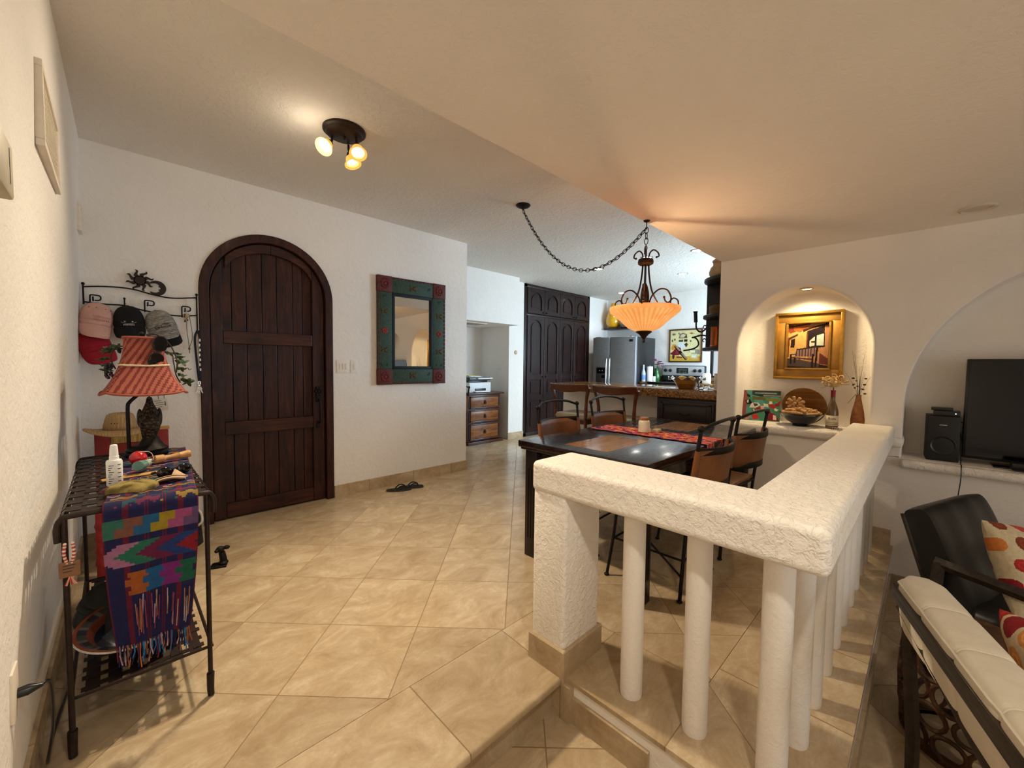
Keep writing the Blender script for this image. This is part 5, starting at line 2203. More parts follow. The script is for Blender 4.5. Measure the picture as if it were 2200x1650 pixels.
b.build('cord', 'iron', t)
b = MB()
b.at(*CAN)
b.lathe([(.062, 0), (.062, -.006), (.050, -.016), (.030, -.022), (.012, -.028), (.008, -.040), (0, -.042)], 28)
b.build('canopy', 'iron', t)
light('chandelier_light', 'POINT', (CHX + .03, CHY - .01, CZ - .045), 9.5, (1.0, .68, .38), shadow_soft_size=.012)

# ================================================================== NICHE
NL = .752
light('niche_light', 'SPOT', (3.905, .70, 1.80), 27, (1.0, .78, .46), (3.93, .70, 0.7), spot_size=radians(150), spot_blend=.8, shadow_soft_size=.035)
t = thing('recessed_light', 'small lit recessed spot in the top of the niche arch', 'recessed light', (3.925, .70, 1.836))
b = MB()
b.lathe([(.045, .008), (.046, .0), (.036, -.004), (.032, .004)], 28, cap=False)
b.build('trim_ring', 'chrome', t)
b = MB()
b.lathe([(0, .001), (.033, .001)], 24, cap=False)
b.build('lamp_disc', emitter('niche_bulb', (1.0, .85, .6), 12.0), t)

# framed picture
GX = NB - .012
GOLDL = M('gold_leaf', '#b98b3c', .30, .75, .25, 14)
GOLDD = M('gold_dark', '#7d5a22', .4, .6, .25, 20)
PZ0, PZ1, PY0, PY1 = 1.122, 1.673, .470, .930
t = thing('framed_picture', 'gold framed picture of a bench by an adobe wall, hanging in the niche', 'picture', (GX, .70, 1.3975))
pw, ph = (PY1 - PY0) / 2, (PZ1 - PZ0) / 2


def frame_box(b, w, h, fw, x0, x1, col=None, r=.003):
    """rectangular frame in the YZ plane, fw wide"""
    for y0, y1, z0, z1 in ((-w, w, h - fw, h), (-w, w, -h, -h + fw), (-w, -w + fw, -h + fw, h - fw), (w - fw, w, -h + fw, h - fw)):
        b.box(x0, x1, y0, y1, z0, z1, r, col=col)


b = MB()
frame_box(b, pw, ph, .022, -.040, .010)
b.build('outer_moulding', GOLDL, t)
b = MB()
frame_box(b, pw - .02, ph - .02, .062, -.022, .008)
b.build('gold_panel', M('gold_panel', '#a87a34', .42, .35, .18, 10), t)
b = MB()
frame_box(b, pw - .078, ph - .078, .016, -.032, .008)
b.build('inner_moulding', GOLDL, t)


def in_poly(x, y, P):
    r = False
    j = len(P) - 1
    for i in range(len(P)):
        if (P[i][1] > y) != (P[j][1] > y) and x < (P[j][0] - P[i][0]) * (y - P[i][1]) / (P[j][1] - P[i][1]) + P[i][0]:
            r = not r
        j = i
    return r


# picture content in its own unit square, x to the right, y up
BENCH = [
    ('#241417', [(0, 0), (1, 0), (1, .06), (.0, .20)]),
    ('#4a3c3a', [(0, .05), (.75, .02), (.8, .10), (.3, .2), (0, .22)]),
    ('#7d3a1c', [(0, 1), (.3, 1), (.2, .82), (.05, .78), (0, .82)]),
    ('#a85a24', [(.1, 1), (.6, 1), (.45, .88), (.3, .8), (.15, .84)]),
    ('#3a1a12', [(0, .94), (.55, 1.0), (.55, .97), (.1, .92)]),
    ('#6b1c10', [(0, .66), (.045, .66), (.03, .26), (0, .24)]),
    ('#4a2a1e', [(0, .68), (.24, .77), (.25, .73), (.05, .64), (0, .64)]),
    ('#241714', [(.08, .64), (.18, .67), (.17, .46), (.07, .46)]),
    ('#33170f', [(.36, .86), (1, 1), (1, .95), (.6, .88), (.37, .80)]),
    ('#1c1112', [(.47, .82), (.88, .93), (.89, .47), (.46, .44)]),
    ('#6b3318', [(.46, .81), (.49, .81), (.49, .44), (.45, .44)]),
    ('#cfc6b0', [(.53, .60), (.62, .68), (.66, .70), (.66, .50), (.54, .48)]),
    ('#b9c0b0', [(.70, .72), (.87, .76), (.87, .50), (.70, .50)]),
    ('#2a1a18', [(.56, .60), (.66, .60), (.66, .56), (.58, .56)]),
    ('#241510', [(.46, .46), (.9, .50), (.9, .47), (.46, .42)]),
    ('#2a1815', [(.22, .43), (.74, .49), (.74, .46), (.22, .40)]),
    ('#8a6a62', [(.22, .40), (.72, .46), (.70, .26), (.19, .26)]),
    ('#5a3a36', [(.08, .26), (.62, .22), (.62, .18), (.08, .22)]),
    ('#20120f', [(.70, .49), (.745, .49), (.72, .02), (.67, .03)]),
    ('#20120f', [(.60, .32), (.64, .32), (.64, .02), (.59, .03)]),
    ('#20120f', [(.07, .30), (.11, .30), (.11, .10), (.07, .10)]),
    ('#20120f', [(.17, .24), (.21, .24), (.21, .12), (.17, .12)]),
    ('#20120f', [(.07, .32), (.21, .32), (.21, .30), (.07, .30)]),
    ('#5a2a22', [(.78, .34), (1, .2), (1, .08), (.78, .10)]),
]


def bench_col(x, y):
    c = '#c79a58' if x < .5 else '#a8764a'
    if x > .9:
        c = '#a06c48'
    for col, P in BENCH:
        if in_poly(x, y, P):
            c = col
    if in_poly(x, y, BENCH[16][1]) and (x * 14) % 1.0 < .3:
        c = '#2a1714'
    return srgb(c)


b = MB()
iw_, ih_ = pw - .090, ph - .090
b.grid(lambda u, v: (-.006, iw_ - 2 * iw_ * u, -ih_ + 2 * ih_ * v), 90, 110, bench_col)
b.build('print', 'painted_canvas', t, smooth=0)

# canvas leaning at the left
t = thing('painted_canvas', 'small unframed green and red abstract canvas leaning at the left of the niche', 'painting', (3.985, 1.000, NL + .002), radians(12))
ABST = [
    ('#2a3a36', [(.25, 1), (1, 1), (1, .86), (.25, .84)]), ('#7d8a86', [(.32, .93), (.9, .94), (.9, .90), (.32, .89)]),
    ('#1c1c1c', [(.27, .84), (1, .86), (1, .80), (.5, .80)]), ('#8a8280', [(.55, .85), (1, .85), (1, .82), (.55, .82)]),
    ('#5f5a35', [(.25, .80), (.6, .78), (.62, .68), (.27, .68)]), ('#7a7430', [(.6, .76), (1, .74), (1, .66), (.7, .66)]),
    ('#8a4a42', [(0, 1), (.1, .98), (.13, .7), (.1, .3), (.12, .1), (0, 0)]),
    ('#23201c', [(.10, .88), (.2, .84), (.2, .76), (.12, .78)]), ('#1a1512', [(.06, .66), (.2, .7), (.27, .55), (.12, .52)]),
    ('#c9c0b0', [(.11, .66), (.16, .68), (.16, .58), (.12, .58)]), ('#d8cfc6', [(.25, .58), (.42, .60), (.48, .52), (.35, .42), (.18, .42)]),
    ('#3a4a40', [(.29, .56), (.40, .57), (.42, .50), (.33, .46)]), ('#8a1c22', [(.38, .42), (.55, .52), (.52, .40), (.3, .34), (.28, .30)]),
    ('#d8a59a', [(.48, .5), (.58, .5), (.58, .40), (.5, .40)]), ('#c9d0c0', [(.56, .58), (.68, .56), (.7, .46), (.58, .48)]),
    ('#b01a1e', [(.68, .58), (.86, .54), (.88, .40), (.74, .46)]), ('#8a1c26', [(.84, .54), (1, .68), (.98, .5), (.88, .5)]),
    ('#e0d4c4', [(.72, .66), (.78, .66), (.80, .58), (.7, .56)]), ('#d8cfb8', [(.86, .44), (.97, .40), (.9, .34), (.84, .38)]),
    ('#7d1420', [(.74, .32), (.9, .22), (1, .02), (.66, .04), (.7, .2)]), ('#e0c8b8', [(.82, .22), (.9, .2), (.92, .06), (.82, .06)]),
    ('#161210', [(.62, .26), (.70, .26), (.70, .06), (.63, .12)]), ('#b8261e', [(.26, .18), (.42, .22), (.44, .06), (.3, .03)]),
    ('#cf7a78', [(.08, .06), (.22, .14), (.2, .04), (.1, .02)]), ('#d8c0b0', [(.28, .38), (.36, .24), (.38, .25), (.31, .39)]),
]


def abst_col(x, y):
    c = '#3f7d62' if sin(x * 12 + y * 9) > -.2 else '#4f8f86'
    for col, P in ABST:
        if in_poly(x, y, P):
            c = col
    return srgb(c)


b = MB()
cw, chh = .140, .265
m = Matrix.Rotation(radians(10), 4, 'Y')
b.T = m
b.box(.0, .016, -cw, cw, 0, chh, .002, col=srgb('#d6cfbf'))
b.grid(lambda u, v: (-.0006, cw - 2 * cw * u, chh * v), 80, 76, abst_col)
b.build('canvas', 'painted_canvas', t, smooth=0)

# copper-toned wooden plate behind the bowl of corks
t = thing('wooden_plate', 'round brown wooden plate standing behind the bowl of corks', 'plate', (4.045, .70, NL + .004))
b = MB()
b.T = Matrix.Rotation(radians(-8), 4, 'Y') @ Matrix.Translation((0, 0, .152)) @ Matrix.Rotation(radians(-90), 4, 'Y')
b.lathe([(0, .004), (.098, .004), (.104, .010), (.150, .016), (.152, .012), (.146, .006), (.104, -.002), (0, -.004)], 48)
b.build('plate', 'plate_wood', t, smooth=50)
t.rotation_euler = (0, 0, 0)

t = thing('cork_bowl', 'wide black footed bowl full of wine corks on the niche ledge', 'bowl', (3.915, .700, NL + .001))
b = MB()
b.lathe([(0, 0), (.058, 0), (.062, .004), (.052, .012), (.060, .020), (.095, .042), (.128, .074), (.146, .096), (.150, .102), (.145, .104), (.122, .080), (.088, .050), (.05, .028), (0, .024)], 48)
b.build('bowl', M('black_glaze', '#0d1114', .15, var=.3, coat=.6), t, smooth=50)
CORK = M('cork', '#bf9460', .85, var=.3, scale=60, bump=.3, bscale=200)
cm = MB()
cm.lathe([(0, -.021), (.0105, -.021), (.0115, -.018), (.0115, .018), (.0105, .021), (0, .021)], 14)
cork0 = cm.build('wine_cork', CORK, smooth=40)
CLAB = 'wine cork in the pile heaped in the black bowl'
tag(cork0, CLAB, 'cork', 'wine corks in the black bowl')
rnd = random.Random(17)
spots_ = []
for ring_, (r, z, n_) in enumerate(((.118, .107, 17), (.085, .104, 12), (.050, .112, 8), (.088, .126, 10), (.052, .136, 7), (.02, .140, 3))):
    for k in range(n_):
        a = 2 * pi * k / n_ + ring_ * .3 + rnd.uniform(-.12, .12)
        spots_.append((r * cos(a), r * sin(a), z + rnd.uniform(-.003, .004), a))
# the bouquet-like cluster standing at the left
for k in range(9):
    a = 2 * pi * k / 9
    spots_.append((.0 + .010 * cos(a), .040 + .045 * cos(a), .178 + .034 * sin(a), None, a))
spots_.append((-.02, .040, .178, None, None))
for i, s in enumerate(spots_):
    c = cork0 if i == 0 else cork0.copy()
    if i:
        COL.objects.link(c)
    c.location = (3.915 + s[0], .700 + s[1], NL + s[2])
    if s[3] is not None:
        c.rotation_euler = (pi / 2 + rnd.uniform(-.35, .35), rnd.uniform(-.2, .2), s[3] + rnd.uniform(-1.2, 1.2))
    elif s[4] is not None:
        d = Vector((-.35, cos(s[4]), sin(s[4])))
        c.rotation_euler = d.to_track_quat('Z', 'Y').to_euler()
    else:
        c.rotation_euler = (0, pi / 2, 0)

t = thing('wine_bottle', 'empty amber wine bottle with red neck holding a dried flower', 'bottle', (3.90, .500, NL + .001))
b = MB()
b.lathe([(0, .0), (.036, 0), (.039, .004), (.039, .125), (.036, .150), (.026, .185), (.017, .208), (.0145, .225), (.0135, .282), (.015, .284), (.015, .292), (.0115, .292), (.0115, .225), (.015, .205), (.034, .148), (.036, .122), (.036, .006), (0, .006)], 32)
b.build('glass_body', M('amber_bottle', '#5c4420', .15, var=.15, coat=.4), t, smooth=50)
b = MB()
b.lathe([(.0152, .240), (.0148, .284), (.0166, .288), (.0166, .296)], 28, cap=False)
b.build('neck_foil', M('foil_red', '#7d1a20', .4, .2), t)
b = MB()
b.lathe([(.0394, .028), (.0394, .105)], 20, a0=pi * .62, a1=pi * 1.45, cap=False)
lab = b.build('paper_label', M('label_cream', '#d9cdb4', .7, var=.06), t, solid=.0008)
b = MB()
q = MB()
q.text('Bogle', .022, .0004, bold=.0004)
for x, y, d in q.v:
    pass
vs = []
for x, y, d in q.v:
    th = pi * 1.04 + x / .0402
    vs.append(((.0402 + d) * cos(th), (.0402 + d) * sin(th), .082 + y))
b.raw(vs, q.f)
for k in range(2):
    for th in (pi * .75,):
        b.lathe([(.0400, .038 + .012 * k), (.0400, .041 + .012 * k)], 16, a0=pi * .75, a1=pi * 1.35, cap=False)
b.build('lettering', 'tag_leather', lab, smooth=0)
t2 = thing('dried_flower', 'curled cream dried flower standing in the amber wine bottle', 'flower', (3.90, .500, NL + .30))
b = MB()
rnd = random.Random(9)
for k in range(34):
    a, e = rnd.uniform(0, 2 * pi), rnd.uniform(-.4, 1.4)
    r0 = rnd.uniform(.032, .068)
    cx, cy, cz = r0 * cos(a) * cos(e) * 1.2, r0 * sin(a) * cos(e) * 1.3, .050 + r0 * sin(e) * 1.0
    rr = rnd.uniform(.011, .022)
    ax = Vector((rnd.uniform(-1, 1), rnd.uniform(-1, 1), rnd.uniform(-1, 1))).normalized()
    p_ = ax.orthogonal().normalized()
    q_ = ax.cross(p_)
    b.tube([Vector((cx, cy, cz)) + (p_ * cos(x) + q_ * sin(x)) * rr * (1 - .03 * j) for j, x in enumerate([k2 * .45 for k2 in range(14)])], .0042, 6, flat=.4)
b.sphere(.035, 0, 0, .045, 12, 8, 1.2, 1.3, .8)
b.build('petals', M('dried_petals', '#c2a270', .85, var=.35, scale=40), t2)
b = MB()
b.tube([(0, 0, -.02), (0, 0, .03)], .004, 6)
b.tube([(0, .03, .03), (-.01, .075, .008)], .0015, 5)
b.tube([(0, -.05, .04), (-.01, -.095, .045)], .0015, 5)
b.build('stem', 'cord_brown', t2)
t = thing('silver_trinket', 'small silver filigree trinket in front of the wine bottle', 'trinket', (3.85, .462, NL + .001))
b = MB()
for k in range(4):
    b.tube([(0, -.018 + .012 * k + .008 * cos(x), .011 + .009 * sin(x)) for x in [2 * pi * j / 14 for j in range(14)]], .0018, 5, closed=True)
b.tube([(0, -.03, .002), (0, .03, .002)], .002, 6)
b.tube([(0, -.03, .020), (0, .03, .020)], .002, 6)
b.build('filigree', 'chrome', t)
t = thing('tall_vase', 'tall mottled terracotta vase at the right end of the niche', 'vase', (3.93, .355, NL + .001))
b = MB()
b.lathe([(0, 0), (.034, 0), (.040, .03), (.042, .08), (.036, .14), (.024, .20), (.017, .24), (.016, .262), (.019, .268), (.014, .266), (.012, .24), (.02, .19), (0, .18)], 30)
b.build('vase', M('mottled_clay', '#8f5a34', .6, var=.35, scale=30, bump=.2), t, smooth=50)
t2 = thing('dried_twigs', 'dry grass twigs with dark buds standing in the terracotta vase', 'twigs', (3.93, .355, NL + .262))
b = MB()
rnd = random.Random(31)
for k in range(11):
    a, sp, h_ = rnd.uniform(0, 2 * pi), rnd.uniform(.02, .085), rnd.uniform(.14, .34)
    b.tube(curve([(0, 0, -.10), (.004 * cos(a), .004 * sin(a), 0), (sp * .5 * cos(a), sp * .6 * sin(a), h_ * .55), (sp * cos(a), sp * 1.2 * sin(a), h_)], 4), .0017, 5, r2=.0006)
b.tube([(-.01, .01, .02), (-.01, .06, -.06)], .0014, 5)
b.build('twigs', M('twig_brown', '#4a3520', .8), t2)
b = MB()
for k in range(12):
    a = rnd.uniform(0, 2 * pi)
    b.sphere(rnd.uniform(.005, .009), rnd.uniform(-.02, .02), rnd.uniform(-.045, .04), rnd.uniform(.0, .13), 8, 6, 1, 1.3, .8)
b.build('buds', M('bud_dark', '#2c1a14', .7, var=.5), t2)

# ================================================================== TV NICHE
t = thing('television', 'black flat screen television on the ledge of the large arched recess', 'television', (3.955, -.66, .6125), radians(2))
b = MB()
b.box(-.018, .03, -.49, .49, .035, .672, .006)
b.build('case', 'black_plastic', t)
b = MB()
b.box(-.0195, -.0175, -.475, .475, .052, .657)
b.build('screen', 'black_gloss', t, smooth=0)
b = MB()
b.box(-.075, .075, -.30, .36, 0, .012, .004)
b.box(-.01, .02, -.10, .10, .01, .05, .004)
b.build('stand', 'black_gloss', t)
b = MB()
b.at(-.065, -.05, .012)
b.box(-.03, .03, -.34, .32, 0, .045, .008)
single(b, 'soundbar', 'black_plastic', 'low black soundbar in front of the television stand', 'soundbar', (3.875, -.63, .6125), radians(2))
t = thing('loudspeaker', 'black box loudspeaker left of the television', 'speaker', (3.955, -.078, .6125), radians(4))
b = MB()
b.box(-.085, .10, -.074, .074, 0, .298, .004)
b.build('cabinet', M('speaker_black', '#141210', .6), t)
b = MB()
b.at(-.0855, 0, .105, ry=-pi / 2)
b.lathe([(.0, -.02), (.03, -.014), (.050, 0), (.058, .003), (.062, 0)], 32, cap=False)
b.build('cone', 'black_plastic', t)
b = MB()
b.box(-.0865, -.085, -.015, .02, .238, .241)
b.build('badge', 'chrome', t)
b = MB()
b.box(-.06, .05, -.066, .055, 0, .034, .003)
t = thing('media_box', 'small black media box with a white light on the loudspeaker', 'media box', (3.93, -.088, .912))
b.build('case', 'black_plastic', t)
b = MB()
b.sphere(.003, -.0605, -.045, .018, 8, 6)
b.build('status_light', emitter('status_led', (.8, .9, 1), 3.0), t)
b = MB()
b.box(-.055, .045, -.045, .055, 0, .018, .003)
single(b, 'media_box', 'black_plastic', 'thin black box on top of the stack beside the television', 'media box', (3.93, -.076, .9465))
t = thing('speaker_cable', 'thin black cable hanging over the ledge between speaker and television', 'cable', (3.73, -.165, .61))
b = MB()
b.tube(curve([(.24, .02, .30), (.20, -.0, .15), (.10, .0, .02), (.02, .0, .012), (-.008, 0, -.01), (-.010, .0, -.08), (-.006, .008, -.2), (.02, .02, -.45), (.055, .02, -.88)], 8), .003, 6)
b.tube(curve([(.22, .06, .34), (.20, .02, .28), (.20, -.03, .24)], 6), .0035, 6)
b.build('cable', 'black_plastic', t)

# round ceiling grille
b = MB()
b.lathe([(.075, .002), (.076, -.010), (.066, -.013), (.060, -.004), (.0, -.002)], 36)
single(b, 'ceiling_speaker', M('ceiling_white', '#cfc4b4', .8, var=.03), 'round white flush speaker in the low ceiling near the television recess', 'ceiling speaker', (3.49, -.155, LO))

# ================================================================== KITCHEN AND PASSAGE
# ------------------------------------------------------------------ recessed ceiling lights
dl_bulb = emitter('downlight_bulb', (1.0, .93, .80), 26.0)
DLS = [(4.894, 3.295, 'lit recessed ceiling light behind the swag chain'), (5.995, 2.577, 'lit recessed ceiling light right of the chandelier in the kitchen'),
       (6.787, 4.057, 'lit recessed ceiling light farthest away, above the refrigerator'), (4.915, 1.952, 'lit recessed ceiling light beside the edge of the low ceiling'),
       (4.804, 2.523, 'lit recessed ceiling light right behind the chandelier collar')]
for i, (x, y, lab) in enumerate(DLS):
    t = thing('recessed_light', lab, 'recessed light', (x, y, HI), 0, 'recessed kitchen lights')
    b = MB()
    b.lathe([(.072, .004), (.074, -.003), (.060, -.006), (.052, .002)], 28, cap=False)
    b.build('trim_ring', 'chrome', t)
    b = MB()
    b.lathe([(0, -.013), (.03, -.011), (.050, -.005), (.054, .0)], 24, cap=False)
    b.build('lamp_disc', dl_bulb, t)
    light('downlight', 'SPOT', (x, y, HI - .02), 30, (1.0, .92, .80) if i in (0, 3) else (.95, .95, 1.0), (x, y, 0), spot_size=radians(130), spot_blend=.8, shadow_soft_size=.05)

# ------------------------------------------------------------------ tall pantry with arched panels
CX0, CX1, CF = 4.912, 6.762, KY
t = thing('pantry_cupboard', 'tall dark wood built in cupboard with arched panel doors beside the refrigerator', 'cupboard', ((CX0 + CX1) / 2, CF, 0))
CW = (CX1 - CX0) / 2
b = MB()
b.box(-CW, -CW + .06, -.012, .40, 0, 2.57, .003)
b.box(CW - .06, CW, -.012, .40, 0, 2.57, .003)
b.box(-CW, CW, -.012, .40, 2.52, 2.57, .003)
b.box(-CW, CW, -.012, .40, 0, .06, .003)
b.box(-CW, CW, -.006, .40, 2.05, 2.085, .003)
b.box(-CW + .05, CW - .05, .06, .40, .05, 2.53)
b.build('carcass', 'cabinet_wood', t)
dwid = (2 * CW - .12) / 4


def panel_outline(x0, x1, z0, z1, arch):
    if not arch:
        return [(x0, z0), (x1, z0), (x1, z1), (x0, z1)]
    r = (x1 - x0) / 2
    return [(x0, z0), (x1, z0)] + [((x0 + x1) / 2 + r * cos(a), z1 - r + r * sin(a)) for a in [pi * k / 14 for k in range(15)]]


def cab_door(parent, x0, x1, z0, z1, panels, knob):
    b = MB()
    b.box(x0 + .004, x1 - .004, -.002, .022, z0 + .004, z1 - .004, .003)
    # stiles and rails stand proud of the panels; each opening shows a raised field
    ins = .075
    zs = [z0 + .004] + [q for p in panels for q in (p[0], p[1])] + [z1 - .004]
    for a, c in ((x0 + .004, x0 + ins), (x1 - ins, x1 - .004)):
        b.box(a, c, -.022, 0, z0 + .004, z1 - .004, .003)
    for k in range(0, len(zs), 2):
        b.box(x0 + ins - .001, x1 - ins + .001, -.022, 0, zs[k], zs[k + 1], .003)
    for pz0, pz1, arch in panels:
        if arch:     # spandrels over the arch
            xa, xb = x0 + ins, x1 - ins
            r = (xb - xa) / 2
            cx = (xa + xb) / 2
            arc = [(cx + r * cos(a), pz1 - r + r * sin(a)) for a in [pi * k / 16 for k in range(17)]]
            for half in (arc[:9], arc[8:]):
                corner = (xb, pz1) if half[0][0] > cx else (xa, pz1)
                b.prism(half + ([(cx, pz1), corner] if corner[0] > cx else [corner, (cx, pz1)]), -.0215, 0)
        o = panel_outline(x0 + ins + .035, x1 - ins - .035, pz0 + .035, pz1 - .035, arch)
        b.prism(o, -.014, 0)
    d = b.build('door', 'cabinet_wood', parent, smooth=0)
    k = MB()
    k.at(knob[0], -.022, knob[1], rx=pi / 2)
    k.lathe([(0, 0), (.008, 0), (.006, .008), (.014, .018), (.012, .026), (0, .028)], 12)
    k.build('knob', 'iron', d)


for i in range(4):
    x0 = -CW + .06 + i * dwid
    kx = x0 + (dwid - .04 if i % 2 == 0 else .04)
    cab_door(t, x0, x0 + dwid, 2.085, 2.52, [(2.155, 2.45, True)], (kx, 2.12))
    cab_door(t, x0, x0 + dwid, .06, 2.05, [(.13, .61, False), (.70, .96, False), (1.055, 1.98, True)], (kx, 1.01))

# ------------------------------------------------------------------ refrigerator
FX, FY0, FY1 = 6.66, 3.665, 4.575
STEEL = NT('brushed_steel')
v = STEEL.coords('Object', (3, 3, 240))
STEEL.set(Base_Color=STEEL.ramp(STEEL.noise(v, 1.5, 3), [(.3, srgb('#84868a')), (.7, srgb('#a3a5a8'))]), Metallic=.35, Roughness=.34)
t = thing('refrigerator', 'stainless steel side by side refrigerator with ice dispenser', 'refrigerator', (FX, (FY0 + FY1) / 2, 0))
fw = (FY1 - FY0) / 2
b = MB()
b.box(.065, .74, -fw + .005, fw - .005, 0.02, 1.745, .006)
b.build('case', M('fridge_side', '#1b1c1f', .35), t)
b = MB()
b.box(.02, .09, -fw + .04, -fw + .14, 1.745, 1.765, .004)
b.box(.02, .09, fw - .14, fw - .04, 1.745, 1.765, .004)
b.build('hinge_cover', 'black_plastic', t)
for s, y0, y1 in ((1, .085, fw), (-1, -fw, .080)):
    b = MB()
    b.box(0, .062, y0 + .002, y1 - .002, .06, 1.755, .012, 3)
    d = b.build('door', STEEL.m, t)
    h = MB()
    hy_ = .0825 + s * .035
    h.tube(curve([(-.002, hy_, 1.36), (-.045, hy_, 1.33), (-.058, hy_, 1.0), (-.045, hy_, .50), (-.002, hy_, .47)], 8), .012, 10)
    h.build('handle', 'chrome', d)
    if s == 1:
        h = MB()
        h.box(-.003, .01, .145, .375, .80, 1.19, .006)
        h.build('dispenser', M('dispenser_grey', '#4b4d50', .4, .3), d)
        h = MB()
        h.box(-.004, .0, .165, .355, 1.07, 1.175, .003)
        h.box(-.0045, .0, .17, .25, .98, 1.04, .003)
        h.build('display', 'black_gloss', d)
        h = MB()
        for q in (.23, .29):
            h.box(-.0052, -.004, q - .008, q + .008, 1.115, 1.128)
        h.build('display_marks', M('pale_print', '#b9c4b0', .6), d)
    else:
        h = MB()
        h.box(-.002, .002, -fw + .06, -fw + .135, 1.655, 1.70)
        h.build('badge', 'black_plastic', d)

# shelf over the refrigerator with the yellow vase
b = MB()
b.box(-.24, 0, -.50, .50, -.035, 0, .004)
single(b, 'wall_shelf', 'cabinet_wood', 'dark wood wall shelf above the refrigerator', 'shelf', (KX, 4.18, 1.982))
t = thing('yellow_vase', 'glossy yellow teardrop vase on the shelf above the refrigerator', 'vase', (7.30, 4.535, 1.983))
b = MB()
b.lathe([(0, 0), (.075, 0), (.12, .04), (.148, .12), (.140, .20), (.11, .30), (.075, .40), (.050, .47), (.045, .50), (.038, .50), (.04, .46), (.07, .36), (0, .30)], 36)
b.build('vase', M('yellow_glaze', '#dfa313', .12, var=.08, coat=.7), t, smooth=50)
t = thing('clear_vase', 'round clear glass vase right of the yellow vase', 'vase', (7.30, 4.28, 1.983))
b = MB()
b.lathe([(0, 0), (.06, 0), (.09, .04), (.10, .09), (.085, .15), (.06, .19), (.056, .19), (.08, .15), (.095, .09), (.085, .045), (.055, .008), (0, .008)], 32)
b.build('vase', 'clear_glass', t, smooth=50)

# ------------------------------------------------------------------ back counter, stove and what stands there
t = thing('base_cabinet', 'back kitchen counter with speckled stone top between refrigerator and stove', 'cabinet', (7.12, 3.565, 0))
b = MB()
b.box(-.29, .30, -.075, .08, 0, .90)
b.build('body', 'cabinet_wood', t)
b = MB()
b.box(-.33, .30, -.077, .085, .90, .94, .006)
b.box(.27, .30, -.077, .085, .94, 1.03, .003)
b.build('worktop', 'granite', t)
t = thing('base_cabinet', 'back kitchen counter with speckled stone top right of the stove', 'cabinet', (7.12, 1.70, 0))
b = MB()
b.box(-.29, .30, -1.25, .99, 0, .90)
b.build('body', 'cabinet_wood', t)
b = MB()
b.box(-.33, .30, -1.25, .995, .90, .94, .006)
b.box(.27, .30, -1.25, .995, .94, 1.03, .003)
b.build('worktop', 'granite', t)
t = thing('stove', 'black stove with stainless control panel under the kitchen picture', 'stove', (7.05, 3.09, 0))
b = MB()
b.box(-.30, .34, -.378, .378, .02, .925, .006)
b.build('body', 'black_plastic', t)
b = MB()
b.box(-.33, -.30, -.365, .365, .20, .80, .01)
b.build('oven_door', 'black_gloss', t)
b = MB()
b.box(-.345, .30, -.382, .382, .925, .945, .006)
for x, y in ((-.16, -.19), (-.16, .19), (.12, -.19), (.12, .19)):
    b.at(x, y, .9455)
    b.lathe([(.10, 0), (.10, .0006), (.09, .0006), (.09, 0)], 28, cap=False)
b.build('cooktop', 'black_gloss', t)
b = MB()
b.box(.25, .34, -.385, .385, .945, 1.235, .02, 3)
b.build('back_guard', 'black_plastic', t)
b = MB()
b.box(.240, .252, -.372, .372, 1.055, 1.222, .008)
b.build('control_panel', M('panel_steel', '#b3b4b4', .4, .3, .06), t)
b = MB()
b.box(.236, .242, -.105, .105, 1.095, 1.19, .003)
b.build('display', 'black_gloss', t)
b = MB()
for r in range(2):
    for c in range(7):
        b.box(.2352, .2362, -.085 + c * .025, -.072 + c * .025, 1.112 + r * .04, 1.120 + r * .04)
b.build('display_marks', 'pale_print', t, smooth=0)
for y in (-.31, -.22, .22, .31):
    b = MB()
    b.at(.241, y, 1.145, ry=-pi / 2)
    b.lathe([(0, 0), (.030, 0), (.030, .006), (.024, .010), (.022, .026), (0, .028)], 20)
    b.box(-.020, .020, -.005, .005, .02, .036, .002)
    b.build('knob', 'black_plastic', t)

t = thing('water_bottle', 'tall bottle with blue label beside the refrigerator', 'bottle', (6.88, 3.622, .9405))
b = MB()
b.lathe([(0, 0), (.036, 0), (.038, .01), (.038, .14), (.030, .18), (.016, .22), (.014, .30), (0, .30)], 24)
b.build('bottle', M('bottle_blue_white', '#b9c9d8', .15, var=.1), t, smooth=50)
b = MB()
b.lathe([(.0385, .03), (.0388, .12)], 24, cap=False)
b.build('label', M('label_blue', '#6d93cf', .6), t)
t = thing('glass_jar', 'clear glass jar between the blue labelled bottle and the paper towels', 'jar', (7.08, 3.612, .9405))
b = MB()
b.lathe([(0, 0), (.034, 0), (.036, .005), (.036, .20), (.032, .20), (.032, .008), (0, .008)], 24)
b.build('jar', 'clear_glass', t)
b = MB()
b.lathe([(0, .20), (.037, .20), (.037, .235), (0, .237)], 24)
b.build('lid', 'chrome', t)
t = thing('paper_towel_roll', 'white upright paper towel roll in front of the green vase', 'paper towels', (6.98, 3.552, .9405))
b = MB()
b.lathe([(.018, 0), (.052, 0), (.053, .01), (.053, .265), (.050, .27), (.018, .27)], 30, cap=False)
b.build('roll', M('paper_white', '#e9e7e2', .9, var=.03), t)
b = MB()
b.lathe([(.0, -.0), (.07, 0), (.07, .004), (.008, .006), (.008, .28), (.012, .29), (0, .297)], 20)
b.build('holder', 'chrome', t)
t = thing('green_vase', 'green glazed vase with purple flowers beside the stove', 'vase', (7.22, 3.535, .9405))
b = MB()
b.lathe([(0, 0), (.045, 0), (.060, .05), (.058, .10), (.040, .16), (.033, .20), (.044, .235), (.038, .235), (.028, .20), (0, .15)], 28)
b.build('vase', M('green_glaze', '#2c6a2e', .15, var=.2, coat=.5), t, smooth=50)
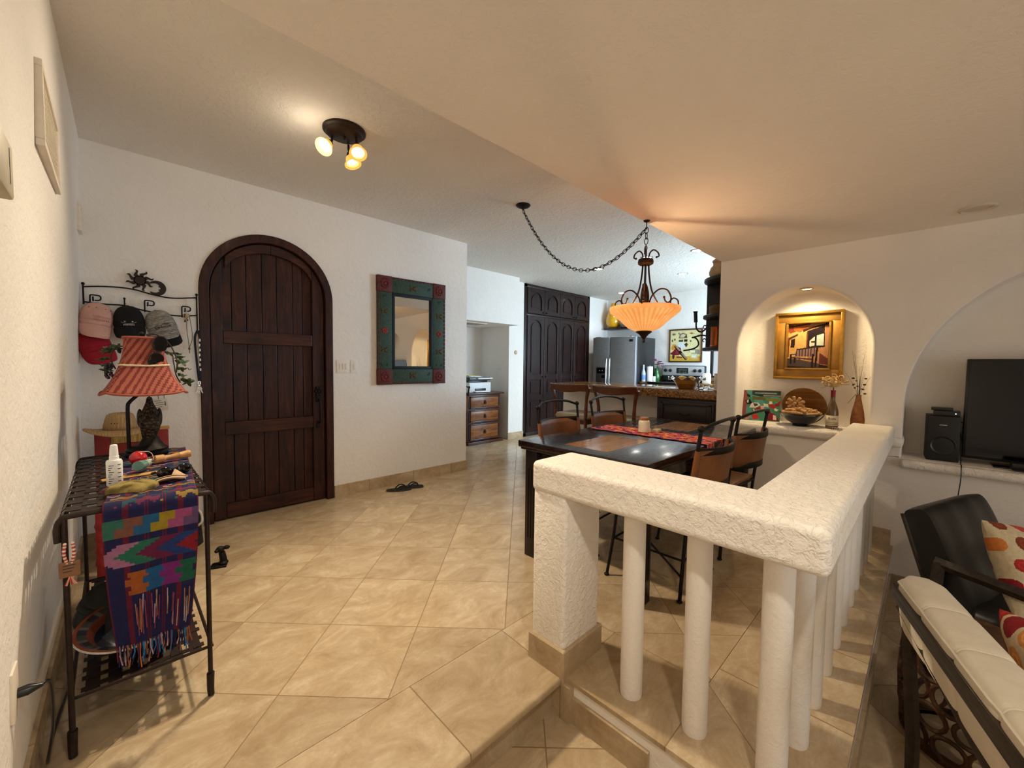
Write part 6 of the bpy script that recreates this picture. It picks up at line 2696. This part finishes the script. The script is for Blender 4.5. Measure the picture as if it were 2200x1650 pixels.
t2 = thing('flower_bunch', 'purple and pale flowers standing in the green vase', 'flowers', (7.22, 3.535, 1.14))
b = MB()
rnd = random.Random(4)
for k in range(16):
    x, y, z = rnd.uniform(-.05, .05), rnd.uniform(-.09, .07), rnd.uniform(.08, .23)
    c = srgb(rnd.choice(['#9a78c0', '#b79ad2', '#7a3a58', '#d8c0a0', '#8a5030']))
    b.at(x, y, z)
    for q in range(5):
        b.sphere(.016, .014 * cos(q * 1.26), .014 * sin(q * 1.26), 0, 8, 6, 1, 1, .6, col=c)
b.build('blossoms', 'printed_cloth', t2)
b = MB()
for k in range(7):
    b.tube([(0, 0, -.06), (rnd.uniform(-.05, .05), rnd.uniform(-.09, .07), rnd.uniform(.08, .2))], .0025, 5)
b.build('stems', LEAF, t2)
t = thing('white_crock', 'small white pot on the counter in front of the green vase', 'pot', (7.05, 3.40 + .085, .9405))
t.location = (7.09, 3.525, .9405)
b = MB()
b.lathe([(0, 0), (.03, 0), (.033, .09), (.029, .09), (.027, .01), (0, .01)], 24)
b.build('pot', 'white_plastic', t)

# kitchen picture
t = thing('kitchen_picture', 'brown framed cream kitchen picture above the stove', 'picture', (KX, 3.105, 1.597))
b = MB()
frame_box(b, .302, .303, .024, -.026, -.0005)
b.build('frame', M('picture_brown', '#4a2b1a', .5), t)
KIT = [
    ('#c9a23c', [(0, .0), (1, 0), (1, .15), (0, .17)]), ('#d8cf9a', [(0, .17), (1, .15), (1, 1), (0, 1)]),
    ('#cfd6d8', [(.25, .62), (.45, .60), (.52, .42), (.34, .38), (.27, .48)]),
    ('#6b6650', [(.04, .88), (.10, .92), (.19, .88), (.10, .83)]), ('#9a5a38', [(.60, .89), (.69, .92), (.78, .88), (.69, .86)]),
    ('#4a3a2a', [(.26, .92), (.30, .92), (.31, .87), (.27, .87)]), ('#7a6a54', [(.28, .74), (.30, .88), (.42, .92), (.54, .86), (.56, .74)]),
    ('#c9bfa0', [(.33, .76), (.34, .85), (.42, .88), (.50, .84), (.50, .76)]), ('#4a3024', [(.44, .76), (.52, .84), (.55, .76)]),
    ('#3a4034', [(.28, .68), (.42, .70), (.42, .63), (.28, .63)]), ('#2a1f1c', [(.46, .70), (.56, .70), (.56, .63), (.46, .63)]),
    ('#c98a34', [(.04, .44), (.08, .54), (.18, .54), (.22, .44), (.16, .36), (.06, .36)]),
    ('#6b1a22', [(.0, .24), (.14, .36), (.24, .48), (.36, .42), (.36, .20), (.10, .18)]), ('#8a2a34', [(.18, .24), (.22, .40), (.28, .40), (.27, .22)]),
    ('#4a2618', [(.08, .18), (.16, .18), (.14, .06), (.08, .08)]), ('#7a4a2c', [(.22, .16), (.40, .14), (.40, .09), (.22, .10)]),
    ('#d8c8a8', [(.37, .28), (.46, .34), (.50, .20), (.42, .16)]), ('#3a2c20', [(.46, .55), (.54, .60), (.58, .52), (.52, .45)]),
    ('#8a8a78', [(.58, .34), (.72, .40), (.96, .36), (.96, .22), (.70, .24)]), ('#e0d6a8', [(.64, .34), (.82, .34), (.82, .26), (.66, .27)]),
    ('#b9b58a', [(.66, .20), (.90, .20), (.88, .06), (.70, .08)]), ('#dcd8bc', [(.70, .18), (.86, .18), (.85, .11), (.71, .12)]),
    ('#3a4a30', [(.86, .82), (.92, .84), (.92, .76), (.87, .76)]), ('#4a4a34', [(.04, .70), (.10, .72), (.09, .62), (.05, .64)]),
    ('#4a4a34', [(.13, .74), (.18, .74), (.17, .67), (.13, .68)]), ('#4a5a3a', [(.64, .66), (.69, .68), (.69, .60), (.65, .61)]),
]


def kit_col(x, y):
    c = '#d8cf9a'
    for col, P in KIT:
        if in_poly(x, y, P):
            c = col
    return srgb(c)


b = MB()
b.grid(lambda u, v: (-.008, .28 - .56 * u, -.28 + .56 * v), 64, 64, kit_col)
b.build('print', 'painted_canvas', t, smooth=0)

# ------------------------------------------------------------------ bar counter
BX0 = 3.825
t = thing('bar_counter', 'kitchen bar with thick granite top, white half wall and dark drawer front', 'counter', (4.1, 2.3, 0))
b = MB()
b.box(BX0 - 4.1, .42, -.995, .955, .915, 1.0, .010, 3)
b.build('granite_top', 'granite', t)
b = MB()
b.box(-.0, .14, -.42, .95, 0, .914)
b.build('half_wall', 'stucco_smooth', t, smooth=0)
b = MB()
b.box(-.235, .36, -.995, -.42, 0, .914, .003)
b.build('drawer_cabinet', M('drawer_brown', '#1d0f0a', .5, var=.2), t)
for z0, z1 in ((.66, .88), (.36, .63), (.06, .33)):
    b = MB()
    b.box(-.252, -.234, -.965, -.45, z0, z1, .004)
    frame = [(-.965, -.45)]
    b.box(-.262, -.250, -.945, -.47, z1 - .03, z1 - .012, .003)
    b.box(-.262, -.250, -.945, -.47, z0 + .012, z0 + .03, .003)
    b.box(-.262, -.250, -.945, -.925, z0 + .012, z1 - .012, .003)
    b.box(-.262, -.250, -.49, -.47, z0 + .012, z1 - .012, .003)
    b.box(-.258, -.250, -.90, -.515, z0 + .05, z1 - .05, .006)
    d = b.build('drawer', 'drawer_brown', t)
    h = MB()
    zc = (z0 + z1) / 2
    h.tube(curve([(-.258, -.755, zc), (-.275, -.745, zc - .006), (-.278, -.707, zc - .012), (-.275, -.67, zc - .006), (-.258, -.66, zc)], 6), .005, 8)
    h.build('handle', 'iron', d)

t = thing('ruffled_bowl', 'brown ceramic bowl with ruffled silvery rim and fruit on the bar counter', 'bowl', (3.99, 1.645, 1.0005))
b = MB()
b.lathe([(0, 0), (.07, 0), (.075, .006), (.105, .05), (.130, .085), (.126, .087), (.10, .055), (.06, .014), (0, .012)], 44,
        colf=lambda k, i: srgb('#8a5a24') if k != 3 else srgb('#b07a34'))
b.build('bowl', 'glazed_ceramic', t, smooth=60)
b = MB()
b.grid(lambda u, v: ((.126 + .045 * v) * cos(u * 2 * pi), (.126 + .045 * v) * sin(u * 2 * pi), .085 + .018 * v + .016 * v * sin(u * 2 * pi * 11)), 132, 5)
b.build('ruffled_rim', M('silver_foil', '#b9bcc0', .2, .7, .2), t, solid=.0015, smooth=60)
for i, (x, y, z, lab) in enumerate(((-.03, .035, .095, 'yellow fruit at the left in the ruffled bowl'), (.01, -.035, .092, 'yellow fruit at the right in the ruffled bowl'), (.04, .03, .085, 'yellow fruit at the back of the ruffled bowl'))):
    b = MB()
    b.sphere(.036, 0, 0, 0, 16, 12, .9, 1.25, .85)
    single(b, 'lemon', M('fruit_yellow', '#d8ae4c', .45, var=.1, bump=.1), lab, 'fruit', (3.99 + x, 1.645 + y, 1.0 + z), radians(30 * i), 'fruit in the ruffled bowl')
t = thing('foil_strip', 'crumpled silver foil strip hanging from the ruffled bowl to the counter', 'foil', (3.95, 1.50, 1.0))
b = MB()
b.grid(lambda u, v: (.01 * sin(v * 9) + .008 * u, .006 + .05 * (1 - v) ** 2 - .015 + .018 * u + .02 * v * v, .008 + .095 * (1 - v)), 4, 14)
b.grid(lambda u, v: (-.03 + .09 * u, -.04 + .07 * v, .003 + .004 * sin(u * 12 + v * 5)), 14, 8)
b.build('foil', 'silver_foil', t, solid=.001, smooth=50)
t = thing('notepaper', 'white papers lying on the bar counter left of the bowl', 'paper', (4.02, 1.84, 1.0005), radians(8))
b = MB()
b.box(-.07, .07, -.05, .05, 0, .004)
b.at(.04, .10, 0, rz=.3)
b.box(-.06, .06, -.045, .045, 0, .003)
b.build('sheets', M('paper_sheet', '#dcdcd8', .8, var=.04), t, smooth=0)
t = thing('white_candle', 'tall cream pillar candle at the right end of the bar counter', 'candle', (4.03, 1.375, 1.0005))
b = MB()
b.lathe([(0, 0), (.07, 0), (.072, .006), (.045, .008), (.030, .010), (.030, .15), (.026, .155), (0, .15)], 26)
b.build('candle', M('candle_cream', '#d9d0be', .4, var=.06), t, smooth=50)
b = MB()
b.tube([(0, 0, .15), (.002, 0, .165)], .0012, 5)
b.build('wick', 'black_plastic', t)
t = thing('glass_cluster', 'small clear crystal dish beside the cream candle', 'dish', (3.93, 1.44, 1.0005))
b = MB()
b.lathe([(0, 0), (.022, 0), (.03, .03), (.034, .045), (.030, .045), (.026, .03), (.018, .006), (0, .006)], 18, wob=lambda a, z: 1 + .06 * sin(a * 9))
b.build('dish', 'clear_glass', t)
t = thing('cream_box', 'cream carton at the far right of the kitchen counter by the window', 'box', (7.15, 2.62, .9405))
b = MB()
b.box(-.05, .05, -.06, .05, 0, .15, .004)
b.box(-.045, .045, -.05, .045, .15, .17, .004)
b.build('carton', 'cream_plastic', t)

# ------------------------------------------------------------------ bar stools (built facing +X, back at x = 0)


def make_stool(label):
    t = thing('bar_stool', label, 'stool')
    b = MB()

    def rail(u, v, side):
        s = (u - .5) * 2
        y = s * .245
        x = -.065 + .075 * s * s + (.026 if side else 0) * (1 - .25 * s * s)
        z0 = .93 + .030 * s * s
        z1 = 1.018 - .010 * (1 - s * s)
        return (x - .02 * (v - .5), y, z0 + (z1 - z0) * v)
    n = 28
    A = [rail(i / n, 0, 0) for i in range(n + 1)]
    B = [rail(i / n, 1, 0) for i in range(n + 1)]
    C_ = [rail(i / n, 1, 1) for i in range(n + 1)]
    D = [rail(i / n, 0, 1) for i in range(n + 1)]
    m = n + 1
    fs = []
    for i in range(n):
        for p, q in ((0, 1), (1, 2), (2, 3), (3, 0)):
            fs.append((p * m + i, p * m + i + 1, q * m + i + 1, q * m + i))
    fs += [(0, m, 2 * m, 3 * m), (n, 3 * m + n, 2 * m + n, m + n)]
    b.raw(A + B + C_ + D, fs)
    b.build('back_rail', 'stool_wood', t, bevel=.006)
    for s in (-1, 1):
        b = MB()
        b.tube(curve([(.035, s * .235, .98), (.05, s * .205, .86), (.055, s * .195, .70), (.03, s * .205, .35), (-.01, s * .225, 0)], 6), .022, 10,
               radii=[.030 - .012 * min(1, abs(i - 0) / 8) + (.006 * max(0, 1 - abs(i - 12) / 6)) for i in range(25)], flat=.75)
        b.build('rear_leg', 'stool_wood', t)
        b = MB()
        b.tube(curve([(.42, s * .19, .62), (.435, s * .20, .3), (.46, s * .22, 0)], 5), .018, 10, r2=.014)
        b.build('front_leg', 'stool_wood', t)
        b = MB()
        b.box(.04, .43, s * .195 - .011, s * .195 + .011, .585, .635, .004)
        b.build('seat_rail', 'stool_wood', t)
    b = MB()
    b.box(.05, .07, -.19, .19, .585, .635, .004)
    b.box(.41, .43, -.19, .19, .585, .635, .004)
    b.tube([(.44, -.20, .22), (.44, .20, .22)], .011, 8)
    b.tube([(.02, -.21, .30), (.02, .21, .30)], .011, 8)
    b.build('cross_rails', 'stool_wood', t)
    b = MB()
    b.box(.035, .445, -.215, .215, .632, .692, .028, 4)
    b.build('seat_cushion', M('stool_fabric', '#a3957f', .9, var=.1, bump=.2, bscale=300), t)
    return t


s0 = make_stool('dark walnut bar stool with curved back, left of the two at the bar')
s0['group'] = 'bar stools at the kitchen bar'
s0.location = (3.50, 2.715, 0)
s0.rotation_euler = (0, 0, radians(4))
dup(s0, (3.50, 2.155, 0), radians(2), 'dark walnut bar stool with curved back, right of the two, next to the drawer front', 'bar stools at the kitchen bar')
t = thing('white_bag', 'white crumpled bag lying against the half wall under the bar counter', 'bag', (4.04, 2.02, .60))
t.location = (4.02, 2.05, 0)
b = MB()
b.grid(lambda u, v: (.07 * cos(u * 2 * pi) * (1 - .3 * v), .17 * sin(u * 2 * pi) * (1 - .35 * v) - .05 * v, .62 * v + .02 * sin(u * 12)), 36, 10)
b.grid(lambda u, v: (.05 * cos(u * 2 * pi) * v, .11 * sin(u * 2 * pi) * v - .05, .62 + .02 * sin(u * 12) * v + .02 * (1 - v)), 36, 4)
b.build('bag', M('bag_white', '#c9c1b2', .8, var=.06), t, smooth=60)

# ------------------------------------------------------------------ corner shelves on the end of the niche wall
t = thing('corner_shelf', 'black rounded corner shelves on the end of the niche wall', 'shelf', (4.13, 1.302, 1.38))
b = MB()
b.box(-.02, .02, 0, .225, .0, .66, .004)
b.box(-.30, .02, 0, .014, 0, .66, .003)
b.build('back_board', M('shelf_black', '#0c0908', .45), t)
for z in (.0, .30, .635):
    b = MB()
    outl = [(0.02, 0), (-.30, 0)] + [(.0 - .30 * cos(a), .235 * sin(a)) for a in [pi / 2 * k / 14 for k in range(1, 15)]] + [(.02, .235)]
    b.prism(outl, z - .014, z + .014, 'xy')
    b.build('shelf', 'shelf_black', t, smooth=0, bevel=.005)
    t.children
SHX, SHY = 4.02, 1.395
t2 = thing('copper_mug', 'tall copper mug on the lowest black corner shelf', 'mug', (4.00, 1.385, 1.395))
b = MB()
b.lathe([(0, 0), (.058, 0), (.060, .004), (.060, .016), (.056, .02), (.055, .185), (.058, .19), (.054, .19), (.051, .02), (0, .012)], 30)
b.build('mug', M('copper', '#a8562c', .28, .85, .25, 25), t2)
b = MB()
b.tube(curve([(.05, .0, .16), (.085, 0, .15), (.09, 0, .09), (.053, 0, .05)], 6), .006, 8)
b.build('handle', 'copper', t2)
BSK = NT('basket_weave')
v = BSK.coords('Object')
wv = BSK.node('ShaderNodeTexWave', Scale=45, Distortion=1.5, Detail=2)
wv.bands_direction = 'Z'
BSK.link(v, wv.inputs['Vector'])
BSK.set(Base_Color=BSK.ramp(wv.outputs['Fac'], [(.2, srgb('#4a3420')), (.8, srgb('#8f6c44'))]), Roughness=.85)
BSK.bump(wv.outputs['Fac'], .5, .004)
t2 = thing('woven_basket', 'small lidded woven basket on the middle black corner shelf', 'basket', (4.01, 1.39, 1.695))
b = MB()
b.lathe([(0, 0), (.066, 0), (.072, .03), (.070, .058), (0, .058)], 28)
b.build('basket', BSK.m, t2)
b = MB()
b.lathe([(.074, .056), (.075, .066), (.066, .085), (.03, .094), (0, .095)], 28)
b.build('lid', BSK.m, t2)
t2 = thing('ginger_jar', 'pale ribbed jar on the top black corner shelf under the ceiling', 'jar', (4.00, 1.39, 2.030))
b = MB()
b.lathe([(0, 0), (.058, 0), (.076, .03), (.078, .06), (.064, .10), (.046, .12), (.046, .14), (.055, .15), (.05, .165), (.03, .18), (.012, .19), (.014, .205), (0, .21)], 28, wob=lambda a, z: 1 + .02 * sin(a * 16))
b.build('jar', M('pale_jar', '#b59a74', .6, var=.2), t2, smooth=50)
t = thing('iron_bracket', 'black wrought iron bracket with grip and cross bar on the edge of the corner shelf', 'bracket', (4.13, 1.53, 1.38))
b = MB()


def Q(y, z, x=0.0):
    return (x, y - 1.53, z - 1.38)


b.tube(curve([Q(1.525, 1.60), Q(1.545, 1.575), Q(1.57, 1.56), Q(1.60, 1.565), Q(1.625, 1.60), Q(1.628, 1.66)], 6), .008, 8)
b.tube(curve([Q(1.52, 1.515), Q(1.57, 1.525), Q(1.62, 1.515), Q(1.665, 1.505)], 6), .0075, 8)
b.tube(curve([Q(1.665, 1.507), Q(1.63, 1.500), Q(1.605, 1.47), Q(1.60, 1.43), Q(1.635, 1.40), Q(1.69, 1.385), Q(1.745, 1.378)], 8), .0075, 8)
for z in (1.47, 1.60):
    b.tube(curve([Q(1.52, z), Q(1.545, z + .02), Q(1.56, z), Q(1.545, z - .012)], 5), .005, 8)
b.build('scrolls', 'iron', t)
b = MB()
b.tube([Q(1.63, 1.655), Q(1.636, 1.75)], .0185, 14)
b.tube([Q(1.636, 1.75), Q(1.636, 1.762)], .022, 14)
b.build('grip', 'black_plastic', t)
b = MB()
p, q = Vector(Q(1.83, 1.425)), Vector(Q(1.715, 1.29))
b.tube([p, q], .014, 12)
b.build('cross_bar', 'black_plastic', t)
b = MB()
d = (q - p).normalized()
up = Vector((-1, 0, 0))
sd = d.cross(up)
b.tube([p + up * .010 + sd * -.006, p.lerp(q, .4) + up * .010 + sd * -.006], .008, 8)
b.tube([p.lerp(q, .58) + up * .010 + sd * -.006, q + up * .010 + sd * -.006], .008, 8)
b.build('white_strip', 'white_plastic', t)

# ------------------------------------------------------------------ passage alcove
b = MB()
b.sphere(.034, 0, 0, 0, 20, 12, 1, .55, 1)
single(b, 'wall_sensor', M('sensor_cream', '#c9b294', .5, var=.05), 'round cream dome on the wall left of the pantry cupboard', 'sensor', (4.722, KY - .004, 1.418))
t = thing('wall_outlet', 'white outlet plate on the inner side of the alcove above the drawer chest', 'outlet', (4.567, 4.975, 1.178))
b = MB()
b.box(-.006, .002, -.036, .036, -.058, .058, .002)
b.build('plate', 'white_plastic', t)
b = MB()
for z in (-.022, .022):
    b.box(-.008, -.005, -.013, .013, z - .013, z + .013, .002)
b.build('sockets', 'cream_plastic', t)
t = thing('air_vent', 'grey flat vent under the alcove ceiling', 'vent', (3.75, 4.85, 1.835))
b = MB()
b.box(-.32, .32, -.14, .14, -.010, 0, .003)
b.build('plate', 'cream_plastic', t)
b = MB()
for k in range(9):
    b.box(-.29, .29, -.12 + .027 * k, -.107 + .027 * k, -.014, -.009)
b.build('louvres', M('vent_grey', '#9a9488', .6), t)

DCX0, DCX1 = 3.735, 4.39
t = thing('drawer_chest', 'rustic three drawer pine chest with dark trim in the alcove', 'chest of drawers', ((DCX0 + DCX1) / 2, 4.76, 0))
dw_ = (DCX1 - DCX0) / 2
b = MB()
b.box(-dw_, dw_, 0, .46, .05, .755, .004)
b.build('body', 'pine_dark_wood', t)
b = MB()
b.box(-dw_ - .015, dw_ + .05, -.045, .47, .755, .785, .006)
b.build('top', 'pine_dark_wood', t)
b = MB()
b.box(-dw_ - .01, dw_ + .045, -.035, .46, 0, .045, .006)
b.build('plinth', 'pine_dark_wood', t)
for z0, z1 in ((.545, .735), (.335, .52), (.065, .31)):
    b = MB()
    b.box(-dw_ + .055, dw_ - .05, -.014, .006, z0 + .022, z1 - .016, .004)
    d = b.build('drawer', 'pine_wood', t)
    b = MB()
    b.box(-dw_ + .04, dw_ - .015, -.026, 0, z1 - .018, z1 + .004, .007)
    b.box(-dw_ + .04, dw_ - .015, -.026, 0, z0, z0 + .022, .007)
    b.build('moulding', 'pine_dark_wood', d)
    b = MB()
    zc = (z0 + z1) / 2
    b.box(-.016, .016, -.020, -.012, zc - .03, zc + .03, .004)
    b.tube(curve([(-.012, -.02, zc + .012), (-.012, -.034, zc - .012), (0, -.036, zc - .028), (.012, -.034, zc - .012), (.012, -.02, zc + .012)], 5), .004, 8)
    b.build('pull', 'iron', d)
    b = MB()
    for s in (-1, 1):
        b.box(s * (dw_ - .035) - .014, s * (dw_ - .035) + .014, -.006, .002, z0 + .01, z1 - .01)
    b.build('shadow_stile', 'iron', d)

PR = M('printer_white', '#d9dde0', .4, var=.03)
t = thing('printer', 'white laser printer with dark scanner lid on the pine chest', 'printer', (3.985, 4.94, .7855))
b = MB()
b.box(-.205, .225, -.165, .19, 0, .155, .012, 3)
b.build('body', PR, t)
b = MB()
b.box(-.10, .12, -.168, -.12, .028, .065, .003)
b.build('paper_slot', 'black_plastic', t)
b = MB()
b.box(-.12, .17, -.215, -.15, .008, .026, .005)
b.build('front_tray', PR, t)
b = MB()
b.box(-.19, .18, -.13, .18, .155, .185, .004)
b.build('gap', 'black_plastic', t)
b = MB()
b.box(-.205, .215, -.17, .19, .185, .235, .010, 3)
b.build('scanner_lid', M('scanner_dark', '#3b3f45', .4), t)
b = MB()
b.box(-.06, .235, -.20, -.10, .205, .225, .006)
b.build('panel', PR, t)
t2 = thing('paper_stack', 'loose papers with a yellow note on the printer', 'papers', (3.95, 4.93, 1.0215))
b = MB()
b.box(-.11, .15, -.08, .09, 0, .006)
b.at(.02, .02, .006, rz=.2)
b.box(-.10, .12, -.07, .06, 0, .005)
b.build('sheets', 'paper_sheet', t2, smooth=0)
b = MB()
b.at(-.03, -.01, .0115, rz=-.15)
b.box(-.06, .06, -.05, .04, 0, .009)
b.at(.08, .0, .012, ry=-.3)
b.box(-.03, .03, -.03, .02, 0, .001)
b.build('yellow_note', M('note_yellow', '#d8d84a', .8, var=.05), t2, smooth=0)

# ================================================================== LIVING ROOM CORNER
# ------------------------------------------------------------------ white sofa seen from behind (its long side along local X)
SOA = radians(17.1)
t = thing('sofa', 'cream tufted sofa with dark wood frame, seen from behind beside the balustrade', 'sofa', (1.955, .043, LIV), SOA)
t.scale = (1, 1, 1.034)
WHITE = M('cream_leather', '#d8cdb8', .55, var=.05, bump=.12, bscale=160)
SL = 1.90
SB = .774      # top of the back


def sofa_back(u, v):
    """tufted back cushion; u along the sofa, v around its section"""
    a = v * 2 * pi
    cc, ss = cos(a), sin(a)
    f = lambda q, p: abs(q) ** p * (1 if q > 0 else -1)
    q = (u * 9) % 1.0
    seam = math.exp(-min(q, 1 - q) * 22) if .02 < u < .98 else 0
    end = 1 - .35 * max(0, 1 - u * 60) - .35 * max(0, 1 - (1 - u) * 60)
    k = (1 - .10 * seam)
    y = -.052 + .068 * f(cc, .45) * k * end
    z = .672 + .102 * f(ss, .45) * (1 - .05 * seam) * (1 - .03 * (1 - end))
    return (-u * SL, y - .10 * (.774 - z), z)


b = MB()
b.grid(sofa_back, 270, 48)
for e in (0.0, 1.0):
    ring_ = [sofa_back(e, k / 48) for k in range(48)]
    b.raw(ring_, [tuple(range(48))])
b.build('back_cushion', WHITE, t, smooth=60)
b = MB()
for k in range(1, 9):
    u = k / 9
    b.tube([Vector(sofa_back(u, v / 48)) + Vector((0, 0, 0.002)) for v in range(3, 22)], .0028, 6)
b.tube([Vector(sofa_back(u / 60, .105)) + Vector((0, .002, .0)) for u in range(61)], .004, 6)
b.build('piping', WHITE, t)
b = MB()
b.box(-SL, 0.012, -.010, .016, .682, .732, .006)
b.build('back_rail', 'sofa_wood', t)
b = MB()
b.tube([(0.0, -.010, .655), (-.5, -.020, .575), (-SL, -.025, .545)], .030, 4, flat=.5)
b.build('lower_rail', 'sofa_wood', t, smooth=0)
for x in (-.045, -SL + .03):
    b = MB()
    b.tube([(x, -.012, .70), (x, -.045, .25), (x, -.050, 0)], .018, 4, radii=[.017, .020, .017])
    b.build('rear_leg', 'sofa_wood', t, smooth=0)
for x in (-.045, -SL + .03):
    b = MB()
    b.tube([(x, -.82, .50), (x, -.84, 0)], .024, 4)
    b.build('front_leg', 'sofa_wood', t, smooth=0)
    b = MB()
    b.box(x - .03, x + .03, -.86, -.10, .49, .520, .008)
    b.build('armrest', 'sofa_wood', t)
b = MB()
b.box(-SL + .07, -.09, -.84, -.30, .24, .40, .04, 3)
b.build('seat_cushion', WHITE, t)
b = MB()
b.box(-SL + .02, -.05, -.84, -.80, .17, .24, .006)
b.box(-.06, -.03, -.84, -.27, .17, .24, .006)
b.box(-SL + .02, -.03, -.31, -.27, .17, .24, .006)
b.box(-SL + .02, -SL + .05, -.84, -.05, .17, .24, .006)
b.build('seat_frame', 'sofa_wood', t)

# ------------------------------------------------------------------ carved drum table behind the sofa
t = thing('drum_table', 'carved openwork brown wood drum stool behind the end of the sofa', 'stool', (2.40, -.165, LIV))
DR, DH = .185, .466
b = MB()
b.lathe([(0, DH - .02), (DR - .004, DH - .02), (DR, DH - .012), (DR, DH - .006), (DR - .006, DH), (0, DH)], 40)
b.build('top', 'drum_wood', t)
b = MB()
b.lathe([(DR - .02, 0), (DR, 0), (DR + .002, .01), (DR, .03), (DR - .02, .03)], 40, cap=False)
b.build('base_ring', 'drum_wood', t)
b = MB()
rnd = random.Random(8)
for row in range(4):
    for k in range(11):
        a = 2 * pi * (k + .5 * (row % 2)) / 11
        zc = .07 + row * .098
        rr = .048 + rnd.uniform(-.008, .006)
        pts = []
        for j in range(16):
            w = 2 * pi * j / 16
            da, dz = rr * cos(w) * 1.05 / DR, rr * sin(w) * 1.1
            r = DR * (1.0 + .08 * sin(pi * min(1, max(0, (zc + dz) / DH))))
            pts.append((r * cos(a + da), r * sin(a + da), zc + dz))
        b.tube(pts, .0085, 6, closed=True)
b.build('carved_openwork', 'drum_wood', t)

# ------------------------------------------------------------------ black armchair (built facing -Y)
t = thing('armchair', 'black leather armchair with dark wood arms in front of the niche wall', 'armchair', (3.07, -.52, LIV), radians(-20))
t.scale = (1, 1, 1.034)
BL = M('black_leather', '#191715', .42, var=.25, scale=7, bump=.18, bscale=14)
b = MB()


def acb(u, v):
    """back cushion: u across, v around the section in YZ"""
    a = v * 2 * pi
    cc, ss = cos(a), sin(a)
    f = lambda q: abs(q) ** .42 * (1 if q > 0 else -1)
    th, hh = .065, .275
    y, z = th * f(cc), hh * f(ss)
    e = 1 - .10 * abs(2 * u - 1) ** 8
    y *= e * (1 - .10 * (sin(u * pi * 3) ** 2) * (1 if cc < 0 else 0))
    z = z * (1 - .02 * abs(2 * u - 1) ** 6)
    tilt = radians(22)
    return ((u - .5) * .66, .36 + y * cos(tilt) + (z) * sin(tilt), .520 + z * cos(tilt) - y * sin(tilt))


b.grid(acb, 40, 36)
for e in (0.0, 1.0):
    b.raw([acb(e, k / 36) for k in range(36)], [tuple(range(36))])
b.build('back_cushion', BL, t, smooth=60)
b = MB()
b.box(-.32, .32, -.36, .28, .24, .38, .045, 4)
b.build('seat_cushion', BL, t)
for s in (-1, 1):
    b = MB()
    b.tube([(s * .36, .36, .555), (s * .36, 0, .53), (s * .36, -.40, .51)], .026, 4, flat=.55)
    b.build('armrest', 'sofa_wood', t, smooth=0)
    b = MB()
    b.tube([(s * .36, .345, .56), (s * .36, .37, 0)], .024, 4)
    b.build('rear_leg', 'sofa_wood', t, smooth=0)
    b = MB()
    b.tube([(s * .36, -.36, .50), (s * .36, -.38, 0)], .024, 4)
    b.build('front_leg', 'sofa_wood', t, smooth=0)
    b = MB()
    b.tube([(s * .318, .330, .22), (s * .318, .500, .735)], .018, 4)
    b.build('back_post', 'sofa_wood', t, smooth=0)
b = MB()
b.box(-.36, .36, -.38, -.35, .20, .25, .004)
b.box(-.36, .36, .30, .33, .20, .25, .004)
b.box(-.36, -.335, -.38, .33, .20, .25, .004)
b.box(.335, .36, -.38, .33, .20, .25, .004)
b.build('seat_frame', 'sofa_wood', t)


def pillow_col(u, v):
    pal = ['#a8302a', '#c9783a', '#7d3a24', '#b8453a', '#d09050', '#8f2226']
    k = 4.6
    row = int(v * k)
    uu = u * k + .5 * (row % 2)
    cx, cy = int(uu) + .5, row + .5
    dx, dy = (uu - cx), (v * k - cy)
    h = int(cx * 7 + cy * 13)
    r = .38 + .06 * sin(h)
    d = sqrt(dx * dx * 1.1 + dy * dy)
    if d < r:
        c = srgb(pal[h % 6])
        return c if (d < r * .35 or d > r * .55 or h % 2) else tuple(min(1, q * 1.35) for q in c[:3]) + (1,)
    return srgb('#cdbb98')


def cushion(label, loc, rot, s=.42):
    t = thing('throw_pillow', label, 'cushion', loc)
    t.rotation_euler = rot
    b = MB()
    for sg in (-1, 1):
        def pf(u, v):
            x, y = (u - .5) * 2, (v - .5) * 2
            h = max(0, (1 - x * x) * (1 - y * y)) ** .42
            pin = 1 - .10 * (1 - abs(x * y)) * max(abs(x), abs(y)) ** 4
            return (x * s / 2 * pin, sg * .085 * h, y * s / 2 * pin)
        b.grid(pf, 110, 110, pillow_col)
    b.build('cover', 'printed_cloth', t, smooth=60)
    return t


cushion('cream cushion with red and orange dots on the black armchair', (2.99, -.385, LIV + .60), (radians(-24), radians(6), radians(-38)))
cushion('cream cushion with red and orange dots on the seat of the cream sofa', (1.86, -.34, LIV + .60), (radians(-22), radians(14), radians(18)), .40)
